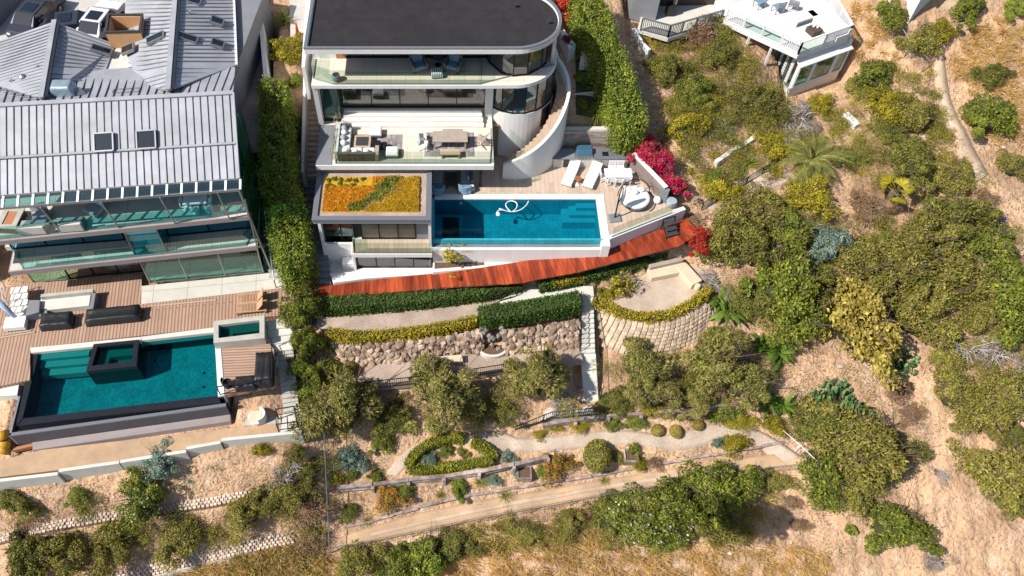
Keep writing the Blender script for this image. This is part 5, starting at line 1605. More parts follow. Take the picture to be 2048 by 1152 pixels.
# planter walls near the houses
PWl = thing('planter_wall', 'long white planter wall between the side passage and the leafy shrubs', 'wall', tuple(P(530, 80, 5)))
a, c = P(527, 155, 5.6), P(512, -20, 5.6)
MB().band([a.xy, c.xy], -.3, 3.4, 5.6).obj('wall_body', 'white_render', PWl, bevel=.02)
NP = thing('concrete_planter', 'grey concrete planter box beside the tan side stair', 'planter', (-10.3, 38.8, 0))
MB().box(-10.9, -9.75, 38.0, 39.4, -.5, 1.9).obj('box', 'grey_render', NP, bevel=.02)
MB().box(-10.8, -9.85, 38.1, 39.3, 1.9, 1.93).obj('soil', 'dark_soil', NP)
setting('entry_path', MB().prism(px([(578, -20), (615, -20), (618, 30), (605, 110), (582, 110)], 5.0), 4.2, 5.0), 'paving', 'grey paved entry path left of the white house', 'path')
setting('garden_walk', MB().prism(px([(1112, -5), (1130, -5), (1185, 80), (1180, 122), (1160, 125), (1165, 85), (1112, 20)], 4.6), 3.6, 4.6), 'off_white', 'white curved walk beside the red-leaved shrub', 'path')
ENT = thing('entry_wall', 'white slanting wall and glass canopy left of the dark flat roof', 'wall', (-9.2, 44, 5))
MB().prism([(-9.15, 40.6), (-8.95, 40.6), (-9.3, 48), (-9.6, 48)], 4.6, 7.2).obj('wall_body', 'white_render', ENT)
PBd = thing('raised_planter', 'white raised planter of dark red succulents right of the roof', 'planter', tuple(P(1135, 85, 5.2)))
q = px([(1120, 62), (1128, 58), (1152, 90), (1138, 98)], 5.3)
MB().prism(q, 4.0, 5.3).obj('box', 'white_render', PBd, bevel=.02)
wallblocks('garden_kerb', 'thin pale kerb across the shaded lawn behind the winding stair', [(1145, 191), (1218, 193)], .12, 'pale_concrete', .1)
# ================================================================= FURNITURE (each built at the origin, facing -Y, then set in place)
def put(o, x, y, z, rz=0, sc=None):
 """stand a thing where the photograph shows its foot"""
 p = P(x, y, z)
 return place(o, (p.x, p.y, z), rz, sc)
# --- upper balcony of the white house
def armchair(label):
 T = thing('armchair', label, 'armchair', group='balcony armchairs')
 MB().box(-.42, .42, -.4, .4, .16, .3).obj('seat_base', 'wicker_grey', T, bevel=.02)
 MB().cushion(-.34, .34, -.4, .28, .3, .48, .06).obj('seat_cushion', 'blue_cushion', T)
 MB().hexa([(-.45, .3, .16), (.45, .3, .16), (.45, .45, .16), (-.45, .45, .16)], [(-.45, .42, .86), (.45, .42, .86), (.45, .56, .86), (-.45, .56, .86)]).obj('backrest', 'wicker_grey', T, bevel=.03)
 MB().hexa([(-.33, .16, .46), (.33, .16, .46), (.33, .3, .46), (-.33, .3, .46)], [(-.33, .3, .9), (.33, .3, .9), (.33, .42, .9), (-.33, .42, .9)]).obj('back_cushion', 'blue_cushion', T, bevel=.05)
 for s in (-1, 1):
  MB().box(min(s * .36, s * .5), max(s * .36, s * .5), -.42, .4, .16, .62).obj('armrest', 'wicker_grey', T, bevel=.03)
 for sx in (-1, 1):
  for sy in (-1, 1):
   MB().box(sx * .4 - .03, sx * .4 + .03, sy * .36 - .03, sy * .36 + .03, 0, .16).obj('leg', 'iron', T)
 return T
ac = armchair('grey armchair with blue cushions on the upper balcony, left of the round table')
put(ac, 838, 138, 7.0, R(18))
p = P(906, 138, 7.0)
dup(ac, (p.x, p.y, 7.0), R(-18), 'grey armchair with blue cushions on the upper balcony, right of the round table')
T = thing('side_table', 'round glass side table between the two balcony armchairs', 'table')
MB().lathe([(.2, 0), (.2, .03), (.03, .05), (.03, .5)], n=14).obj('base', 'iron', T)
MB().lathe([(.32, .5), (.33, .51), (.33, .53), (.32, .54)], n=20).obj('top', 'blue_steel', T)
put(T, 876, 130, 7.0)
T = thing('ottoman', 'blue and white striped ottoman in front of the balcony armchairs', 'ottoman')
MB().cushion(-.34, .34, -.3, .3, .12, .4, .05).obj('cushion', 'cushion_white', T)
for i in range(5):
 MB().box(-.3 + .13 * i, -.25 + .13 * i, -.305, .305, .13, .405).obj('stripe', 'blue_cushion', T)
MB().box(-.3, .3, -.26, .26, 0, .12).obj('plinth', 'iron', T)
put(T, 874, 152, 7.0, R(4))
T = thing('drum_pot', 'small ceramic drum pot near the left end of the upper balcony', 'pot')
MB().lathe([(.17, 0), (.26, .12), (.27, .3), (.22, .42), (.24, .46), (.2, .46)], n=18).obj('body', 'ceramic', T, True)
MB().lathe([(.2, .44), (.2, .465)], n=18).obj('lid', 'charcoal', T)
put(T, 673, 161, 7.0)
# --- terrace lounge of the white house (z 3.2)
TZ = 3.2
def rug(label, pts):
 T = thing('rug', label, 'rug')
 w, d = pts
 MB().box(-w / 2, w / 2, -d / 2, d / 2, 0, .02).obj('pile', 'rug_grey', T)
 MB().box(-w / 2 - .03, w / 2 + .03, -d / 2 - .03, d / 2 + .03, -.0, .012).obj('edging', 'teak_grey', T)
 return T
put(rug('grey patterned rug under the terrace sofa', (3.4, 2.1)), 750, 293, TZ)
put(rug('grey patterned rug under the long dining table', (3.1, 2.1)), 899, 289, TZ)
S = thing('corner_sofa', 'L-shaped terrace sofa with grey frame and white cushions', 'sofa', (-6, 37.5, TZ))
zz = TZ
for i in range(3):
 x0 = -7.02 + i * .78
 MB().box(x0, x0 + .76, 36.45, 36.62, zz + .05, zz + .72).obj('back_panel', 'sofa_back', S, bevel=.02)
 MB().cushion(x0 + .02, x0 + .74, 36.62, 37.3, zz + .28, zz + .46, .06).obj('seat_cushion', 'cushion_white', S)
MB().box(-7.02, -4.68, 36.6, 37.32, zz + .06, zz + .28).obj('frame', 'sofa_back', S)
MB().box(-4.68, -4.45, 36.45, 37.3, zz + .05, zz + .6).obj('arm_shelf', 'teak_grey', S, bevel=.01)
MB().box(-7.05, -6.3, 37.32, 39.1, zz + .06, zz + .28).obj('frame', 'sofa_back', S)
MB().box(-7.12, -6.98, 36.62, 39.12, zz + .05, zz + .72).obj('back_panel', 'white_render', S, bevel=.02)
for i in range(2):
 MB().cushion(-6.96, -6.3, 37.34 + i * .88, 38.2 + i * .88, zz + .28, zz + .46, .06).obj('seat_cushion', 'cushion_white', S)
MB().box(-7.0, -6.3, 39.1, 39.24, zz + .05, zz + .66).obj('end_panel', 'sofa_back', S, bevel=.02)
random.seed(5)
for i, (x, y) in enumerate(((-6.75, 38.85), (-6.72, 38.45), (-6.75, 38.0), (-6.7, 37.55), (-6.5, 36.9), (-5.9, 36.8), (-5.2, 36.8))):
 MB().ell((x, y, zz + .6), (.2, .14 if i > 3 else .22, .17), 10, 5).obj('scatter_cushion', 'cushion_grey' if i in (0, 2) else 'cushion_white', S, True)
T = thing('fire_table', 'square grey fire-pit table in front of the terrace sofa', 'table')
MB().box(-.5, .5, -.5, .5, 0, .38).obj('body', 'teak_grey', T, bevel=.02)
MB().ring([(-.52, -.52), (.52, -.52), (.52, .52), (-.52, .52)], [(-.4, -.4), (.4, -.4), (.4, .4), (-.4, .4)], .38, .43).obj('top', 'teak', T)
MB().box(-.4, .4, -.4, .4, .38, .4).obj('burner_tray', 'charcoal', T)
put(T, 726, 292, TZ)
def cube_stool(label):
 T = thing('cube_stool', label, 'stool', group='white cube stools')
 MB().cushion(-.38, .38, -.36, .36, .26, .45, .06).obj('cushion', 'cushion_white', T)
 MB().box(-.37, .37, -.35, .35, .1, .26).obj('frame', 'sofa_back', T)
 for sx in (-1, 1):
  for sy in (-1, 1):
   MB().box(sx * .32 - .03, sx * .32 + .03, sy * .3 - .03, sy * .3 + .03, 0, .1).obj('leg', 'iron', T)
 return T
cs = cube_stool('white cube stool behind the square fire table')
put(cs, 752, 270, TZ)
p = P(785, 310, TZ)
dup(cs, (p.x, p.y, TZ), 0, 'white cube stool at the front edge of the lounge rug')
def drum(label, r, h):
 T = thing('drum_table', label, 'table', group='dark drum tables')
 MB().lathe([(r * .8, 0), (r, .05), (r * .92, h * .5), (r, h - .04), (r, h)], n=18).obj('body', 'charcoal', T, True)
 MB().lathe([(r * 1.02, h), (r * 1.02, h + .03)], n=18).obj('top', 'iron', T)
 return T
put(drum('larger dark round drum table on the lounge rug', .3, .42), 755, 297, TZ)
put(drum('smaller dark round drum table on the lounge rug', .2, .34), 769, 296, TZ)
def table(name, label, w, d, h, m, leg=.1, boards=0, lm=None, inset=.08):
 T = thing(name, label, 'table')
 if boards:
  for i in range(boards):
   MB().box(-w / 2, w / 2, -d / 2 + d * i / boards + .004, -d / 2 + d * (i + 1) / boards - .004, h - .06, h).obj('board', m, T)
 else:
  MB().box(-w / 2, w / 2, -d / 2, d / 2, h - .06, h).obj('top', m, T, bevel=.01)
 for sx in (-1, 1):
  for sy in (-1, 1):
   cx, cy = sx * (w / 2 - inset - leg / 2), sy * (d / 2 - inset - leg / 2)
   MB().box(cx - leg / 2, cx + leg / 2, cy - leg / 2, cy + leg / 2, 0, h - .06).obj('leg', lm or m, T)
 MB().box(-w / 2 + inset, w / 2 - inset, -.03, .03, h - .16, h - .06).obj('apron', lm or m, T)
 return T
put(table('dining_table', 'long weathered wooden dining table on the white house terrace', 2.2, .95, .76, 'teak_grey', .11, 6), 900, 290, TZ)
def bench(label, w, d, h, m='teak_grey', cush=None):
 T = thing('bench', label, 'bench', group='terrace benches')
 MB().cushion(-w / 2, w / 2, -d / 2, d / 2, h - .1, h, .03).obj('seat', cush or m, T)
 for s in (-1, 1):
  MB().box(s * (w / 2 - .1) - .05, s * (w / 2 - .1) + .05, -d / 2 + .03, d / 2 - .03, 0, h - .1).obj('leg', m, T)
 MB().box(-w / 2 + .1, w / 2 - .1, -.03, .03, .12, .18).obj('stretcher', m, T)
 return T
put(bench('padded wooden bench in front of the long terrace table', 1.25, .48, .46, 'teak_grey', 'teak'), 901, 313, TZ)
put(bench('wooden bench behind the long terrace table', 1.3, .4, .46), 905, 272, TZ)
def slat_chair(name, label, m='white_metal', seat='cushion_white', group=None, w=.5):
 T = thing(name, label, 'chair', group=group)
 MB().box(-w / 2, w / 2, -.24, .24, .42, .46).obj('seat', seat, T, bevel=.01)
 for s in (-1, 1):
  MB().bar((s * (w / 2 - .03), -.22, 0), (s * (w / 2 - .03), -.22, .44), .045).obj('leg', m, T)
  MB().bar((s * (w / 2 - .03), .22, 0), (s * (w / 2 - .03), .3, .86), .045).obj('leg', m, T)
 for i in range(4):
  MB().bar((-w / 2, .25 + .012 * i, .54 + .1 * i), (w / 2, .25 + .012 * i, .54 + .1 * i), .02, .06).obj('back_slat', m, T)
 return T
sc = slat_chair('slatted_chair', 'white slatted chair at the left end of the long terrace table, farther one')
put(sc, 845, 284, TZ, R(95), 1.1)
p = P(847, 298, TZ)
dup(sc, (p.x, p.y, TZ), R(80), 'white slatted chair at the left end of the long terrace table, nearer one', 1.1)
sc['group'] = 'white terrace chairs'
T = thing('folding_chair', 'thin wooden deck chair at the right end of the white house terrace', 'chair')
for s in (-.26, .26):
 MB().bar((s, -.4, .02), (s, .3, .85), .04).obj('frame_bar', 'teak_grey', T)
 MB().bar((s, .35, .02), (s, -.35, .42), .04).obj('leg', 'teak_grey', T)
for i in range(7):
 t = i / 6
 MB().bar((-.26, -.35 + .6 * t * .6, .42 + .02 * (1 - t)), (.26, -.35 + .6 * t * .6, .42 + .02 * (1 - t)), .035, .02).obj('seat_slat', 'teak_grey', T)
for i in range(5):
 MB().bar((-.26, .02 + .06 * i, .5 + .085 * i), (.26, .02 + .06 * i, .5 + .085 * i), .035, .02).obj('back_slat', 'teak_grey', T)
put(T, 966, 290, TZ, R(-120), 1.15)
# --- pool deck
def lounger(label):
 T = thing('sun_lounger', label, 'sun lounger', group='white pool loungers')
 MB().box(-.33, .33, -1.0, .95, .2, .27).obj('frame', 'white_metal', T)
 MB().hexa([(-.33, -1.02, .27), (.33, -1.02, .27), (.33, .25, .27), (-.33, .25, .27)], [(-.33, -1.02, .38), (.33, -1.02, .38), (.33, .2, .38), (-.33, .2, .38)]).obj('mattress', 'cushion_white', T, bevel=.04)
 MB().hexa([(-.33, .24, .27), (.33, .24, .27), (.33, .95, .52), (-.33, .95, .52)], [(-.33, .2, .38), (.33, .2, .38), (.33, .9, .64), (-.33, .9, .64)]).obj('back_cushion', 'cushion_white', T, bevel=.04)
 for sx in (-1, 1):
  for y in (-.85, .75):
   MB().box(sx * .27 - .03, sx * .27 + .03, y - .03, y + .03, 0, .2).obj('leg', 'iron', T)
 return T
lg = lounger('white sun lounger nearer the winding stair')
put(lg, 1141, 353, 0, R(-22), 1.08)
p = P(1184, 357, 0)
dup(lg, (p.x, p.y, 0), R(-24), 'white sun lounger nearer the white dining set', 1.08)
T = thing('side_table', 'round copper side table between the two sun loungers', 'table')
MB().lathe([(.16, 0), (.16, .02), (.03, .04), (.03, .42)], n=12).obj('base', 'copper', T)
MB().lathe([(.2, .42), (.23, .43), (.23, .47), (.2, .48)], n=18).obj('top', 'copper', T)
put(T, 1154, 366, 0)
T = thing('folded_towel', 'small white folded towel on the deck by the copper table', 'towel')
MB().cushion(-.14, .14, -.2, .2, 0, .09, .03).obj('cloth', 'cushion_white', T)
put(T, 1153, 369, 0, .2)
put(table('dining_table', 'white dining table on the pool deck', 1.8, .8, .75, 'white_metal', .07), 1233, 361, 0)
wc = slat_chair('dining_chair', 'white slatted chair on the pool side of the deck table, left one', group='white dining chairs')
put(wc, 1219, 368, 0, R(180))
for k, (x, y, r_, nm) in enumerate(((1235, 369, 180, 'middle one'), (1251, 368, 182, 'right one'))):
 p = P(x, y, 0)
 dup(wc, (p.x, p.y, 0), R(r_), 'white slatted chair on the pool side of the deck table, ' + nm)
for x, nm in ((1223, 'left one'), (1239, 'right one')):
 p = P(x, 345, 0)
 dup(wc, (p.x, p.y, 0), 0, 'white slatted chair on the kitchen side of the deck table, ' + nm)
for x, y, r_, nm in ((1207, 361, 90, 'left end'),):
 p = P(x, y, 0)
 dup(wc, (p.x, p.y, 0), R(r_), 'white slatted chair at the left end of the deck table')
T = thing('cantilever_umbrella', 'closed cantilever umbrella on grey slab base beside the daybed', 'umbrella')
MB().hexa([(-.4, -.36, 0), (.4, -.36, 0), (.4, .36, 0), (-.4, .36, 0)], [(-.37, -.33, .12), (.37, -.33, .12), (.37, .33, .12), (-.37, .33, .12)]).obj('base_slab', 'grey_render', T, bevel=.03)
MB().tube((0, 0, .1), (.0, .1, 2.3), .05, .045, 10).obj('mast', 'iron', T)
MB().tube((0, .1, 2.25), (.12, .25, 2.75), .04, .04, 8).obj('arm', 'iron', T)
MB().tube((.02, .06, 1.2), (.3, .3, 2.2), .03, .03, 8).obj('strut', 'iron', T)
c_ = MB()
c_.lathe([(.04, 0), (.16, .2), (.2, .9), (.12, 1.6), (.04, 1.75)], (.3, .32, .95), 10)
c_.obj('folded_canopy', 'cushion_white', T, True)
put(T, 1229, 437, 0, R(8))
T = thing('round_daybed', 'round white daybed with dark rattan hoop on the pool deck', 'daybed')
MB().lathe([(.7, .08), (.95, .2), (1.0, .38)], n=24).obj('basket', 'wicker_grey', T, True)
MB().lathe([(.93, .36), (.97, .44), (.93, .54), (.8, .57), (0.02, .59)], n=24).obj('mattress', 'cushion_white', T, True)
for i, (x, y) in enumerate(((-.35, .5), (.1, .6), (.5, .4), (0, .25))):
 MB().ell((x, y, .68), (.28, .2, .16), 10, 5).obj('pillow', 'cushion_white', T, True)
hp = [(math.cos(t) * 1.08, math.sin(t) * .35 + .35, .45 + math.sin(t) * .95) for t in np.linspace(0, math.pi, 18)]
MB().pipe(hp, .03, 6).obj('hoop', 'frame_dark', T)
MB().pipe([(math.cos(t) * 1.05 + .35, math.sin(t) * 1.05, .04) for t in np.linspace(-1.2, 1.6, 18)], .03, 6).obj('floor_ring', 'frame_dark', T)
put(T, 1268, 404, 0, R(10))
K = thing('outdoor_kitchen', 'grey outdoor kitchen counter with drawers along the timber wall', 'kitchen counter', (9.5, 39.4, 0))
MB().box(6.95, 11.95, 39.0, 39.85, .0, .84).obj('cabinet', 'pale_concrete', K)
MB().box(6.85, 8.35, 38.93, 39.9, .84, .9).obj('worktop', 'grey_render', K, bevel=.01)
MB().box(9.6, 12.0, 38.93, 39.9, .84, .9).obj('worktop', 'cap_grey', K, bevel=.01)
for i in range(5):
 MB().box(9.7 + i * .45, 10.11 + i * .45, 38.97, 39.0, .1, .78).obj('drawer', 'concrete', K)
MB().box(7.6, 7.98, 38.96, 39.0, .1, .78).obj('drawer', 'charcoal', K)
MB().box(10.2, 10.62, 39.2, 39.6, .9, .905).obj('sink', 'frame_dark', K)
MB().pipe([(10.65, 39.65, .9), (10.65, 39.65, 1.2), (10.5, 39.5, 1.22)], .02).obj('tap', 'steel_grey', K)
GR = thing('gas_grill', 'built-in grill with blue-grey steel hood', 'grill', (8.95, 39.4, .84))
MB().box(8.4, 9.55, 38.95, 39.85, .84, .98).obj('body', 'steel_grey', GR)
MB().hexa([(8.45, 39.15, .98), (9.5, 39.15, .98), (9.5, 39.85, .98), (8.45, 39.85, .98)], [(8.45, 39.35, 1.3), (9.5, 39.35, 1.3), (9.5, 39.85, 1.32), (8.45, 39.85, 1.32)]).obj('hood', 'blue_steel', GR, bevel=.06)
MB().tube((8.6, 39.1, 1.05), (9.35, 39.1, 1.05), .02).obj('handle', 'steel_grey', GR)
for i in range(4):
 MB().lathe([(.035, 0), (.03, .04)], (8.6 + .25 * i, 38.93, .9), 8).obj('knob', 'frame_dark', GR)
T = thing('plant_pot', 'pale round pot with dry plant at the right corner of the pool deck', 'pot')
MB().lathe([(.2, 0), (.33, .2), (.36, .42), (.3, .5), (.34, .54), (.27, .54)], n=16).obj('body', 'ceramic', T, True)
MB().lathe([(.27, .5), (.27, .52)], n=16).obj('soil', 'dark_soil', T)
put(T, 1341, 412, 0)
T = thing('white_stool', 'small white egg-shaped stool beside the daybed', 'stool')
MB().lathe([(.14, 0), (.24, .15), (.25, .3), (.17, .45), (.1, .47)], n=16).obj('body', 'white_metal', T, True)
put(T, 1313, 405, 0)
# pool cleaner hose
H = thing('pool_hose', 'white looping pool-cleaner hose floating in the lap pool', 'hose', tuple(P(1030, 415, -.1)))
hz = smoothline([P(x, y, -.11) for x, y in ((993, 425), (1000, 418), (1022, 424), (1040, 421), (1054, 410), (1057, 402))], 24)
MB().pipe(hz, .035, 6).obj('tail', 'white_metal', H)
hz = smoothline([P(x, y, -.11) for x, y in ((1022, 424), (1010, 412), (1014, 403), (1025, 401), (1035, 406), (1034, 416), (1025, 424), (1014, 422), (998, 417))], 24)
MB().pipe(hz, .035, 6).obj('loop', 'white_metal', H)
p = P(996, 428, -.11)
MB().ell(p, (.14, .18, .07), 10, 5).obj('cleaner_head', 'white_metal', H)
# black steps from deck to boardwalk
T = thing('step_stool', 'black three-step stool on the red boardwalk against the white wall', 'steps')
for i in range(3):
 MB().box(-.42, .42, -.55 + .28 * i, -.25 + .28 * i, .2 * (i + 1) - .04, .2 * (i + 1)).obj('tread', 'charcoal', T)
for s in (-.42, .42):
 MB().bar((s, -.6, 0), (s, .3, .66), .05, .06).obj('stringer', 'iron', T)
 MB().bar((s, .25, 0), (s, .3, 1.0), .05).obj('leg', 'iron', T)
MB().bar((-.42, .3, 1.0), (.42, .3, 1.0), .05).obj('top_bar', 'iron', T)
put(T, 1337, 462, bz(1337) + .01, R(18), 1.0)
# under the terrace
def tub(label, x, y, rz):
 T = thing('lounge_chair', label, 'armchair', group='shaded poolside chairs')
 MB().cushion(-.42, .42, -.4, .35, .2, .42, .08).obj('seat', 'blue_cushion', T)
 MB().band([(math.cos(a) * .46, math.sin(a) * .42) for a in np.linspace(2.9, .24, 10)], -.1, .05, .72).obj('shell', 'ceramic_blue', T)
 return put(T, x, y, 0, rz)
tub('pale blue tub chair under the terrace nearest the pavilion', 877, 384, R(185))
tub('pale blue tub chair under the terrace near the black column', 930, 382, R(175))
def jar(label, x, y):
 T = thing('garden_stool', label, 'stool', group='ceramic drum stools')
 MB().lathe([(.13, 0), (.2, .15), (.21, .3), (.14, .45)], n=14).obj('body', 'ceramic_blue', T, True)
 MB().lathe([(.12, .45), (.12, .46)], n=14).obj('lid', 'white_metal', T)
 return put(T, x, y, 0)
jar('blue and white ceramic drum stool at the pool edge beside the pavilion', 864, 383)
jar('blue and white ceramic drum stool beside the black column', 944, 381)
put(table('coffee_table', 'dark low table in the shade under the terrace', .8, 1.2, .4, 'charcoal', .06), 903, 366, 0)
def shade_sofa(label, x, y, rz):
 T = thing('outdoor_sofa', label, 'sofa', group='shaded sofas')
 MB().box(-.8, .8, -.4, .42, .1, .3).obj('frame', 'wicker_grey', T)
 MB().cushion(-.74, .74, -.4, .28, .3, .46, .05).obj('seat', 'cushion_grey', T)
 MB().box(-.8, .8, .28, .44, .1, .75).obj('backrest', 'wicker_grey', T, bevel=.03)
 MB().ell((.45, .1, .6), (.24, .12, .2), 10, 5).obj('pillow', 'ceramic_blue', T, True)
 return put(T, x, y, 0, rz)
shade_sofa('shaded sofa under the terrace on the pavilion side', 873, 358, R(90))
shade_sofa('shaded sofa under the terrace on the column side', 933, 358, R(-90))
# inside the living room
T = thing('indoor_table', 'dark dining table behind the living room glass', 'table')
MB().box(-1.1, 1.1, -.5, .5, .7, .76).obj('top', 'interior_dark', T)
for sx in (-1, 1):
 for sy in (-1, 1):
  MB().box(sx * .95 - .05, sx * .95 + .05, sy * .4 - .05, sy * .4 + .05, 0, .7).obj('leg', 'interior_dark', T)
place(T, (-5.6, 42.2, 3.86))
T = thing('indoor_chair', 'pale armchair behind the living room glass', 'armchair')
MB().cushion(-.4, .4, -.4, .4, .15, .42, .06).obj('seat', 'teak', T)
MB().box(-.4, .4, .3, .45, .15, .8).obj('backrest', 'teak', T, bevel=.03)
MB().box(-.35, .35, -.35, .3, 0, .15).obj('plinth', 'iron', T)
place(T, (-3.6, 41.7, 3.88), R(160))
# --- left house: top balcony (z 3)
BZ = 3.0
T = thing('fire_table', 'grey fire table with red glass stones on the top left balcony', 'table')
MB().box(-.55, .55, -.75, .75, 0, .5).obj('body', 'interior_dark', T, bevel=.02)
MB().ring([(-.6, -.8), (.6, -.8), (.6, .8), (-.6, .8)], [(-.3, -.5), (.3, -.5), (.3, .5), (-.3, .5)], .5, .58).obj('top', 'concrete', T)
MB().box(-.3, .3, -.5, .5, .5, .53).obj('glass_stones', 'terracotta', T)
put(T, 28, 448, BZ, R(-4))
def lsofa(label, x, y, w, rz, name='lounge_sofa'):
 T = thing(name, label, 'sofa', group='grey balcony seats')
 MB().box(-w / 2, w / 2, -.4, .4, .1, .36).obj('base', 'concrete', T, bevel=.03)
 MB().cushion(-w / 2 + .05, w / 2 - .05, -.4, .25, .36, .5, .05).obj('seat', 'cushion_grey', T)
 MB().hexa([(-w / 2, .25, .1), (w / 2, .25, .1), (w / 2, .45, .1), (-w / 2, .45, .1)], [(-w / 2, .35, .8), (w / 2, .35, .8), (w / 2, .5, .8), (-w / 2, .5, .8)]).obj('backrest', 'pale_concrete', T, bevel=.04)
 return put(T, x, y, BZ, rz)
lsofa('pale grey sofa facing inwards beside the fire table on the top left balcony', 72, 460, 1.6, R(184))
lsofa('pale grey armchair behind the sofa on the top left balcony', 84, 436, .9, R(20), 'lounge_chair')
lsofa('pale grey chaise at the railing of the top left balcony', 150, 454, 1.3, R(186))
lsofa('pale grey armchair near the second balcony post', 190, 424, 1.0, R(-30), 'lounge_chair')
T = thing('balcony_table', 'white rounded dining table on the top left balcony', 'table')
MB().cushion(-.7, .7, -.4, .4, .68, .76, .03).obj('top', 'white_metal', T)
for s in (-.4, .4):
 MB().lathe([(.22, 0), (.05, .1), (.05, .68)], (s, 0, 0), 10).obj('leg', 'white_metal', T)
put(T, 396, 414, BZ, R(5))
def shell_chair(label):
 T = thing('shell_chair', label, 'chair', group='white shell chairs')
 MB().cushion(-.24, .24, -.24, .24, .38, .46, .04).obj('seat', 'white_metal', T)
 MB().band([(math.cos(a) * .26, math.sin(a) * .26 + .02) for a in np.linspace(2.7, .44, 8)], -.03, .42, .82).obj('back_shell', 'white_metal', T)
 MB().lathe([(.2, 0), (.03, .08), (.03, .4)], n=10).obj('pedestal', 'white_metal', T)
 return T
sh = shell_chair('white shell chair at the left end of the white balcony table')
put(sh, 372, 418, BZ, R(90))
for x, y, r_, nm in ((393, 427, 185, 'white shell chair on the railing side of the white balcony table'), (421, 425, 200, 'white shell chair at the right front corner of the white balcony table'), (419, 410, -90, 'white shell chair at the right end of the white balcony table')):
 p = P(x, y, BZ)
 dup(sh, (p.x, p.y, BZ), R(r_), nm)
# --- left wooden deck (z -3)
DZ = -3.0
def chaise(label, x, y, rz):
 T = thing('slatted_chaise', label, 'chaise', group='slatted wooden chaises')
 for s in (-.33, .33):
  MB().bar((s, -1.0, .3), (s, .95, .3), .06, .09).obj('side_rail', 'cedar', T)
  for yy in (-.9, .85):
   MB().box(s - .04, s + .04, yy - .04, yy + .04, 0, .28).obj('leg', 'cedar', T)
 for i in range(14):
  yy = -.95 + i * .095
  MB().box(-.3, .3, yy, yy + .06, .31, .335).obj('slat', 'cedar', T)
 MB().hexa([(-.3, .35, .33), (.3, .35, .33), (.3, .38, .31), (-.3, .38, .31)], [(-.3, .78, .92), (.3, .78, .92), (.3, .81, .9), (-.3, .81, .9)]).obj('raised_back', 'cedar', T)
 for i in range(6):
  yy = .42 + i * .09
  MB().box(-.3, .3, yy, yy + .05, .26, .28).obj('slat', 'cedar', T)
 return put(T, x, y, DZ, rz)
chaise('slatted wooden chaise with raised back, nearer the patio', 506, 601, R(-84))
chaise('slatted wooden chaise with raised back, nearer the raised spa', 505, 620, R(-84))
def tarp(label, x, y, z, w, d, h, rz, ridge=.2, name='covered_sofa'):
 """furniture under a black cover: slack top, pulled-in hem"""
 T = thing(name, label, 'furniture cover', group='furniture under black covers')
 n, k = 12, 8
 V = []
 for j in range(k + 1):
  for i in range(n + 1):
   u, v = i / n * 2 - 1, j / k * 2 - 1
   e = max(abs(u), abs(v))
   xx, yy = u * w / 2, v * d / 2
   zz = h * (1 if e < .86 else .96 if e < .95 else .9)
   zz -= .1 * h * (1 - abs(v) ** 2) * (ridge * 2.5) + .05 * noise.noise(Vector((u * 3 + x, v * 3, 1)))
   V.append((xx * (.93 if e > .95 else .9), yy * (.93 if e > .95 else .9), zz))
 Fs = [(j * (n + 1) + i, j * (n + 1) + i + 1, (j + 1) * (n + 1) + i + 1, (j + 1) * (n + 1) + i) for j in range(k) for i in range(n)]
 per = [i for i in range(n)] + [j * (n + 1) + n for j in range(k)] + [k * (n + 1) + i for i in range(n, 0, -1)] + [j * (n + 1) for j in range(k, 0, -1)]
 b0 = len(V)
 for q, ix in enumerate(per):
  x_, y_, z_ = V[ix]
  g = 1.06 + .03 * math.sin(q * 2.1)
  V.append((x_ * g, y_ * g, .03))
 m_ = len(per)
 for q in range(m_):
  Fs.append((per[q], b0 + q, b0 + (q + 1) % m_, per[(q + 1) % m_]))
 MB().add(V, Fs).obj('cover', 'black_cover', T, True)
 MB().box(-w * .4, w * .4, -d * .4, d * .4, 0, .1).obj('feet', 'iron', T)
 return put(T, x, y, z, rz)
tarp('long sofa under shiny black cover on the plank deck', 231, 637, DZ, 3.5, .95, .75, R(7), .5)
tarp('armchair under shiny black cover beside the grey built-in bench', 118, 648, DZ, 2.0, 1.0, .7, R(6), .5, 'covered_armchair')
tarp('tall furniture under black cover at the right railing of the small deck', 532, 747, -3.1, 1.1, 2.1, 1.0, R(4), .4)
tarp('small table under black cover at the front railing of the small deck', 494, 772, -3.1, 1.25, .8, .65, R(6), .2, 'covered_table')
T = thing('built_in_bench', 'grey concrete built-in bench with dark ends on the plank deck', 'bench', tuple(P(110, 615, DZ)))
q = px([(62, 630), (176, 617), (180, 588), (72, 600)], -2.6)
MB().prism(px([(76, 622), (178, 611), (182, 584), (82, 596)], -2.55), DZ, -2.55).obj('seat_slab', 'pale_concrete', T, bevel=.02)
MB().prism(px([(80, 594), (186, 583), (187, 577), (82, 588)], -2.2), DZ, -2.2).obj('back_wall', 'concrete', T, bevel=.02)
MB().prism(px([(50, 632), (78, 624), (80, 600), (58, 600)], -2.3), DZ, -2.3).obj('end_planter', 'grey_render', T, bevel=.02)
MB().prism(px([(178, 622), (186, 620), (192, 585), (184, 586)], -2.4), DZ, -2.4).obj('end_panel', 'grey_render', T, bevel=.02)
T = thing('stone_cube', 'small grey cube stool beside the covered armchair', 'stool')
MB().box(-.25, .25, -.25, .25, 0, .45).obj('body', 'grey_render', T, bevel=.03)
put(T, 92, 632, DZ, .2)
T = thing('deck_umbrella', 'folded pale blue umbrella leaning at the left edge of the plank deck', 'umbrella', tuple(P(40, 648, DZ)))
a, c = P(36, 640, -2.8), P(-4, 602, -1.2)
MB().tube(a, c, .12, .2, 10).obj('folded_canopy', 'umbrella_blue', T, True)
MB().tube(a, a + (a - c) * .25, .035, .035).obj('pole', 'white_metal', T)
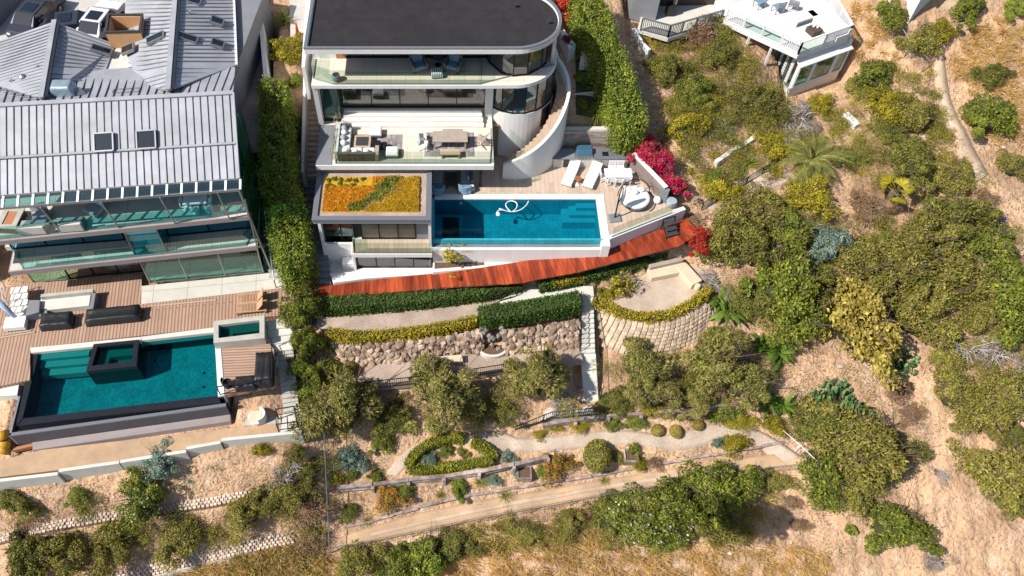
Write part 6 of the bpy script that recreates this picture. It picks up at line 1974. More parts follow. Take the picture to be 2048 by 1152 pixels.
T = thing('white_table', 'low white cube table at the left edge of the plank deck', 'table')
MB().box(-.65, .65, -.42, .42, .1, .5).obj('top', 'white_metal', T, bevel=.03)
MB().box(-.5, .5, -.3, .3, 0, .1).obj('plinth', 'grey_render', T)
put(T, 36, 652, DZ, R(6))
T = thing('bamboo_pole', 'pale pole lying on the plank deck below the patio', 'pole', tuple(P(366, 607, DZ)))
MB().tube(P(298, 613, DZ + .04), P(432, 600, DZ + .04), .05, .05, 8).obj('shaft', 'teak', T)
T = thing('bamboo_pole', 'short pale poles lying on the deck by the low white table', 'pole', tuple(P(40, 668, DZ)))
MB().tube(P(0, 676, DZ + .04), P(70, 664, DZ + .04), .05, .05, 8).obj('shaft', 'teak', T)
MB().tube(P(8, 670, DZ + .04), P(62, 661, DZ + .04), .04, .04, 8).obj('shaft', 'teak', T)
T = thing('wire_chair', 'black wire chair by the white pool coping on the small deck', 'chair')
MB().lathe([(.2, 0), (.24, .02), (.12, .22), (.26, .42), (.3, .44)], n=10).obj('wire_base', 'iron', T)
MB().band([(math.cos(a) * .3, math.sin(a) * .3) for a in np.linspace(.2, 2.9, 8)], -.02, .44, .8).obj('wire_back', 'iron', T)
put(T, 457, 772, -3.1, R(130))
T = thing('curved_seat', 'white curved outdoor seat on the dirt strip below the small deck', 'seat')
MB().lathe([(.5, 0), (.52, .35)], n=14).obj('base', 'off_white', T)
MB().band([(math.cos(a) * .6, math.sin(a) * .5) for a in np.linspace(-1.2, 1.2, 8)], .1, 0, .75).obj('back', 'white_render', T)
MB().box(-.4, .3, -.35, .35, .35, .4).obj('seat_pad', 'stone_bench', T)
put(T, 515, 838, -4.94)
T = thing('yellow_slide', 'curved yellow plastic tube at the far left edge', 'slide', tuple(P(5, 890, -4.9)))
MB().pipe([P(2, 862, -3.9), P(8, 880, -4.2), P(10, 892, -4.6), P(4, 906, -4.8)], .35, 10).obj('tube', 'yellow_plastic', T, True)
T = thing('brick_edge', 'short red tile edging by the yellow tube', 'edging', tuple(P(50, 895, -4.9)))
MB().bar(P(28, 900, -4.9), P(74, 890, -4.9), .2, .3).obj('tile_row', 'terracotta', T)
# --- right roof deck
RZ = 4.3
T = thing('deck_sofa', 'white L-shaped sofa on the white roof deck', 'sofa', (25.5, 49, RZ))
d1 = (C_ - B).normalized()
n1 = Vector((-d1.y, d1.x, 0))
def rbox(T, name, c, w, d, z0, z1, m, b=.03):
 q = [c + d1 * (sx * w / 2) + n1 * (sy * d / 2) for sx, sy in ((-1, -1), (1, -1), (1, 1), (-1, 1))]
 return MB().hexa([(v.x, v.y, z0) for v in q], [(v.x, v.y, z1) for v in q]).obj(name, m, T, bevel=b)
c0 = P(1655, 45, RZ + .4)
rbox(T, 'seat', c0, 1.0, 3.2, RZ, RZ + .42, 'cushion_white')
rbox(T, 'backrest', c0 + d1 * .55, .25, 3.2, RZ, RZ + .75, 'cushion_white')
c1 = P(1608, 30, RZ + .4)
rbox(T, 'side_seat', c1, 1.9, .95, RZ, RZ + .42, 'cushion_white')
rbox(T, 'frame', c1 - n1 * .5, 1.9, .08, RZ, RZ + .3, 'wicker_grey')
T = thing('deck_table', 'dark box table with ornaments on the white roof deck', 'table', tuple(P(1626, 66, RZ)))
rbox(T, 'body', P(1626, 66, RZ), .8, .8, RZ, RZ + .42, 'interior_dark')
for dx, dy in ((-.1, .1), (.15, 0), (.05, .2)):
 p = T.location
 MB().lathe([(.06, .42), (.09, .5), (.04, .62)], (p.x + dx, p.y + dy, RZ), 8).obj('ornament', 'white_metal', T)
bc2 = slat_chair('deck_chair', 'blue chair on the white roof deck, nearest the slatted railing', 'steel_grey', 'blue_cushion', 'blue roof deck chairs', .6)
put(bc2, 1517, 14, RZ, R(30), 1.15)
for x, y, r_, nm in ((1553, 24, 200, 'blue chair on the white roof deck, middle of the three'), (1584, 20, 150, 'blue chair on the white roof deck, nearest the white sofa')):
 p = P(x, y, RZ)
 dup(bc2, (p.x, p.y, RZ), R(r_), nm, 1.15)
# --- cars, bins, cone in the background
def car(name, label, m, x, y, rz):
 T = thing(name, label, 'car')
 prof = [(-2.3, .35), (-2.3, .75), (-2.1, .92), (-1.2, .98), (-.6, 1.42), (.9, 1.45), (1.6, 1.0), (2.2, .85), (2.35, .6), (2.3, .35)]
 V = []
 for s, wf in ((-1, 1), (-1, .0), (1, .0), (1, 1)):
  pass
 secs = [(-.9, .0), (-.86, .05), (.86, .05), (.9, .0)]
 V = []
 for xx, dz in secs:
  for yy, zz in prof:
   ins = .82 if zz > 1.05 else 1
   V.append((xx * ins, -yy, zz - (.06 if abs(xx) > .88 and zz > .8 else 0)))
 n = len(prof)
 Fs = [(k * n + i, k * n + i + 1, (k + 1) * n + i + 1, (k + 1) * n + i) for k in range(3) for i in range(n - 1)] + [tuple(range(n)), tuple(range(4 * n - 1, 3 * n - 1, -1))]
 Fs = [f[::-1] for f in Fs]
 MB().add(V, Fs).obj('body', m, T, False, .06)
 MB().hexa([(-.68, -1.62, 1.02), (.68, -1.62, 1.02), (.66, -.95, 1.44), (-.66, -.95, 1.44)], [(-.68, -1.6, 1.04), (.68, -1.6, 1.04), (.66, -.93, 1.47), (-.66, -.93, 1.47)]).obj('windscreen', 'car_glass', T)
 MB().hexa([(-.66, .62, 1.44), (.66, .62, 1.44), (.68, 1.18, 1.01), (-.68, 1.18, 1.01)], [(-.66, .62, 1.475), (.66, .62, 1.475), (.68, 1.2, 1.03), (-.68, 1.2, 1.03)]).obj('rear_window', 'car_glass', T)
 MB().box(-.45, .45, -.7, .2, 1.43, 1.475).obj('sunroof', 'car_glass', T)
 for s in (-1, 1):
  MB().hexa([(s * .87, -1.3, 1.0), (s * .87, .9, 1.0), (s * .76, .6, 1.38), (s * .76, -.85, 1.38)], [(s * .885, -1.3, 1.0), (s * .885, .9, 1.0), (s * .775, .6, 1.38), (s * .775, -.85, 1.38)]).obj('side_window', 'car_glass', T)
  for yy in (-1.45, 1.4):
   w_ = MB().tube((s * .72, yy, .33), (s * .92, yy, .33), .33, .33, 14).obj('wheel', 'rubber', T)
   MB().tube((s * .9, yy, .33), (s * .925, yy, .33), .19, .19, 10).obj('rim', 'steel_grey', w_)
  MB().box(s * .7 - .13, s * .7 + .13, -2.34, -2.24, .62, .74).obj('headlight', 'white_metal', T)
  MB().box(s * .95 - .08, s * .95 + .08, -1.0, -.85, .95, 1.05).obj('mirror', m, T)
 return put(T, x, y, 4.95, rz)
car('parked_car', 'dark saloon car parked beside the grey driveway wall', 'car_dark', 80, 46, R(-14))
car('parked_car', 'white car half hidden behind the chimney box', 'car_white', 206, 62, R(-12))
car('parked_car', 'dark blue car just showing above the left roof wing', 'car_dark', 152, 70, R(-80))
def bin_(name, label, x, y, m):
 T = thing(name, label, 'bin')
 MB().hexa([(-.24, -.28, .05), (.24, -.28, .05), (.24, .24, .05), (-.24, .24, .05)], [(-.3, -.36, 1.0), (.3, -.36, 1.0), (.3, .34, 1.0), (-.3, .34, 1.0)]).obj('body', m, T, bevel=.02)
 MB().hexa([(-.32, -.38, 1.0), (.32, -.38, 1.0), (.32, .38, 1.0), (-.32, .38, 1.0)], [(-.28, -.34, 1.08), (.28, -.34, 1.08), (.28, .34, 1.1), (-.28, .34, 1.1)]).obj('lid', m, T, bevel=.02)
 for s in (-1, 1):
  MB().tube((s * .2, .3, .12), (s * .27, .3, .12), .12, .12, 10).obj('wheel', 'rubber', T)
 MB().tube((-.2, .4, .98), (.2, .4, .98), .025).obj('handle', 'rubber', T)
 return put(T, x, y, 4.2, .05)
bin_('wheelie_bin', 'green wheelie bin in the side passage', 506, 42, 'bin_green')
bin_('wheelie_bin', 'dark blue wheelie bin behind the green one, nearer side', 505, 24, 'bin_blue')
bin_('wheelie_bin', 'dark blue wheelie bin at the top edge of the photo', 504, 6, 'bin_blue')
T = thing('trash_barrel', 'black covered grill in the tan side passage', 'grill')
MB().hexa([(-.35, -.3, 0), (.35, -.3, 0), (.35, .3, 0), (-.35, .3, 0)], [(-.4, -.33, .9), (.4, -.33, .9), (.38, .33, .95), (-.38, .33, .95)]).obj('cover', 'black_cover', T, bevel=.06)
MB().box(-.2, .15, -.1, .3, .93, 1.05).obj('board', 'teak', T)
T.name = 'covered_grill'
put(T, 487, 138, 4.2, .15)
T = thing('traffic_cone', 'tall coral-red cone on the paved entry path', 'cone')
MB().box(-.2, .2, -.2, .2, 0, .04).obj('base', 'cone_orange', T, bevel=.01)
MB().lathe([(.14, .04), (.05, 1.0), (.04, 1.05)], n=14).obj('body', 'cone_orange', T, True)
MB().lathe([(.11, .3), (.1, .42)], n=14).obj('band', 'cone_orange', T)
put(T, 596, 70, 5.0)
# ================================================================= PLANTS
leafmat('leaf_sage', (.155, .16, .03), (.4, .355, .07))
leafmat('leaf_dark', (.1, .115, .024), (.29, .27, .055))
leafmat('leaf_green', (.1, .14, .02), (.32, .33, .045))
leafmat('leaf_bright', (.13, .19, .025), (.34, .36, .055))
leafmat('leaf_ficus', (.1, .17, .018), (.36, .38, .045), spec=.5)
leafmat('leaf_yellow', (.24, .22, .02), (.5, .4, .03))
leafmat('leaf_feather', (.15, .175, .03), (.42, .38, .1))
leafmat('leaf_brown', (.24, .14, .08), (.42, .28, .16))
leafmat('leaf_grey', (0.33, 0.272, 0.239), (0.528, 0.446, 0.396))
leafmat('leaf_blue', (0.148, 0.231, 0.173), (0.33, 0.412, 0.33))
leafmat('leaf_orange', (0.495, 0.214, 0.0413), (0.33, 0.281, 0.0495))
leafmat('leaf_red', (0.4, 0.025, 0.02), (0.55, 0.07, 0.03))
leafmat('leaf_gold', (.22, .18, .03), (.5, .39, .09), trans=.2)
leafmat('leaf_hedge', (.05, .105, .018), (.12, .2, .03))
leafmat('leaf_hedge_yellow', (0.33, 0.281, 0.0198), (0.61, 0.462, 0.033))
leafmat('leaf_hedge_green', (.16, .18, .015), (.36, .34, .03))
leafmat('leaf_sedum_gold', (.46, .26, .014), (.58, .38, .02))
leafmat('leaf_sedum', (.6, .24, .01), (.66, .34, .015))
leafmat('leaf_pink', (.6, .004, .085), (.74, .02, .16))
leafmat('leaf_wine', (0.165, 0.0165, 0.033), (0.33, 0.0495, 0.066))
leafmat('leaf_agave', (0.165, 0.314, 0.247), (0.264, 0.429, 0.346))
leafmat('leaf_cactus', (.07, .14, .045), (.17, .27, .1), trans=.0)
leafmat('leaf_banana', (.06, .13, .015), (.16, .24, .03))
leafmat('leaf_palm', (0.198, 0.231, 0.0578), (0.462, 0.412, 0.116))
leafmat('grass_dry', (.72, .5, .2), (.8, .64, .34), trans=.5)
leafmat('grass_olive', (.36, .3, .08), (.55, .45, .16))
leafmat('flower_white', (0.7, 0.7, 0.7), (0.7, 0.7, 0.6))
mat('shade_core', (.04, .042, .018), .95, 0, .3, 3)  # solid core added inside foliage; inner shade put into its dark colour
mat('shade_core_brown', (.09, .065, .042), .95, 0, .3, 3)  # browner core for dry shrubs, its tone likewise standing in for inner shade
def unit(a):
 return a / (np.linalg.norm(a, axis=1, keepdims=True) + 1e-9)
def leafmesh(name, m, C, D, N, L, Wd, tri=False):
 """one small diamond per leaf: centre C, long axis D, rough normal N, half length L, half width Wd"""
 n = len(C)
 D = unit(D)
 B = unit(np.cross(N, D) + rng.normal(0, .05, (n, 3)))
 L = np.broadcast_to(np.asarray(L, float), (n,))[:, None]
 Wd = np.broadcast_to(np.asarray(Wd, float), (n,))[:, None]
 V = np.stack([C - D * L, C + B * Wd - D * L * .1, C + D * L, C - B * Wd - D * L * .1], 1).reshape(-1, 3)
 me = bpy.data.meshes.new(name)
 me.vertices.add(4 * n)
 me.vertices.foreach_set('co', V.astype(np.float32).ravel())
 me.loops.add(4 * n)
 me.loops.foreach_set('vertex_index', np.arange(4 * n, dtype=np.int32))
 me.polygons.add(n)
 me.polygons.foreach_set('loop_start', np.arange(0, 4 * n, 4, dtype=np.int32))
 me.polygons.foreach_set('loop_total', np.full(n, 4, dtype=np.int32))
 me.update(calc_edges=True)
 me.materials.append(M[m])
 return me
def meshobj(name, me, parent=None, loc=(0, 0, 0)):
 o = bpy.data.objects.new(name, me)
 COL.objects.link(o)
 o.parent = parent
 o.location = loc
 return o
def crown(n, r, h, clumps, cr, out=.75, low=.0, uneven=.25):
 """leaf positions on the skins of many clumps filling a lumpy dome of radius r and height h"""
 th = rng.uniform(0, 2 * np.pi, clumps)
 ph = np.arccos(rng.uniform(low, 1, clumps))
 rad = rng.uniform(.3, 1.12, clumps) ** .7 * out
 lob = 1 + uneven * np.sin(th * 2 + rng.uniform(0, 6)) * .6 + uneven * np.sin(th * 3 + rng.uniform(0, 6)) * .6
 cc = np.stack([np.cos(th) * np.sin(ph) * rad * r * lob, np.sin(th) * np.sin(ph) * rad * r * lob, .12 * h + np.cos(ph) * rad * h * .86], 1)
 k = rng.integers(0, clumps, n)
 d = unit(rng.normal(0, 1, (n, 3)) + np.array([0, 0, .45]))
 sz = cr * rng.uniform(.6, 1.35, clumps)[k]
 C = cc[k] + d * (sz * rng.uniform(.55, 1.05, n) ** .5)[:, None] * np.array([1, 1, .75])
 o = unit(C - np.array([0, 0, h * .25]))
 return C, unit(d + o * .8)
def lump(r, h, seed, m='shade_core', nu=14, nv=8):
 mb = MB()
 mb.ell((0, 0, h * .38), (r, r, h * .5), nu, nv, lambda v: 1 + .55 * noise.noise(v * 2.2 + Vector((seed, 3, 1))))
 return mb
def stems(r, h, n, thick, seed, m, spread=.8, fork=3):
 rnd = random.Random(seed)
 mb = MB()
 for i in range(n):
  a = rnd.uniform(0, 6.28)
  q = Vector((math.cos(a) * r * spread * rnd.uniform(.3, 1), math.sin(a) * r * spread * rnd.uniform(.3, 1), h * rnd.uniform(.55, .9)))
  mid = q * .5 + Vector((rnd.uniform(-.15, .15), rnd.uniform(-.15, .15), h * .08))
  mb.tube((rnd.uniform(-.05, .05), rnd.uniform(-.05, .05), -.25), mid, thick, thick * .7, 5)
  mb.tube(mid, q, thick * .7, thick * .35, 5)
  for f in range(fork):
   e = q + Vector((rnd.uniform(-.4, .4) * r, rnd.uniform(-.4, .4) * r, rnd.uniform(-.05, .3) * h))
   mb.tube(mid.lerp(q, rnd.uniform(.3, 1)), e, thick * .35, thick * .12, 4)
 return mb
PROTO = {}
def shrub_proto(kind, leaf, n, r=1.5, h=1.7, clumps=60, cr=.42, L=.085, Wd=.045, long=False, core=.46, coremat='shade_core', twig='trunk', low=0.0, nstem=7, extra=None, variants=2, uneven=.55, stand=0.0):
 out = []
 for v in range(variants):
  C, N = crown(n, r, h, clumps, cr, .8, low, uneven)
  C[:, 2] += stand
  if long:
   D = unit(N * .6 + rng.normal(0, .6, C.shape) + np.array([0, 0, -.1]))
   Nn = unit(N + rng.normal(0, .4, C.shape))
  else:
   D = unit(rng.normal(0, 1, C.shape) + N * .3)
   Nn = unit(N + rng.normal(0, .45, C.shape))
  sc_ = rng.uniform(.55, 1.5, n)
  fol = leafmesh(kind + '_foliage', leaf, C, D, Nn, L * sc_, Wd * sc_)
  parts = [('foliage', fol)]
  st = stems(r, h + stand, nstem, .045, v + len(PROTO), twig)
  o = st.obj('x', twig)
  parts.append(('stem', o.data))
  bpy.data.objects.remove(o)
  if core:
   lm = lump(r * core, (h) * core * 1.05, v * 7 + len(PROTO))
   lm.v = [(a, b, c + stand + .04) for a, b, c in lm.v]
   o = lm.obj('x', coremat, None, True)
   parts.append(('shade_core', o.data))
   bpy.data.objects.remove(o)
  if extra:
   em, en, el, off = extra
   idx = rng.choice(n, en, replace=False)
   fl = leafmesh(kind + '_flowers', em, C[idx] + N[idx] * off, unit(rng.normal(0, 1, (en, 3))), unit(N[idx] + rng.normal(0, .3, (en, 3))), el, el * .8)
   parts.append(('dry_leaves' if em == 'leaf_brown' else 'flowers', fl))
  out.append(parts)
 PROTO[kind] = (out, r, h + stand)
shrub_proto('sage', 'leaf_sage', 11959, clumps=46, cr=.36, L=0.062, Wd=0.0211, long=True, h=1.5, extra=('leaf_brown', 900, .05, .02), variants=3)
shrub_proto('sage_dark', 'leaf_dark', 11959, clumps=46, cr=.36, L=0.062, Wd=0.0236, long=True, h=1.5)
shrub_proto('laurel', 'leaf_green', 9660, clumps=40, cr=.4, L=0.062, Wd=0.031, h=1.7)
shrub_proto('bright', 'leaf_bright', 9200, clumps=38, cr=.4, L=0.0682, Wd=0.0341, h=1.7)
shrub_proto('yellow', 'leaf_yellow', 9660, clumps=55, cr=.4, L=0.062, Wd=0.0279, h=1.4)
shrub_proto('feather', 'leaf_feather', 12500, clumps=42, cr=.38, L=.08, Wd=.017, long=True, h=2.1, core=.42, uneven=.6, stand=.6, variants=3, nstem=9, extra=('leaf_brown', 1100, .07, .0))
shrub_proto('brown', 'leaf_brown', 5979, clumps=50, cr=.35, L=0.0744, Wd=0.0186, long=True, h=1.0, core=.5, coremat='shade_core_brown', twig='twig')
shrub_proto('grey', 'leaf_grey', 4600, clumps=45, cr=.35, L=0.0806, Wd=0.0112, long=True, h=1.1, core=.45, coremat='shade_core_brown', twig='twig_white', nstem=16)
shrub_proto('blue', 'leaf_blue', 9660, clumps=60, cr=.36, L=0.062, Wd=0.0279, h=1.5)
shrub_proto('orange', 'leaf_orange', 7359, clumps=50, cr=.36, L=0.062, Wd=0.0279, h=1.4, variants=1)
shrub_proto('red', 'leaf_red', 9660, clumps=38, cr=.4, L=0.0682, Wd=0.0372, h=2.2, variants=1)
shrub_proto('gold', 'leaf_gold', 11440, clumps=80, cr=.33, L=0.062, Wd=0.0372, h=1.7, variants=1)
shrub_proto('flowering', 'leaf_green', 10580, clumps=40, cr=.4, L=0.062, Wd=0.0279, h=1.7, extra=('flower_white', 200, .06, .06), variants=1)
shrub_proto('pinkbush', 'leaf_pink', 6899, clumps=50, cr=.4, L=0.062, Wd=0.0372, h=.9, variants=1, core=.55, extra=('leaf_green', 900, .06, .03))
shrub_proto('loose', 'leaf_yellow', 900, clumps=40, cr=.32, L=.1, Wd=.05, h=1.8, core=0, twig='twig', variants=1, nstem=10)
shrub_proto('loose_green', 'leaf_green', 1400, clumps=40, cr=.32, L=.11, Wd=.05, h=1.4, core=0, twig='twig', variants=1, nstem=10)
shrub_proto('wine', 'leaf_wine', 1500, clumps=30, cr=.4, L=.1, Wd=.06, h=.9, variants=1)
# clipped ball
C_b = unit(rng.normal(0, 1, (4200, 3)))
C_b = C_b[C_b[:, 2] > -.45]
def ball_proto(kind, leaf):
 nrm = C_b + rng.normal(0, .3, C_b.shape)
 pos = C_b * (1.5 + rng.normal(0, .04, (len(C_b), 1))) + np.array([0, 0, 1.2])
 me = leafmesh(kind + '_foliage', leaf, pos, unit(rng.normal(0, 1, C_b.shape)), unit(nrm), .085, .05)
 o = MB().ell((0, 0, 1.2), (1.42, 1.42, 1.42), 18, 10).obj('x', 'shade_core', None, True)
 d = o.data
 bpy.data.objects.remove(o)
 PROTO[kind] = ([[('foliage', me), ('shade_core', d)]], 1.5, 2.6)
ball_proto('ball', 'leaf_sage')
ball_proto('ball_pale', 'leaf_gold')
# strap-leaved plants
def blades(kind, leafm, n, L, Wd, lift, curve=.35, seg=4, r=None, thick=False, base=0.0, variants=1, core=None):
 out = []
 for v in range(variants):
  rnd = random.Random(len(PROTO) * 5 + v)
  V, Fs = [], []
  for i in range(n):
   a = i * 2.39996 + rnd.uniform(-.15, .15)
   el = rnd.uniform(*lift)
   l = L * rnd.uniform(.7, 1.1)
   d = Vector((math.cos(a) * math.cos(el), math.sin(a) * math.cos(el), math.sin(el)))
   s = Vector((-math.sin(a), math.cos(a), 0))
   p = Vector((0, 0, base))
   b0 = len(V)
   for k in range(seg + 1):
    t = k / seg
    w = Wd * (math.sin(math.pi * min(1, .18 + .82 * t)) if not thick else (1 - t) ** .7) + .004
    up = d.cross(s) * -1
    V += [tuple(p - s * w), tuple(p + up * (-w * .35)), tuple(p + s * w)]
    d = (d + Vector((0, 0, -curve / seg * (1 + t)))).normalized()
    p = p + d * (l / seg)
   for k in range(seg):
    q = b0 + 3 * k
    Fs += [(q, q + 1, q + 4, q + 3), (q + 1, q + 2, q + 5, q + 4)]
  o = MB().add(V, Fs).obj('x', leafm, None, True)
  me = o.data
  me.name = kind + '_leaves'
  bpy.data.objects.remove(o)
  parts = [('leaves', me)]
  tr = MB().lathe([(.09, -.3), (.08, base * .5), (.06, base + .08)], n=7).obj('x', 'trunk')
  parts.append(('stem', tr.data))
  bpy.data.objects.remove(tr)
  out.append(parts)
 PROTO[kind] = (out, L, L)
blades('agave', 'leaf_agave', 46, 1.5, .1, (.15, 1.3), .12, 4, thick=True, base=.15)
blades('yucca', 'leaf_bright', 60, 1.1, .04, (.1, 1.4), .5, 4, thick=True, base=.3)
blades('yucca_grey', 'leaf_palm', 60, 1.1, .035, (0, 1.3), .4, 4, thick=True, base=.15)
blades('banana', 'leaf_banana', 14, 1.5, .17, (.3, 1.3), .8, 7, base=.35)
blades('tuft', 'leaf_feather', 130, .9, .012, (.5, 1.45), .7, 3, thick=True)
blades('tuft_gold', 'grass_dry', 150, .9, .012, (.45, 1.45), .7, 3, thick=True)
blades('papyrus', 'leaf_bright', 220, 1.3, .014, (.4, 1.45), .9, 4, thick=True, base=.4)
# feather palm and fan palm
def palm(kind, leafm, nf, L, base, lift, leaflets=26, ll=.42, droop=.75, fan=False):
 rnd = random.Random(9)
 Cs, Ds, Ns, Ls = [], [], [], []
 ribm = MB()
 for i in range(nf):
  a = i * 2.39996
  el = rnd.uniform(*lift)
  d = Vector((math.cos(a) * math.cos(el), math.sin(a) * math.cos(el), math.sin(el)))
  s = Vector((-math.sin(a), math.cos(a), 0))
  p = Vector((0, 0, base))
  l = L * rnd.uniform(.8, 1.1)
  if fan:
   q = p + d * l * .55
   ribm.tube(p, q, .02, .015, 4)
   for k in range(18):
    f = -1.25 + 2.5 * k / 17
    dd = (d * math.cos(f) + s * math.sin(f) + Vector((0, 0, -.15))).normalized()
    Cs.append(q + dd * l * .3)
    Ds.append(dd)
    Ns.append(d.cross(s))
    Ls.append(l * .32)
   continue
  st = l / leaflets
  for k in range(leaflets):
   t = k / leaflets
   q = p + d * st
   if k % 4 == 0:
    ribm.tube(p, p + d * st * 4, .022 * (1 - t) + .006, .018 * (1 - t) + .005, 4)
   w = ll * math.sin(math.pi * (.12 + .84 * t))
   for sg in (-1, 1):
    dd = (s * sg + d * .7 + Vector((0, 0, -.12))).normalized()
    Cs.append(p + dd * w * .5)
    Ds.append(dd)
    Ns.append(Vector((0, 0, 1)) + d * .2)
    Ls.append(w * .55)
   p = q
   d = (d + Vector((0, 0, -droop / leaflets * (1 + 1.2 * t)))).normalized()
 arr = lambda x: np.array([tuple(v) for v in x])
 me = leafmesh(kind + '_fronds', leafm, arr(Cs), arr(Ds), arr(Ns), np.array(Ls), .05 if fan else .022)
 o = ribm.obj('x', 'leaf_palm')
 rb = o.data
 bpy.data.objects.remove(o)
 o = MB().lathe([(.24, -.4), (.2, base * .5), (.24, base), (.1, base + .15)], n=9).obj('x', 'trunk', None, True)
 td = o.data
 bpy.data.objects.remove(o)
 PROTO[kind] = ([[('fronds', me), ('frond_ribs', rb), ('trunk', td)]], L, base + .5)
palm('date_palm', 'leaf_palm', 44, 2.6, 1.0, (.15, 1.35))
palm('fan_palm', 'leaf_yellow', 9, 1.3, 1.6, (.2, 1.3), fan=True)
palm('dry_fan', 'leaf_brown', 8, 1.2, 1.5, (-.9, -.2), fan=True)
PROTO['fan_palm'][0][0].append(('dry_fronds', PROTO['dry_fan'][0][0][0][1]))
# prickly pear
def cactus(kind):
 rnd = random.Random(4)
 mb = MB()
 for i in range(170):
  a = rnd.uniform(0, 6.28)
  rr = 1.4 * math.sqrt(rnd.random())
  c = Vector((math.cos(a) * rr, math.sin(a) * rr, rnd.uniform(.15, .75) * (1.3 - rr * .5)))
  b0 = len(mb.v)
  mb.ell((0, 0, 0), (.13, .035, .2), 8, 4)
  rx, ry = rnd.uniform(-.9, .9), rnd.uniform(0, 6.28)
  for j in range(b0, len(mb.v)):
   v = Vector(mb.v[j])
   v = Vector((v.x, v.y * math.cos(rx) - v.z * math.sin(rx), v.y * math.sin(rx) + v.z * math.cos(rx)))
   v = Vector((v.x * math.cos(ry) - v.y * math.sin(ry), v.x * math.sin(ry) + v.y * math.cos(ry), v.z)) + c
   mb.v[j] = tuple(v)
 o = mb.obj('x', 'leaf_cactus', None, True)
 d = o.data
 bpy.data.objects.remove(o)
 o = lump(.7, .3, 3).obj('x', 'shade_core', None, True)
 d2 = o.data
 bpy.data.objects.remove(o)
 PROTO[kind] = ([[('pads', d), ('shade_core', d2)]], 1.5, 1.1)
cactus('cactus')
# leafless pale branches
def deadwood(kind):
 rnd = random.Random(12)
 mb = MB()
 def grow(p, d, l, r, k):
  q = p + d * l
  mb.tube(p, q, r, r * .7, 5)
  if k:
   for _ in range(3):
    grow(q, (d + Vector((rnd.uniform(-.8, .8), rnd.uniform(-.8, .8), rnd.uniform(-.35, .45)))).normalized(), l * rnd.uniform(.55, .85), r * .6, k - 1)
 for i in range(5):
  a = i * 1.3
  grow(Vector((0, 0, -.1)), Vector((math.cos(a), math.sin(a), .8)).normalized(), .75, .045, 4)
 o = mb.obj('x', 'twig_white')
 d = o.data
 bpy.data.objects.remove(o)
 C, N = crown(500, 1.3, .8, 40, .3)
 PROTO[kind] = ([[('branches', d), ('foliage', leafmesh('dead_leaves', 'leaf_sage', C, unit(rng.normal(0, 1, C.shape)), N, .09, .03))]], 1.5, 1.4)
deadwood('dead')
KCOUNT = {}
CATS = {'agave': 'agave', 'yucca': 'yucca', 'yucca_grey': 'yucca', 'banana': 'banana plant', 'date_palm': 'palm', 'fan_palm': 'palm', 'cactus': 'cactus', 'dead': 'dead shrub', 'feather': 'tree', 'tuft': 'grass tuft', 'tuft_gold': 'grass tuft', 'papyrus': 'plant', 'red': 'tree'}
NAMES = {'agave': 'agave', 'yucca': 'yucca', 'yucca_grey': 'yucca', 'banana': 'banana_plant', 'date_palm': 'date_palm', 'fan_palm': 'fan_palm', 'cactus': 'prickly_pear', 'dead': 'dead_shrub', 'feather': 'feathery_tree', 'tuft': 'grass_tuft', 'tuft_gold': 'grass_tuft', 'papyrus': 'papyrus', 'red': 'red_leaf_tree', 'ball': 'clipped_shrub', 'ball_pale': 'clipped_shrub', 'pinkbush': 'bougainvillea'}
def plant(kind, x, y, rpx, label, hs=1.0, z=None, world=None):
 """rpx: radius in photo pixels"""
 out, r0, h0 = PROTO[kind]
 k = KCOUNT[kind] = KCOUNT.get(kind, -1) + 1
 parts = out[k % len(out)]
 s = rpx * ((1.34 if y > 380 and y < 900 and not (x > 1850 and y > 640) else 1.15) if kind in ('sage', 'sage_dark', 'laurel', 'yellow', 'grey', 'brown') and x > 1300 else .98 if kind == 'feather' else 1.1 if x < 640 and y > 960 else 1.08) / 31.0 / r0
 if world is not None:
  p = Vector(world)
 elif z is not None:
  p = P(x, y, z)
 else:
  q = onground(x, y, h0 * s * hs * .38)
  p = Vector((q.x, q.y, G(q.x, q.y)))
 T = thing(NAMES.get(kind, 'shrub'), label, CATS.get(kind, 'shrub'))
 for nm, me in parts:
  o = meshobj('crown' if kind in ('feather', 'red') and nm == 'foliage' else 'trunk' if kind in ('feather', 'red') and nm == 'stem' else nm, me, T)
  if nm in ('flowers', 'dry_leaves'):
   o['kind'] = 'stuff'
 rnd = random.Random(int(x * 7 + y))
 place(T, (p.x, p.y, p.z - .05), rnd.uniform(0, 6.28), (s * rnd.uniform(.85, 1.2), s * rnd.uniform(.8, 1.08), s * hs * rnd.uniform(.85, 1.1)))
 return T
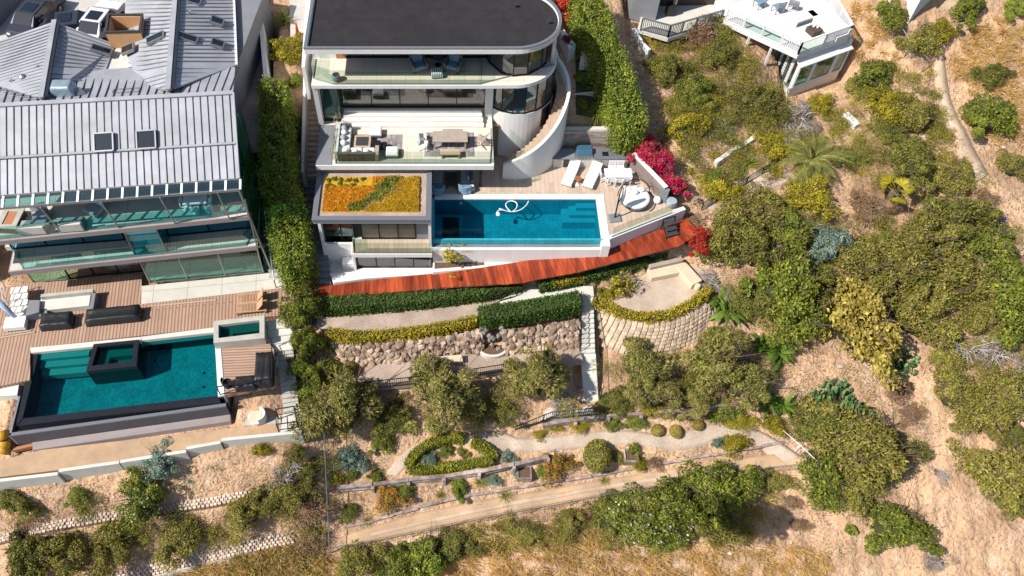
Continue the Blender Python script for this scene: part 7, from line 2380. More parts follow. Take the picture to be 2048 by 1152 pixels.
# ---- hedges
def hedge(name, label, cat, top, h, w, leafm, dens=260, L=.07, Wd=.042, rough=.05, core='shade_core', wob=.0, long=False):
 """continuous hedge: top = centre line of its top (3-D), h tall, w wide"""
 T = thing(name, label, cat, (top[0][0], top[0][1], top[0][2] - (h if not isinstance(h, (list, tuple)) else h[0])))
 n = 60
 q = smoothline(top, n, 2)
 L_ = sum((b - a).length for a, b in zip(q, q[1:]))
 Q = np.array([tuple(v) for v in q])
 area = L_ * (w + 2 * h) + 2 * w * h
 N_ = int(area * dens)
 u = rng.uniform(0, n - 1.001, N_)
 i = u.astype(int)
 f = (u - i)[:, None]
 base = Q[i] * (1 - f) + Q[i + 1] * f
 tan = unit((Q[i + 1] - Q[i]) * np.array([1, 1, 0]))
 side = np.stack([-tan[:, 1], tan[:, 0], np.zeros(N_)], 1)
 sel = rng.uniform(0, w + 2 * h, N_)
 onTop = sel < w
 left = (sel >= w) & (sel < w + h)
 a = np.where(onTop, rng.uniform(-.5, .5, N_), np.where(left, -.5, .5))
 d = np.where(onTop, 0, rng.uniform(0, 1, N_))
 bump = np.array([noise.noise(Vector((p[0] * 1.4, p[1] * 1.4, p[2] * 1.4 + aa * 3))) for p, aa in zip(base, a)])
 nrm = np.where(onTop[:, None], np.array([0, 0, 1.0]), side * np.sign(a)[:, None])
 pos = base + side * (a * w)[:, None] - np.array([0, 0, 1.0]) * (d * h)[:, None] + nrm * (bump * wob + rng.normal(0, rough, N_))[:, None]
 # ends
 ne = int(w * h * dens)
 for end, sg in ((0, -1), (n - 1, 1)):
  t = (q[min(n - 1, end + 1)] - q[max(0, end - 1)]).normalized() * sg
  s = Vector((-t.y, t.x, 0))
  aa, dd = rng.uniform(-.5, .5, ne), rng.uniform(0, 1, ne)
  pe = np.array(tuple(q[end])) + np.outer(aa * w, tuple(s)) - np.outer(dd * h, (0, 0, 1)) + np.outer(np.abs(rng.normal(0, rough, ne)), tuple(t))
  pos = np.concatenate([pos, pe])
  nrm = np.concatenate([nrm, np.tile(np.array(tuple(t)), (ne, 1))])
 m_ = len(pos)
 D = unit(rng.normal(0, 1, (m_, 3)) + nrm * (.9 if long else .15))
 Nn = unit(nrm + rng.normal(0, .45, (m_, 3)))
 sc_ = rng.uniform(.65, 1.35, m_)
 o = meshobj('foliage', leafmesh('hedge_foliage', leafm, pos - np.array(tuple(T.location)), D, Nn, L * sc_, Wd * sc_), T)
 mb = MB()
 for p, r_ in zip(q[:-1:2], q[2::2] + [q[-1]]):
  t = (r_ - p).normalized()
  s = Vector((-t.y, t.x, 0)) * (w / 2 - .05 - wob * .6)
  dz = Vector((0, 0, -.05 - wob * .6))
  b_ = Vector((0, 0, -h))
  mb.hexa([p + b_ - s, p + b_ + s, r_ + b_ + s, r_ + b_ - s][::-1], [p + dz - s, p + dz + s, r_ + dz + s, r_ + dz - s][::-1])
 mb.obj('shade_core', core, T)
 return T
hz_ = lambda pts, z: [P(x, y, z) for x, y in pts]
def lift(pts, h):
 return [p + Vector((0, 0, h)) for p in pts]
hedge('clipped_hedge', 'long dark green clipped hedge along the left half of the red boardwalk', 'hedge', lift(hz_([(650, 622), (700, 619), (860, 606), (965, 592), (1038, 579)], -3.25), .95), 1.0, .95, 'leaf_hedge')
hedge('clipped_hedge', 'clipped hedge with yellow patch along the right half of the red boardwalk', 'hedge', lift(hz_([(1078, 577), (1150, 564), (1250, 540), (1330, 516), (1362, 505)], -2.95), .85), .95, .8, 'leaf_hedge')
yp = hedge('x', 'x', 'x', lift(hz_([(1100, 574), (1130, 568), (1165, 561)], -2.95), .87), .5, .8, 'leaf_hedge_yellow', 170, .06, .04, .05)
yo = yp.children[0]
yo.name = 'yellow_growth'
for o in list(yp.children):
 if o != yo:
  bpy.data.objects.remove(o)
hm = [o for o in COL.objects if o.get('label', '').startswith('clipped hedge with yellow')][0]
yo.location = Vector(yp.location) - Vector(hm.location)
yo.parent = hm
bpy.data.objects.remove(yp)
hedge('clipped_hedge', 'short thick green clipped hedge below the concrete path', 'hedge', lift(hz_([(960, 646), (1060, 632), (1156, 614)], -3.35), 1.15), 1.3, 1.0, 'leaf_hedge')
hedge('yellow_hedge', 'long low yellow hedge along the gravel walk', 'hedge', lift(hz_([(655, 671), (700, 679), (800, 673), (880, 662), (950, 645)], -3.3), .5), .65, .6, 'leaf_hedge_yellow', 300, .06, .035, .06, wob=.08)
hedge('yellow_hedge', 'curved low yellow hedge round the sandy terrace', 'hedge', lift(hz_([(1190, 602), (1215, 620), (1250, 634), (1295, 640), (1340, 634), (1385, 612), (1415, 584)], -3.05), .45), .6, .55, 'leaf_hedge_yellow', 300, .06, .035, .06, wob=.1)
hedge('box_hedge', 'half-oval low box hedge beside the gravel path', 'hedge', lift([onground(x, y) for x, y in ((984, 925), (900, 938), (815, 945), (820, 925), (838, 904), (870, 884), (915, 876), (928, 882))], .55), .7, .55, 'leaf_hedge_green', 420, .05, .03, .03, wob=.03)
hedge('box_hedge', 'short curved arm of box hedge closing the half-oval bed', 'hedge', lift([onground(x, y) for x, y in ((946, 886), (965, 898), (984, 910), (986, 922))], .55), .7, .55, 'leaf_hedge_green', 420, .05, .03, .03, wob=.03)
hedge('tall_hedge', 'tall bright green hedge between the white house and the shingled house', 'hedge', [P(1172, -25, 7.6), P(1198, 40, 7.0), P(1232, 130, 5.6), P(1262, 215, 4.0), P(1272, 255, 3.2)], 3.4, 1.6, 'leaf_ficus', 330, .085, .034, .17, wob=.45, long=True)
hedge('tall_hedge', 'tall glossy ficus hedge between the metal roofed house and the white house', 'hedge', [P(548, 165, 6.0), P(544, 230, 5.3), P(550, 300, 4.3), P(563, 380, 3.0), P(575, 450, 1.7), P(588, 520, .5)], 4.0, 1.75, 'leaf_ficus', 330, .085, .036, .17, wob=.55, long=True)
# ---- planted roof of the pavilion
random.seed(21)
def bedstuff(label, inside, n, leafm, L, Wd, hgt, name, cat, lay=False):
 T = thing(name, label, cat, (-4.9, 34.5, 2.32))
 T['kind'] = 'stuff'
 xs, ys = rng.uniform(-7.83, -1.92, n * 3), rng.uniform(33.12, 35.98, n * 3)
 ok = np.array([inside((x + 7.85) / 5.95, (y - 33.1) / 2.9) for x, y in zip(xs, ys)])
 xs, ys = xs[ok][:n], ys[ok][:n]
 bp = np.array([noise.noise(Vector((x * 3, y * 3, 5))) for x, y in zip(xs, ys)])
 C = np.stack([xs, ys, 2.34 + hgt * (.4 + .6 * rng.random(len(xs))) * (1 + .8 * bp)], 1) - np.array([-4.9, 34.5, 2.32])
 D = unit(rng.normal(0, 1, C.shape) + np.array([0, 0, .5]))
 meshobj('foliage', leafmesh('bed_foliage', leafm, C, D, unit(rng.normal(0, .5, C.shape) + np.array([0, 0, 1])), L, Wd), T)
def diag(u, v):
 return u - (.28 + .42 * v)      # distance from the green diagonal
wav = lambda u, v: .03 * math.sin(9 * v) + .07 * noise.noise(Vector((u * 9, v * 5, 2))) + random.gauss(0, .02)
bedstuff('orange sedum filling the left part of the planted roof', lambda u, v: diag(u, v) + wav(u, v) < -.01 and not (v > .72 and u < .5), 9000, 'leaf_sedum', .05, .026, .1, 'sedum_patch', 'sedum')
bedstuff('golden sedum filling the right part of the planted roof', lambda u, v: diag(u, v) + wav(u, v) > .18 + .05 * math.sin(7 * v), 11000, 'leaf_sedum_gold', .05, .026, .09, 'sedum_patch', 'sedum')
bedstuff('diagonal band of green sedum across the planted roof', lambda u, v: -.01 <= diag(u, v) + wav(u, v) < .14, 4200, 'leaf_green', .06, .035, .17, 'sedum_band', 'sedum')
bedstuff('purple-grey dry sedum beside the green diagonal on the planted roof', lambda u, v: .13 <= diag(u, v) + wav(u, v) < .21 and v < .75, 1300, 'leaf_grey', .07, .012, .14, 'sedum_band', 'sedum')
rs = [(657, 361), (670, 358), (681, 360), (697, 361), (712, 361), (726, 359), (655, 372), (668, 373), (680, 370), (694, 373), (706, 370)]
for i, (x, y) in enumerate(rs):
 plant('laurel' if i % 3 else 'bright', x, y, 6, 'small round green shrub in the %s row of the planted roof' % ('back' if i < 6 else 'front'), 1.0, 2.32)['group'] = 'small shrubs on the planted roof'
# ---- single plants, from the houses downhill (kind, x, y, radius in photo pixels, label, height factor)
PL = [
 ('yellow', 583, 95, 34, 'yellow-green round shrub beside the white planter wall', 1.2), ('yucca', 566, 40, 26, 'spiky strap-leaved plant in the shade at the top left of the white house', 1.2),
 ('bright', 592, 160, 18, 'bright green low shrub between the tall ficus hedge and the tan stair', .8), ('laurel', 592, 242, 20, 'dark green shrub in the grey concrete planter', .9),
 ('red', 1146, 30, 46, 'red-leaved tree beside the rounded roof', 1.0), ('laurel', 1158, 112, 9, 'dark cone-shaped clipped shrub by the white curved walk', 1.8),
 ('papyrus', 1192, 228, 30, 'feathery papyrus clump behind the timber screen wall', 1.0), ('laurel', 1165, 205, 16, 'dark shrub in the shade behind the winding stair', .8), ('laurel', 1168, 150, 22, 'low shaded shrub at the top of the winding stair', .5), ('laurel', 1200, 150, 20, 'shaded ivy mound against the tall bright hedge', .9),
 ('tuft', 1158, 250, 10, 'small grassy tuft against the curved parapet', 1.0),
 ('pinkbush', 1290, 302, 34, 'hot pink bougainvillea above the timber screen', 1.2), ('pinkbush', 1313, 332, 36, 'hot pink bougainvillea mass along the diagonal wall', 1.3), ('pinkbush', 1340, 372, 34, 'hot pink bougainvillea at the lower end of the diagonal wall', 1.0),
 ('brown', 1345, 385, 20, 'brown leafy shrub at the end of the diagonal wall', 1.0), ('loose_green', 1365, 372, 18, 'grey-green shrub beside the bougainvillea', 1.0), ('brown', 1318, 290, 26, 'brown twiggy bank beside the pink bougainvillea', .8),
 ('brown', 1400, 70, 46, 'reddish brown brush below the slatted balcony', 1.2), ('sage_dark', 1335, 135, 42, 'dark spiky brush above the tall hedge foot', 1.1), ('brown', 1345, 75, 34, 'dry brown brush beside the cracked white wall', 1.0), ('sage_dark', 1445, 105, 40, 'olive brush left of the sunroom', 1.0), ('tuft_gold', 1490, 140, 22, 'golden grass tuft beside the sunroom steps', 1.0), ('sage', 1440, 50, 32, 'pale brush at the left corner of the roof deck', 1.0),
 ('laurel', 1395, 185, 42, 'rounded green shrub downhill of the spiky brush', 1.1), ('yellow', 1378, 245, 40, 'olive-yellow shrub above the bougainvillea', 1.1), ('sage', 1500, 195, 42, 'olive shrub just below the sunroom corner', 1.0), ('sage_dark', 1530, 215, 34, 'dark shrub right of the olive one below the sunroom', .9),
 ('agave', 1440, 252, 32, 'large blue-green agave above the broken white wall', 1.0), ('agave', 1415, 262, 20, 'smaller dark agave left of the large one', 1.0),
 ('yellow', 1643, 205, 32, 'bright golden shrub under the sunroom windows', 1.2), ('grey', 1600, 232, 40, 'grey leafless shrub left of the golden shrub', .9), ('grey', 1585, 262, 34, 'grey dry shrub above the date palm', .8),
 ('laurel', 1752, 150, 44, 'green shrub right of the sunroom', 1.1), ('sage', 1715, 175, 30, 'olive shrub at the right corner of the sunroom', .8), ('sage', 1850, 80, 40, 'olive shrub below the white gable wall', 1.1), ('laurel', 1792, 25, 36, 'green shrub left of the white gable wall', 1.2), ('yellow', 1885, 60, 32, 'yellowish grassy shrub right of the gable wall', .8), ('laurel', 1935, 20, 32, 'dark tree in the shade of the gable wall', 1.2),
 ('yellow', 1772, 215, 44, 'bright olive shrub on the slope below the wire fence', 1.0), ('sage', 1830, 225, 50, 'greyish olive shrub touching the right drain', 1.1), ('sage_dark', 1785, 262, 36, 'dark shrub between two olive ones under the wire fence', .8),
 ('sage_dark', 1985, 150, 34, 'upper dark green bush beside the right drain', 1.2), ('laurel', 1975, 230, 52, 'large dark green bush beside the right drain', 1.3), ('tuft_gold', 1920, 140, 22, 'golden grass tuft right of the drain', 1.0), ('tuft_gold', 2010, 60, 26, 'golden grass tuft near the top right corner', 1.0), ('bright', 2040, 10, 30, 'green shrub in the top right corner', 1.0),
 ('yellow', 1545, 285, 36, 'yellow-green shrub left of the date palm', 1.0), ('date_palm', 1618, 325, 72, 'spreading date palm on the right hillside', 1.0), ('yucca', 1500, 325, 26, 'spiky yucca beside the low black railing', 1.0), ('yucca', 1480, 340, 20, 'smaller yucca above the sandy path', 1.0), ('yellow', 1440, 380, 34, 'yellow shrub between the sandy path and the broken wall', 1.0), ('bright', 1428, 350, 22, 'yellow-green shrub under the broken white wall', .9),
 ('yellow', 1618, 388, 44, 'yellow-green shrub under the date palm', 1.0), ('yucca_grey', 1715, 278, 20, 'grey yucca below the white slab', 1.0), ('bright', 1705, 315, 26, 'bright shrub right of the date palm', .8), ('yucca', 1740, 318, 14, 'small yucca right of the bright shrub', 1.0),
 ('fan_palm', 1778, 398, 34, 'small fan palm with yellow and brown fronds', 1.0), ('brown', 1730, 410, 36, 'dry brown brush left of the fan palm', .7), ('sage_dark', 1825, 320, 52, 'dark olive shrub above the fan palm', 1.1), ('sage', 1880, 355, 46, 'olive shrub right of the fan palm', 1.0), ('sage', 1925, 345, 36, 'olive shrub beside the lower end of the right drain', .9), ('brown', 1975, 395, 26, 'brown dry shrub on the bare slope at the right edge', .8), ('sage', 2030, 330, 34, 'olive shrub at the right edge below the drain', 1.0),
 ('sage', 1455, 440, 50, 'olive-brown brush right of the pool deck corner', 1.0), ('sage', 1530, 420, 48, 'olive-brown brush below the sandy path', 1.0), ('sage_dark', 1500, 490, 50, 'dark brush beyond the end of the red boardwalk', 1.1), ('laurel', 1580, 465, 44, 'green brush left of the silvery shrub', 1.1), ('blue', 1655, 485, 50, 'silvery blue-green shrub with white twigs', 1.2), ('dead', 1625, 495, 30, 'bare white twigs in the silvery shrub', .9),
 ('laurel', 1560, 560, 62, 'large dark green tree mass below the silvery shrub', 1.3), ('sage_dark', 1620, 560, 50, 'dark brush right of the large tree mass', 1.2), ('laurel', 1600, 630, 50, 'dark green brush above the banana plants', 1.2), ('sage_dark', 1520, 600, 44, 'olive brush above the left banana plant', 1.0),
 ('yucca', 1770, 478, 20, 'bright yucca rosette among the olive brush', 1.2), ('yucca', 1745, 482, 16, 'second yucca rosette, left of the brighter one', 1.2),
 ('sage', 1730, 520, 52, 'olive brush with white twigs in the middle of the right slope', 1.0), ('sage', 1800, 540, 60, 'wide olive brush mass below the yuccas', 1.2), ('sage', 1850, 470, 56, 'olive brush right of the yuccas', 1.1), ('sage_dark', 1920, 440, 54, 'dark olive brush under the bare slope', 1.1), ('sage', 1880, 570, 56, 'tall olive brush casting shade above the dead branches', 1.3), ('sage', 1830, 630, 52, 'olive brush right of the golden-leaved shrub', 1.1), ('grey', 1990, 440, 26, 'pale twiggy shrub near the right edge', 1.0), ('laurel', 2000, 500, 50, 'green brush at the right edge', 1.1), ('laurel', 2020, 590, 56, 'bright green brush at the right edge, lower one', 1.1), ('sage', 1955, 570, 44, 'olive brush between the green brush and the tall olive one', 1.0), ('grey', 1960, 500, 22, 'grey twigs left of the green edge brush', .9), ('sage', 1955, 630, 44, 'olive brush above the dead white branches', .9),
 ('gold', 1715, 640, 84, 'large golden-leaved shrub in the middle of the right slope', 1.25), ('cactus', 1795, 715, 40, 'prickly pear clump at the foot of the golden-leaved shrub', 1.2), ('cactus', 1665, 790, 42, 'prickly pear clump above the big olive bush', 1.2), ('cactus', 1705, 822, 38, 'prickly pear clump touching the big olive bush', 1.1),
 ('dead', 1935, 680, 46, 'sprawling dead shrub with bare white branches', .9), ('grey', 1990, 700, 46, 'grey-brown thin brush right of the dead branches', .8), ('sage', 1900, 720, 46, 'thin olive brush left of the dead branches', .8), ('sage', 1990, 650, 34, 'small olive brush above the grey-brown thin one', .8), ('sage', 1925, 790, 58, 'olive-gold brush above the bare sand', 1.0), ('sage', 2005, 785, 60, 'olive-gold brush at the right edge above the bare sand', 1.0), ('sage', 1950, 840, 36, 'lowest lobe of the olive-gold brush', .8), ('sage_dark', 2035, 870, 32, 'grey-green brush at the right edge', .9),
 ('sage_dark', 1640, 855, 46, 'olive brush behind the wire gate', 1.0), ('sage', 1720, 880, 74, 'big olive bush right of the wire gate', 1.2), ('sage_dark', 1775, 910, 52, 'dark bush at the right of the big olive bush', 1.1), ('laurel', 1660, 960, 52, 'dark green bush below the wire gate', 1.1), ('sage', 1720, 960, 50, 'olive bush at the lower edge of the big clump', 1.0),
 ('laurel', 1788, 1050, 54, 'round green bush alone on the bare sand', 1.1), ('sage', 2000, 945, 62, 'olive bush at the right edge of the bare sand', 1.1), ('sage_dark', 2035, 1005, 36, 'darker bush below the olive one at the right edge', .9), ('grey', 1872, 1120, 30, 'grey spiky dry shrub near the bottom', .9), ('grey', 1880, 945, 20, 'small grey twiggy shrub on the sand', .6), ('brown', 1825, 820, 26, 'small brown dry shrub on the worn track', .6), ('brown', 1795, 780, 24, 'second brown dry shrub on the worn track', .6), ('brown', 1585, 1000, 24, 'dry brown shrub below the fence corner', .5), ('brown', 1600, 1045, 22, 'small dry shrub on the sand below the fence corner', .5),
 ('banana', 1455, 618, 48, 'banana plant right of the curved block wall', 1.1), ('banana', 1440, 600, 36, 'smaller banana plant beside the yellow curved hedge', 1.0), ('banana', 1560, 700, 46, 'banana plant at the edge of the feathery trees', 1.1), ('banana', 1525, 690, 34, 'smaller banana plant among the feathery trees', 1.0), ('banana', 1535, 800, 38, 'banana plant above the end of the gravel path', 1.0), ('banana', 1570, 810, 34, 'banana plant beside the olive brush near the wire gate', 1.0), ('yellow', 1550, 850, 22, 'pale yellow-green shrub at the end of the gravel path', 1.2),
 ('feather', 690, 810, 82, 'leftmost feathery tree below the gravel terraces', 1.0), ('feather', 893, 802, 84, 'feathery tree in front of the yellow-cream bench', 1.0), ('feather', 1078, 762, 78, 'feathery tree left of the concrete garden stair', 1.0), ('feather', 1284, 738, 66, 'feathery tree right of the concrete garden stair', 1.0), ('feather', 1312, 788, 52, 'smaller feathery tree below the curved block wall', .9), ('feather', 1425, 720, 78, 'feathery tree under the left banana plants', 1.1), ('feather', 1490, 770, 62, 'feathery tree left of the lower banana plants', 1.0), ('feather', 1385, 800, 46, 'low feathery tree above the grey timber wall', .8), ('sage_dark', 790, 830, 44, 'dark brush between the two left feathery trees', .8), ('sage_dark', 1000, 820, 40, 'dark brush left of the bottom stair landing', .8), ('grey', 1130, 800, 34, 'dry grey shrub beside the garden stair ramp', .9), ('sage_dark', 1230, 800, 34, 'dark grassy brush right of the stair ramp', .8), ('yellow', 1300, 815, 24, 'olive shrub above the timber wall', .9),
 ('loose', 1240, 575, 42, 'loose wispy small tree on the sandy terrace', 1.2), ('loose_green', 1270, 612, 24, 'small leafy shrub in front of the curved yellow hedge', .8), ('yellow', 1215, 590, 20, 'yellow leafy sapling at the stair side of the sandy terrace', 1.4),
 ('red', 1388, 488, 34, 'red-flowered shrub at the end of the red boardwalk', .8), ('banana', 1402, 500, 26, 'broad-leaved plant behind the red-flowered shrub', .9), ('grey', 1425, 560, 34, 'dry tangle of twigs right of the cream corner bench', .7), ('dead', 1430, 590, 22, 'grey dead twigs above the left banana plants', .5), ('brown', 1385, 440, 18, 'dry stalks at the corner of the pool deck', .8),
 ('loose', 905, 520, 40, 'yellow-green shrub in the white planting pocket below the pool', .8),
 ('ball', 1195, 912, 29, 'big clipped round shrub on the lowest terrace', 1.0), ('ball_pale', 1315, 860, 12, 'small clipped ball above the gravel path, leftmost of three', .9), ('ball_pale', 1352, 863, 12, 'small clipped ball above the gravel path, middle of three', .9), ('ball_pale', 1396, 850, 12, 'small clipped ball above the gravel path, rightmost of three', .9),
 ('yellow', 1470, 885, 22, 'yellow-green shrub in the sandy bed below the path bend', 1.2), ('blue', 1437, 884, 14, 'small blue-grey shrub in the sandy bed', 1.0), ('orange', 1110, 930, 36, 'orange-leaved shrub left of the big clipped ball', 1.2), ('bright', 1085, 942, 16, 'bright green shrub at the foot of the orange one', .9), ('bright', 920, 972, 21, 'bright green round shrub below the timber wall', 1.2), ('orange', 778, 995, 34, 'orange-brown shrub above the log edging', 1.0), ('bright', 806, 985, 20, 'green shrub beside the orange-brown one', 1.2), ('blue', 986, 957, 16, 'pale grey-green shrub right of the bright round one', 1.0), ('blue', 1015, 912, 18, 'grey-leaved shrub at the tip of the half-oval bed', .9), ('blue', 1035, 946, 12, 'pale little shrub by the timber planter', 1.0),
 ('blue', 700, 915, 34, 'spreading grey-green shrub left of the gravel path', .9), ('laurel', 760, 885, 28, 'leafy plants at the left bend of the gravel path', .8), ('yellow', 672, 955, 14, 'small yellow shrub by the chain-link fence', 1.0), ('laurel', 705, 948, 16, 'small green shrub left of the timber wall', .9), ('laurel', 750, 950, 18, 'green shrub at the foot of the gravel path', .9), ('blue', 858, 918, 15, 'grey-green shrub inside the half-oval hedge, lower left', 1.0), ('bright', 892, 900, 17, 'bright green shrub inside the half-oval hedge', 1.2), ('sage', 925, 905, 14, 'olive shrub inside the half-oval hedge, right side', 1.0), ('loose_green', 1268, 898, 18, 'young shrub behind the right timber planter', 1.2), ('yellow', 1280, 925, 20, 'yellow shrub right of the big clipped ball', .9), ('brown', 1310, 920, 20, 'brown dry shrub right of the yellow one', .7), ('sage', 1235, 915, 22, 'dark low shrub between the ball and the planter', .6),
 ('tuft', 1010, 990, 20, 'green grass tuft under the log edging', 1.0), ('tuft', 880, 988, 14, 'small green grass tuft on the middle bank', 1.0), ('tuft', 735, 1040, 18, 'grass tuft at the left end of the log edging', 1.0), ('tuft', 1210, 958, 16, 'green grass tuft below the big clipped ball', 1.0), ('tuft', 960, 962, 18, 'grass tuft between two round shrubs', 1.0), ('laurel', 700, 1020, 20, 'dark shrub by the fence at the left of the bank', .8),
 ('yellow', 1110, 852, 16, 'yellow groundcover beside the bottom stair', .6), ('yellow', 1160, 845, 20, 'leafy groundcover under the grey timber wall', .6), ('laurel', 1230, 845, 22, 'green groundcover below the grey timber wall', .6), ('bright', 1270, 840, 20, 'bright leafy plants below the grey timber wall', .8), ('banana', 1428, 832, 20, 'leafy plants right of the three clipped balls', .7), ('yellow', 1480, 838, 24, 'yellow-green planting at the path bend', .8), ('bright', 1445, 815, 28, 'bright green planting above the path bend', 1.0), ('yellow', 1080, 866, 14, 'low yellow plant above the gravel path', .6),
 ('yellow', 700, 715, 12, 'small yellow shrub at the left of the lower gravel terrace', 1.0), ('ball_pale', 700, 738, 15, 'pale variegated shrub on the lower gravel terrace', 1.0), ('yellow', 668, 740, 18, 'yellow-leaved shrub left of the lower gravel terrace', 1.0), ('yellow', 715, 720, 10, 'tiny yellow creeper on the stone bank', .8), ('laurel', 820, 700, 14, 'creeper in the middle of the stone bank', .6), ('yellow', 1090, 675, 24, 'yellow creeper on the right stone bank', .4), ('orange', 1145, 690, 20, 'orange creeper beside the garden stair', .6), ('yellow', 1035, 690, 20, 'dry creeper beside the rock waterfall', .5), ('brown', 1130, 660, 18, 'reddish creeper at the top of the right stone bank', .4),
 ('yellow', 605, 560, 40, 'wild glossy shrub at the lower end of the ficus hedge', 1.6), ('laurel', 600, 625, 40, 'bushy overgrown shrub beside the plank deck', 2.0), ('sage_dark', 618, 590, 34, 'dark shrub at the left end of the red boardwalk', 1.6), ('laurel', 610, 690, 38, 'leafy overgrown shrub beside the blue-grey stair', 1.8), ('bright', 603, 740, 32, 'yellow-green shrub beside the blue-grey stair', 1.5), ('laurel', 618, 790, 40, 'overgrown shrub at the foot of the blue-grey stair', 1.3), ('laurel', 645, 740, 34, 'shaded shrub at the left end of the stone bank', 1.2),
 ('flowering', 282, 988, 48, 'dark green oleander with white flowers on the left slope', 1.3), ('blue', 320, 922, 42, 'sprawling blue-green shrub over the low concrete wall', .9), ('yucca', 262, 940, 17, 'small bright yucca at the low concrete wall', 1.0), ('sage_dark', 60, 1115, 54, 'dark feathery shrub in the bottom left corner', 1.2), ('sage', 125, 1105, 54, 'feathery olive shrub near the bottom left corner', 1.2), ('sage', 228, 1080, 50, 'feathery olive shrub below the upper block band', 1.1), ('sage', 358, 1072, 48, 'feathery olive shrub between the two block bands', 1.1), ('sage', 485, 1030, 44, 'feathery olive shrub at the right end of the block bands', 1.1), ('laurel', 150, 990, 22, 'small green shrub left of the oleander', .8), ('sage_dark', 25, 1000, 34, 'dark shrub at the left edge below the low wall', .9), ('yellow', 522, 898, 19, 'small yellow-green shrub under the low concrete wall', 1.2), ('grey', 570, 945, 40, 'grey twiggy shrub left of the chain-link fence', 1.0), ('sage', 560, 985, 44, 'thin olive brush left of the chain-link fence', 1.0), ('brown', 612, 1010, 44, 'brown tangled brush against the chain-link fence', 1.0), ('sage_dark', 615, 945, 34, 'dark tangled brush at the top of the chain-link fence', 1.0), ('brown', 625, 1080, 34, 'reddish dry brush at the bottom of the chain-link fence', .9), ('yellow', 428, 1065, 16, 'small yellow shrub between two feathery ones', 1.0), ('yellow', 205, 1140, 14, 'tiny yellow shrub near the lower block band', 1.0), ('agave', 380, 962, 10, 'tiny blue agave on the left slope', 1.0), ('sage_dark', 590, 905, 22, 'dark brush beside the steel frame gate', 1.0),
 ('bright', 850, 1112, 54, 'green bush below the middle of the long fence', 1.2), ('laurel', 800, 1135, 44, 'green bush at the bottom edge, left one', 1.0), ('sage', 720, 1125, 44, 'olive bush below the left end of the long fence', .9), ('sage_dark', 910, 1085, 38, 'dark bush just under the long fence', .9), ('sage', 1140, 1045, 40, 'grassy olive bush under the long fence', .8), ('sage_dark', 1215, 1028, 44, 'olive-green bush under the long fence, left of the large clump', 1.0), ('laurel', 1275, 1020, 50, 'dark green bush in the clump under the long fence', 1.1), ('flowering', 1290, 1060, 50, 'white-flowered bush in the clump under the long fence', 1.1), ('laurel', 1350, 1005, 54, 'large green bush in the clump under the long fence', 1.2), ('flowering', 1345, 1062, 44, 'white-flowered bush at the lower edge of the clump', 1.0), ('laurel', 1420, 985, 54, 'green bush at the right of the clump under the long fence', 1.2), ('laurel', 1490, 968, 46, 'green bush under the right end of the long fence', 1.1), ('sage', 1420, 1050, 46, 'grassy bush at the bottom right of the clump', .9), ('sage', 1050, 1060, 34, 'low olive brush under the long fence, left of the grassy bush', .7), ('sage', 1550, 960, 30, 'low olive brush at the fence corner', .8),
]
for kind, x, y, r_, label, hs in PL:
 plant(kind, x, y, r_, label, hs, {905: -1.5, 1290: 1.0, 1313: .7, 1340: .4, 1146: 4.6, 1388: -1.5}.get(x))
q = P(1134, 80, 5.3)
plant('wine', 0, 0, 14, 'dark red succulents in the white raised planter', .6, world=(q.x, q.y, 5.3))
bb = PROTO['pinkbush'][0][0]
# ---- what nobody could count: dry grass, low scrub and stones on the open slope
def inpoly(x, y, poly):
 c = False
 for i in range(len(poly)):
  ax, ay = poly[i]
  bx, by = poly[(i + 1) % len(poly)]
  if (ay > y) != (by > y) and x < (bx - ax) * (y - ay) / (by - ay) + ax:
   c = not c
 return c
def scatter(polys, n, seed):
 rnd = random.Random(seed)
 out = []
 areas = [(max(p[0] for p in q) - min(p[0] for p in q)) * (max(p[1] for p in q) - min(p[1] for p in q)) for q in polys]
 while len(out) < n:
  q = rnd.choices(polys, areas)[0]
  x, y = rnd.uniform(min(p[0] for p in q), max(p[0] for p in q)), rnd.uniform(min(p[1] for p in q), max(p[1] for p in q))
  if inpoly(x, y, q):
   out.append(onground(x, y))
 return out
def tufts(name, label, cat, pts, per, L, Wd, m, lean=(0, -.35, .8), spread=.25, zs=.15):
 base = np.array([tuple(p) for p in pts])
 k = np.repeat(np.arange(len(base)), per)
 n = len(k)
 D = unit(rng.normal(0, .55, (n, 3)) + np.array(lean))
 sc_ = rng.uniform(.5, 1.3, len(base))[k] * rng.uniform(.7, 1.2, n)
 J = rng.normal(0, spread, (n, 3)) * np.array([1, 1, zs])
 J[:, 2] = np.abs(J[:, 2])
 C = base[k] + J + D * (L * sc_)[:, None]
 o = meshobj(name, leafmesh(name, m, C, D, unit(rng.normal(0, .5, (n, 3)) + np.array([-.5, -.4, .7])), L * sc_, Wd), None)
 return tag(o, label, cat, None, 'stuff')
GRASS = [[(880, 1100), (1000, 1075), (1150, 1060), (1250, 1090), (1450, 1080), (1650, 1100), (1660, 1170), (860, 1170)], [(300, 1170), (420, 1130), (560, 1090), (660, 1110), (700, 1170)], [(1660, 10), (1730, 5), (1790, 100), (1800, 150), (1730, 140), (1700, 90)], [(1960, 30), (2060, 40), (2060, 300), (1990, 300), (1900, 120)], [(1010, 1060), (1130, 1050), (1250, 1080), (1100, 1110)]]
tufts('dry_grass', 'golden dry grass covering the open slopes', 'grass', scatter(GRASS, 640, 1), 60, .27, .018, 'grass_dry', (0, -.7, .6), .13)
OLG = [[(1000, 1065), (1180, 1040), (1260, 1075), (1120, 1105), (980, 1100)], [(330, 1150), (480, 1110), (640, 1090), (650, 1150), (400, 1170)], [(900, 1060), (1010, 1045), (1010, 1100), (900, 1110)], [(1370, 1070), (1500, 1010), (1560, 980), (1500, 1080)]]
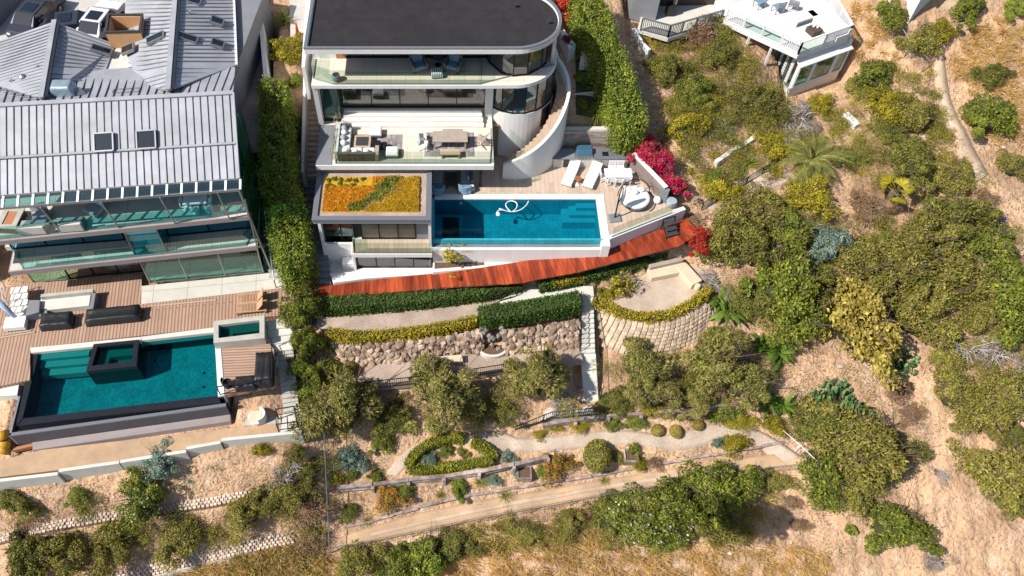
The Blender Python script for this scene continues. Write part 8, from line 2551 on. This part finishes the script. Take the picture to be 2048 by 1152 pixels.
tufts('olive_grass', 'olive-green grass tufts along the foot of the long fence', 'grass', scatter(OLG, 240, 2), 60, .26, .018, 'grass_olive')
SCR = [[(0, 975), (230, 950), (600, 895), (650, 1000), (650, 1130), (0, 1170)], [(650, 860), (800, 870), (1030, 835), (1030, 870), (820, 890), (760, 960), (660, 960)], [(690, 985), (1100, 925), (1500, 890), (1560, 890), (1150, 955), (690, 1045)], [(1240, 0), (1450, 60), (1560, 190), (1700, 190), (1850, 130), (2060, 250), (2060, 700), (1800, 760), (1560, 900), (1440, 640), (1360, 420), (1300, 270)], [(1560, 940), (1800, 740), (1900, 860), (1760, 1010), (1640, 1170), (1000, 1170), (1200, 1080)], [(1560, 700), (1750, 700), (1880, 900), (1800, 1000), (1600, 960)], [(640, 690), (720, 690), (720, 780), (640, 820)], [(1200, 690), (1450, 660), (1460, 840), (1200, 830)]]
sp_ = scatter(SCR, 5600, 3)
tufts('low_scrub', 'sparse low scrub and dead stalks over the sandy slope', 'scrub', sp_[:2300], 16, .09, .012, 'leaf_brown', (0, -.2, .6), .22)
tufts('low_scrub', 'scattered olive weeds over the sandy slope', 'scrub', sp_[2300:3300], 16, .08, .022, 'leaf_sage', (0, -.1, .7), .2)
tufts('leaf_litter', 'pale straw and leaf litter lying on the slope', 'litter', sp_[3300:], 18, .1, .008, 'leaf_grey', (0, -.1, .12), .35)
BRUSH = [[(0, 1010), (180, 990), (200, 1030), (0, 1070)], [(180, 1050), (560, 1000), (560, 1060), (200, 1110)], [(1290, 130), (1450, 110), (1560, 190), (1700, 320), (1560, 300), (1420, 400), (1330, 290)], [(1420, 420), (1500, 400), (1700, 430), (1800, 420), (2060, 430), (2060, 700), (1850, 700), (1640, 720), (1560, 700), (1440, 600)], [(1860, 700), (2060, 700), (2060, 850), (1900, 830)], [(1310, 60), (1450, 60), (1540, 190), (1450, 270), (1340, 230), (1300, 120)], [(1600, 850), (1780, 850), (1800, 950), (1680, 1000)], [(1700, 300), (1880, 300), (1950, 380), (1800, 420), (1680, 380)], [(1220, 720), (1560, 700), (1560, 830), (1220, 820)], [(640, 790), (1050, 780), (1050, 840), (660, 860)], [(560, 900), (650, 880), (655, 1100), (560, 1060)], [(1000, 1050), (1500, 960), (1520, 1000), (1100, 1080)]]
pb = scatter(BRUSH, 900, 6)
def thicket(label, pts, per, leafm, L, Wd, r0=.7, r1=1.5):
 Cs, Ns = [], []
 for p in pts:
  r_ = rng.uniform(r0, r1)
  C, N = crown(per, r_, r_ * rng.uniform(.6, 1.0), 22, r_ * .32, .85, 0, .6)
  Cs.append(C + np.array(tuple(p)) + np.array([0, 0, -.1]))
  Ns.append(N)
 C, N = np.concatenate(Cs), np.concatenate(Ns)
 n = len(C)
 o = meshobj('thicket', leafmesh('thicket', leafm, C, unit(N * .6 + rng.normal(0, .6, C.shape)), unit(N + rng.normal(0, .4, C.shape)), L * rng.uniform(.6, 1.4, n), Wd), None)
 tag(o, label, 'thicket', None, 'stuff')
thicket('dense olive scrub closing the gaps on the right hillside', pb[:220], 1000, 'leaf_sage', .055, .017)
thicket('darker green scrub closing the gaps on the right hillside', pb[220:320], 1000, 'leaf_dark', .055, .018)
thicket('brown and grey twiggy scrub on the right hillside', pb[320:400], 700, 'leaf_brown', .07, .009)
UR = [[(1295, 70), (1460, 60), (1560, 190), (1640, 230), (1720, 190), (1860, 120), (1880, 200), (1930, 330), (1700, 350), (1420, 400), (1330, 290)]]
pu = scatter(UR, 270, 16)
thicket('low yellow-green scrub on the slope below the sunroom', pu[:80], 600, 'leaf_yellow', .05, .02, .35, .8)
thicket('low olive scrub on the slope below the sunroom', pu[80:210], 800, 'leaf_sage', .05, .016, .5, 1.15)
thicket('dry brown scrub on the slope below the sunroom', pu[210:], 500, 'leaf_brown', .06, .009, .4, .9)
tufts('hillside_brush', 'grey-brown dead brush between the larger shrubs', 'brush', pb[400:], 80, .08, .01, 'leaf_brown', (0, -.1, .5), .36, .6)
mb = MB()
rnd = random.Random(8)
for p in scatter(SCR + [[(0, 940), (300, 905), (540, 870), (560, 880), (240, 935), (0, 965)]], 900, 5):
 s = rnd.uniform(.03, .1)
 if rnd.random() < .05:
  s *= 2.2
 mb.ell((p.x, p.y, p.z + s * .2), (s * rnd.uniform(.8, 1.4), s, s * .7), 6, 3, lambda v: 1 + .3 * noise.noise(v * 1.4 + Vector((p.x, p.y, 0))))
mat('pebble', (.5, .4, .31), .9, 0, .2, 3, isl=.4)
tag(mb.obj('slope_stones', 'pebble'), 'small pale stones strewn over the dry slope', 'stones', None, 'stuff')
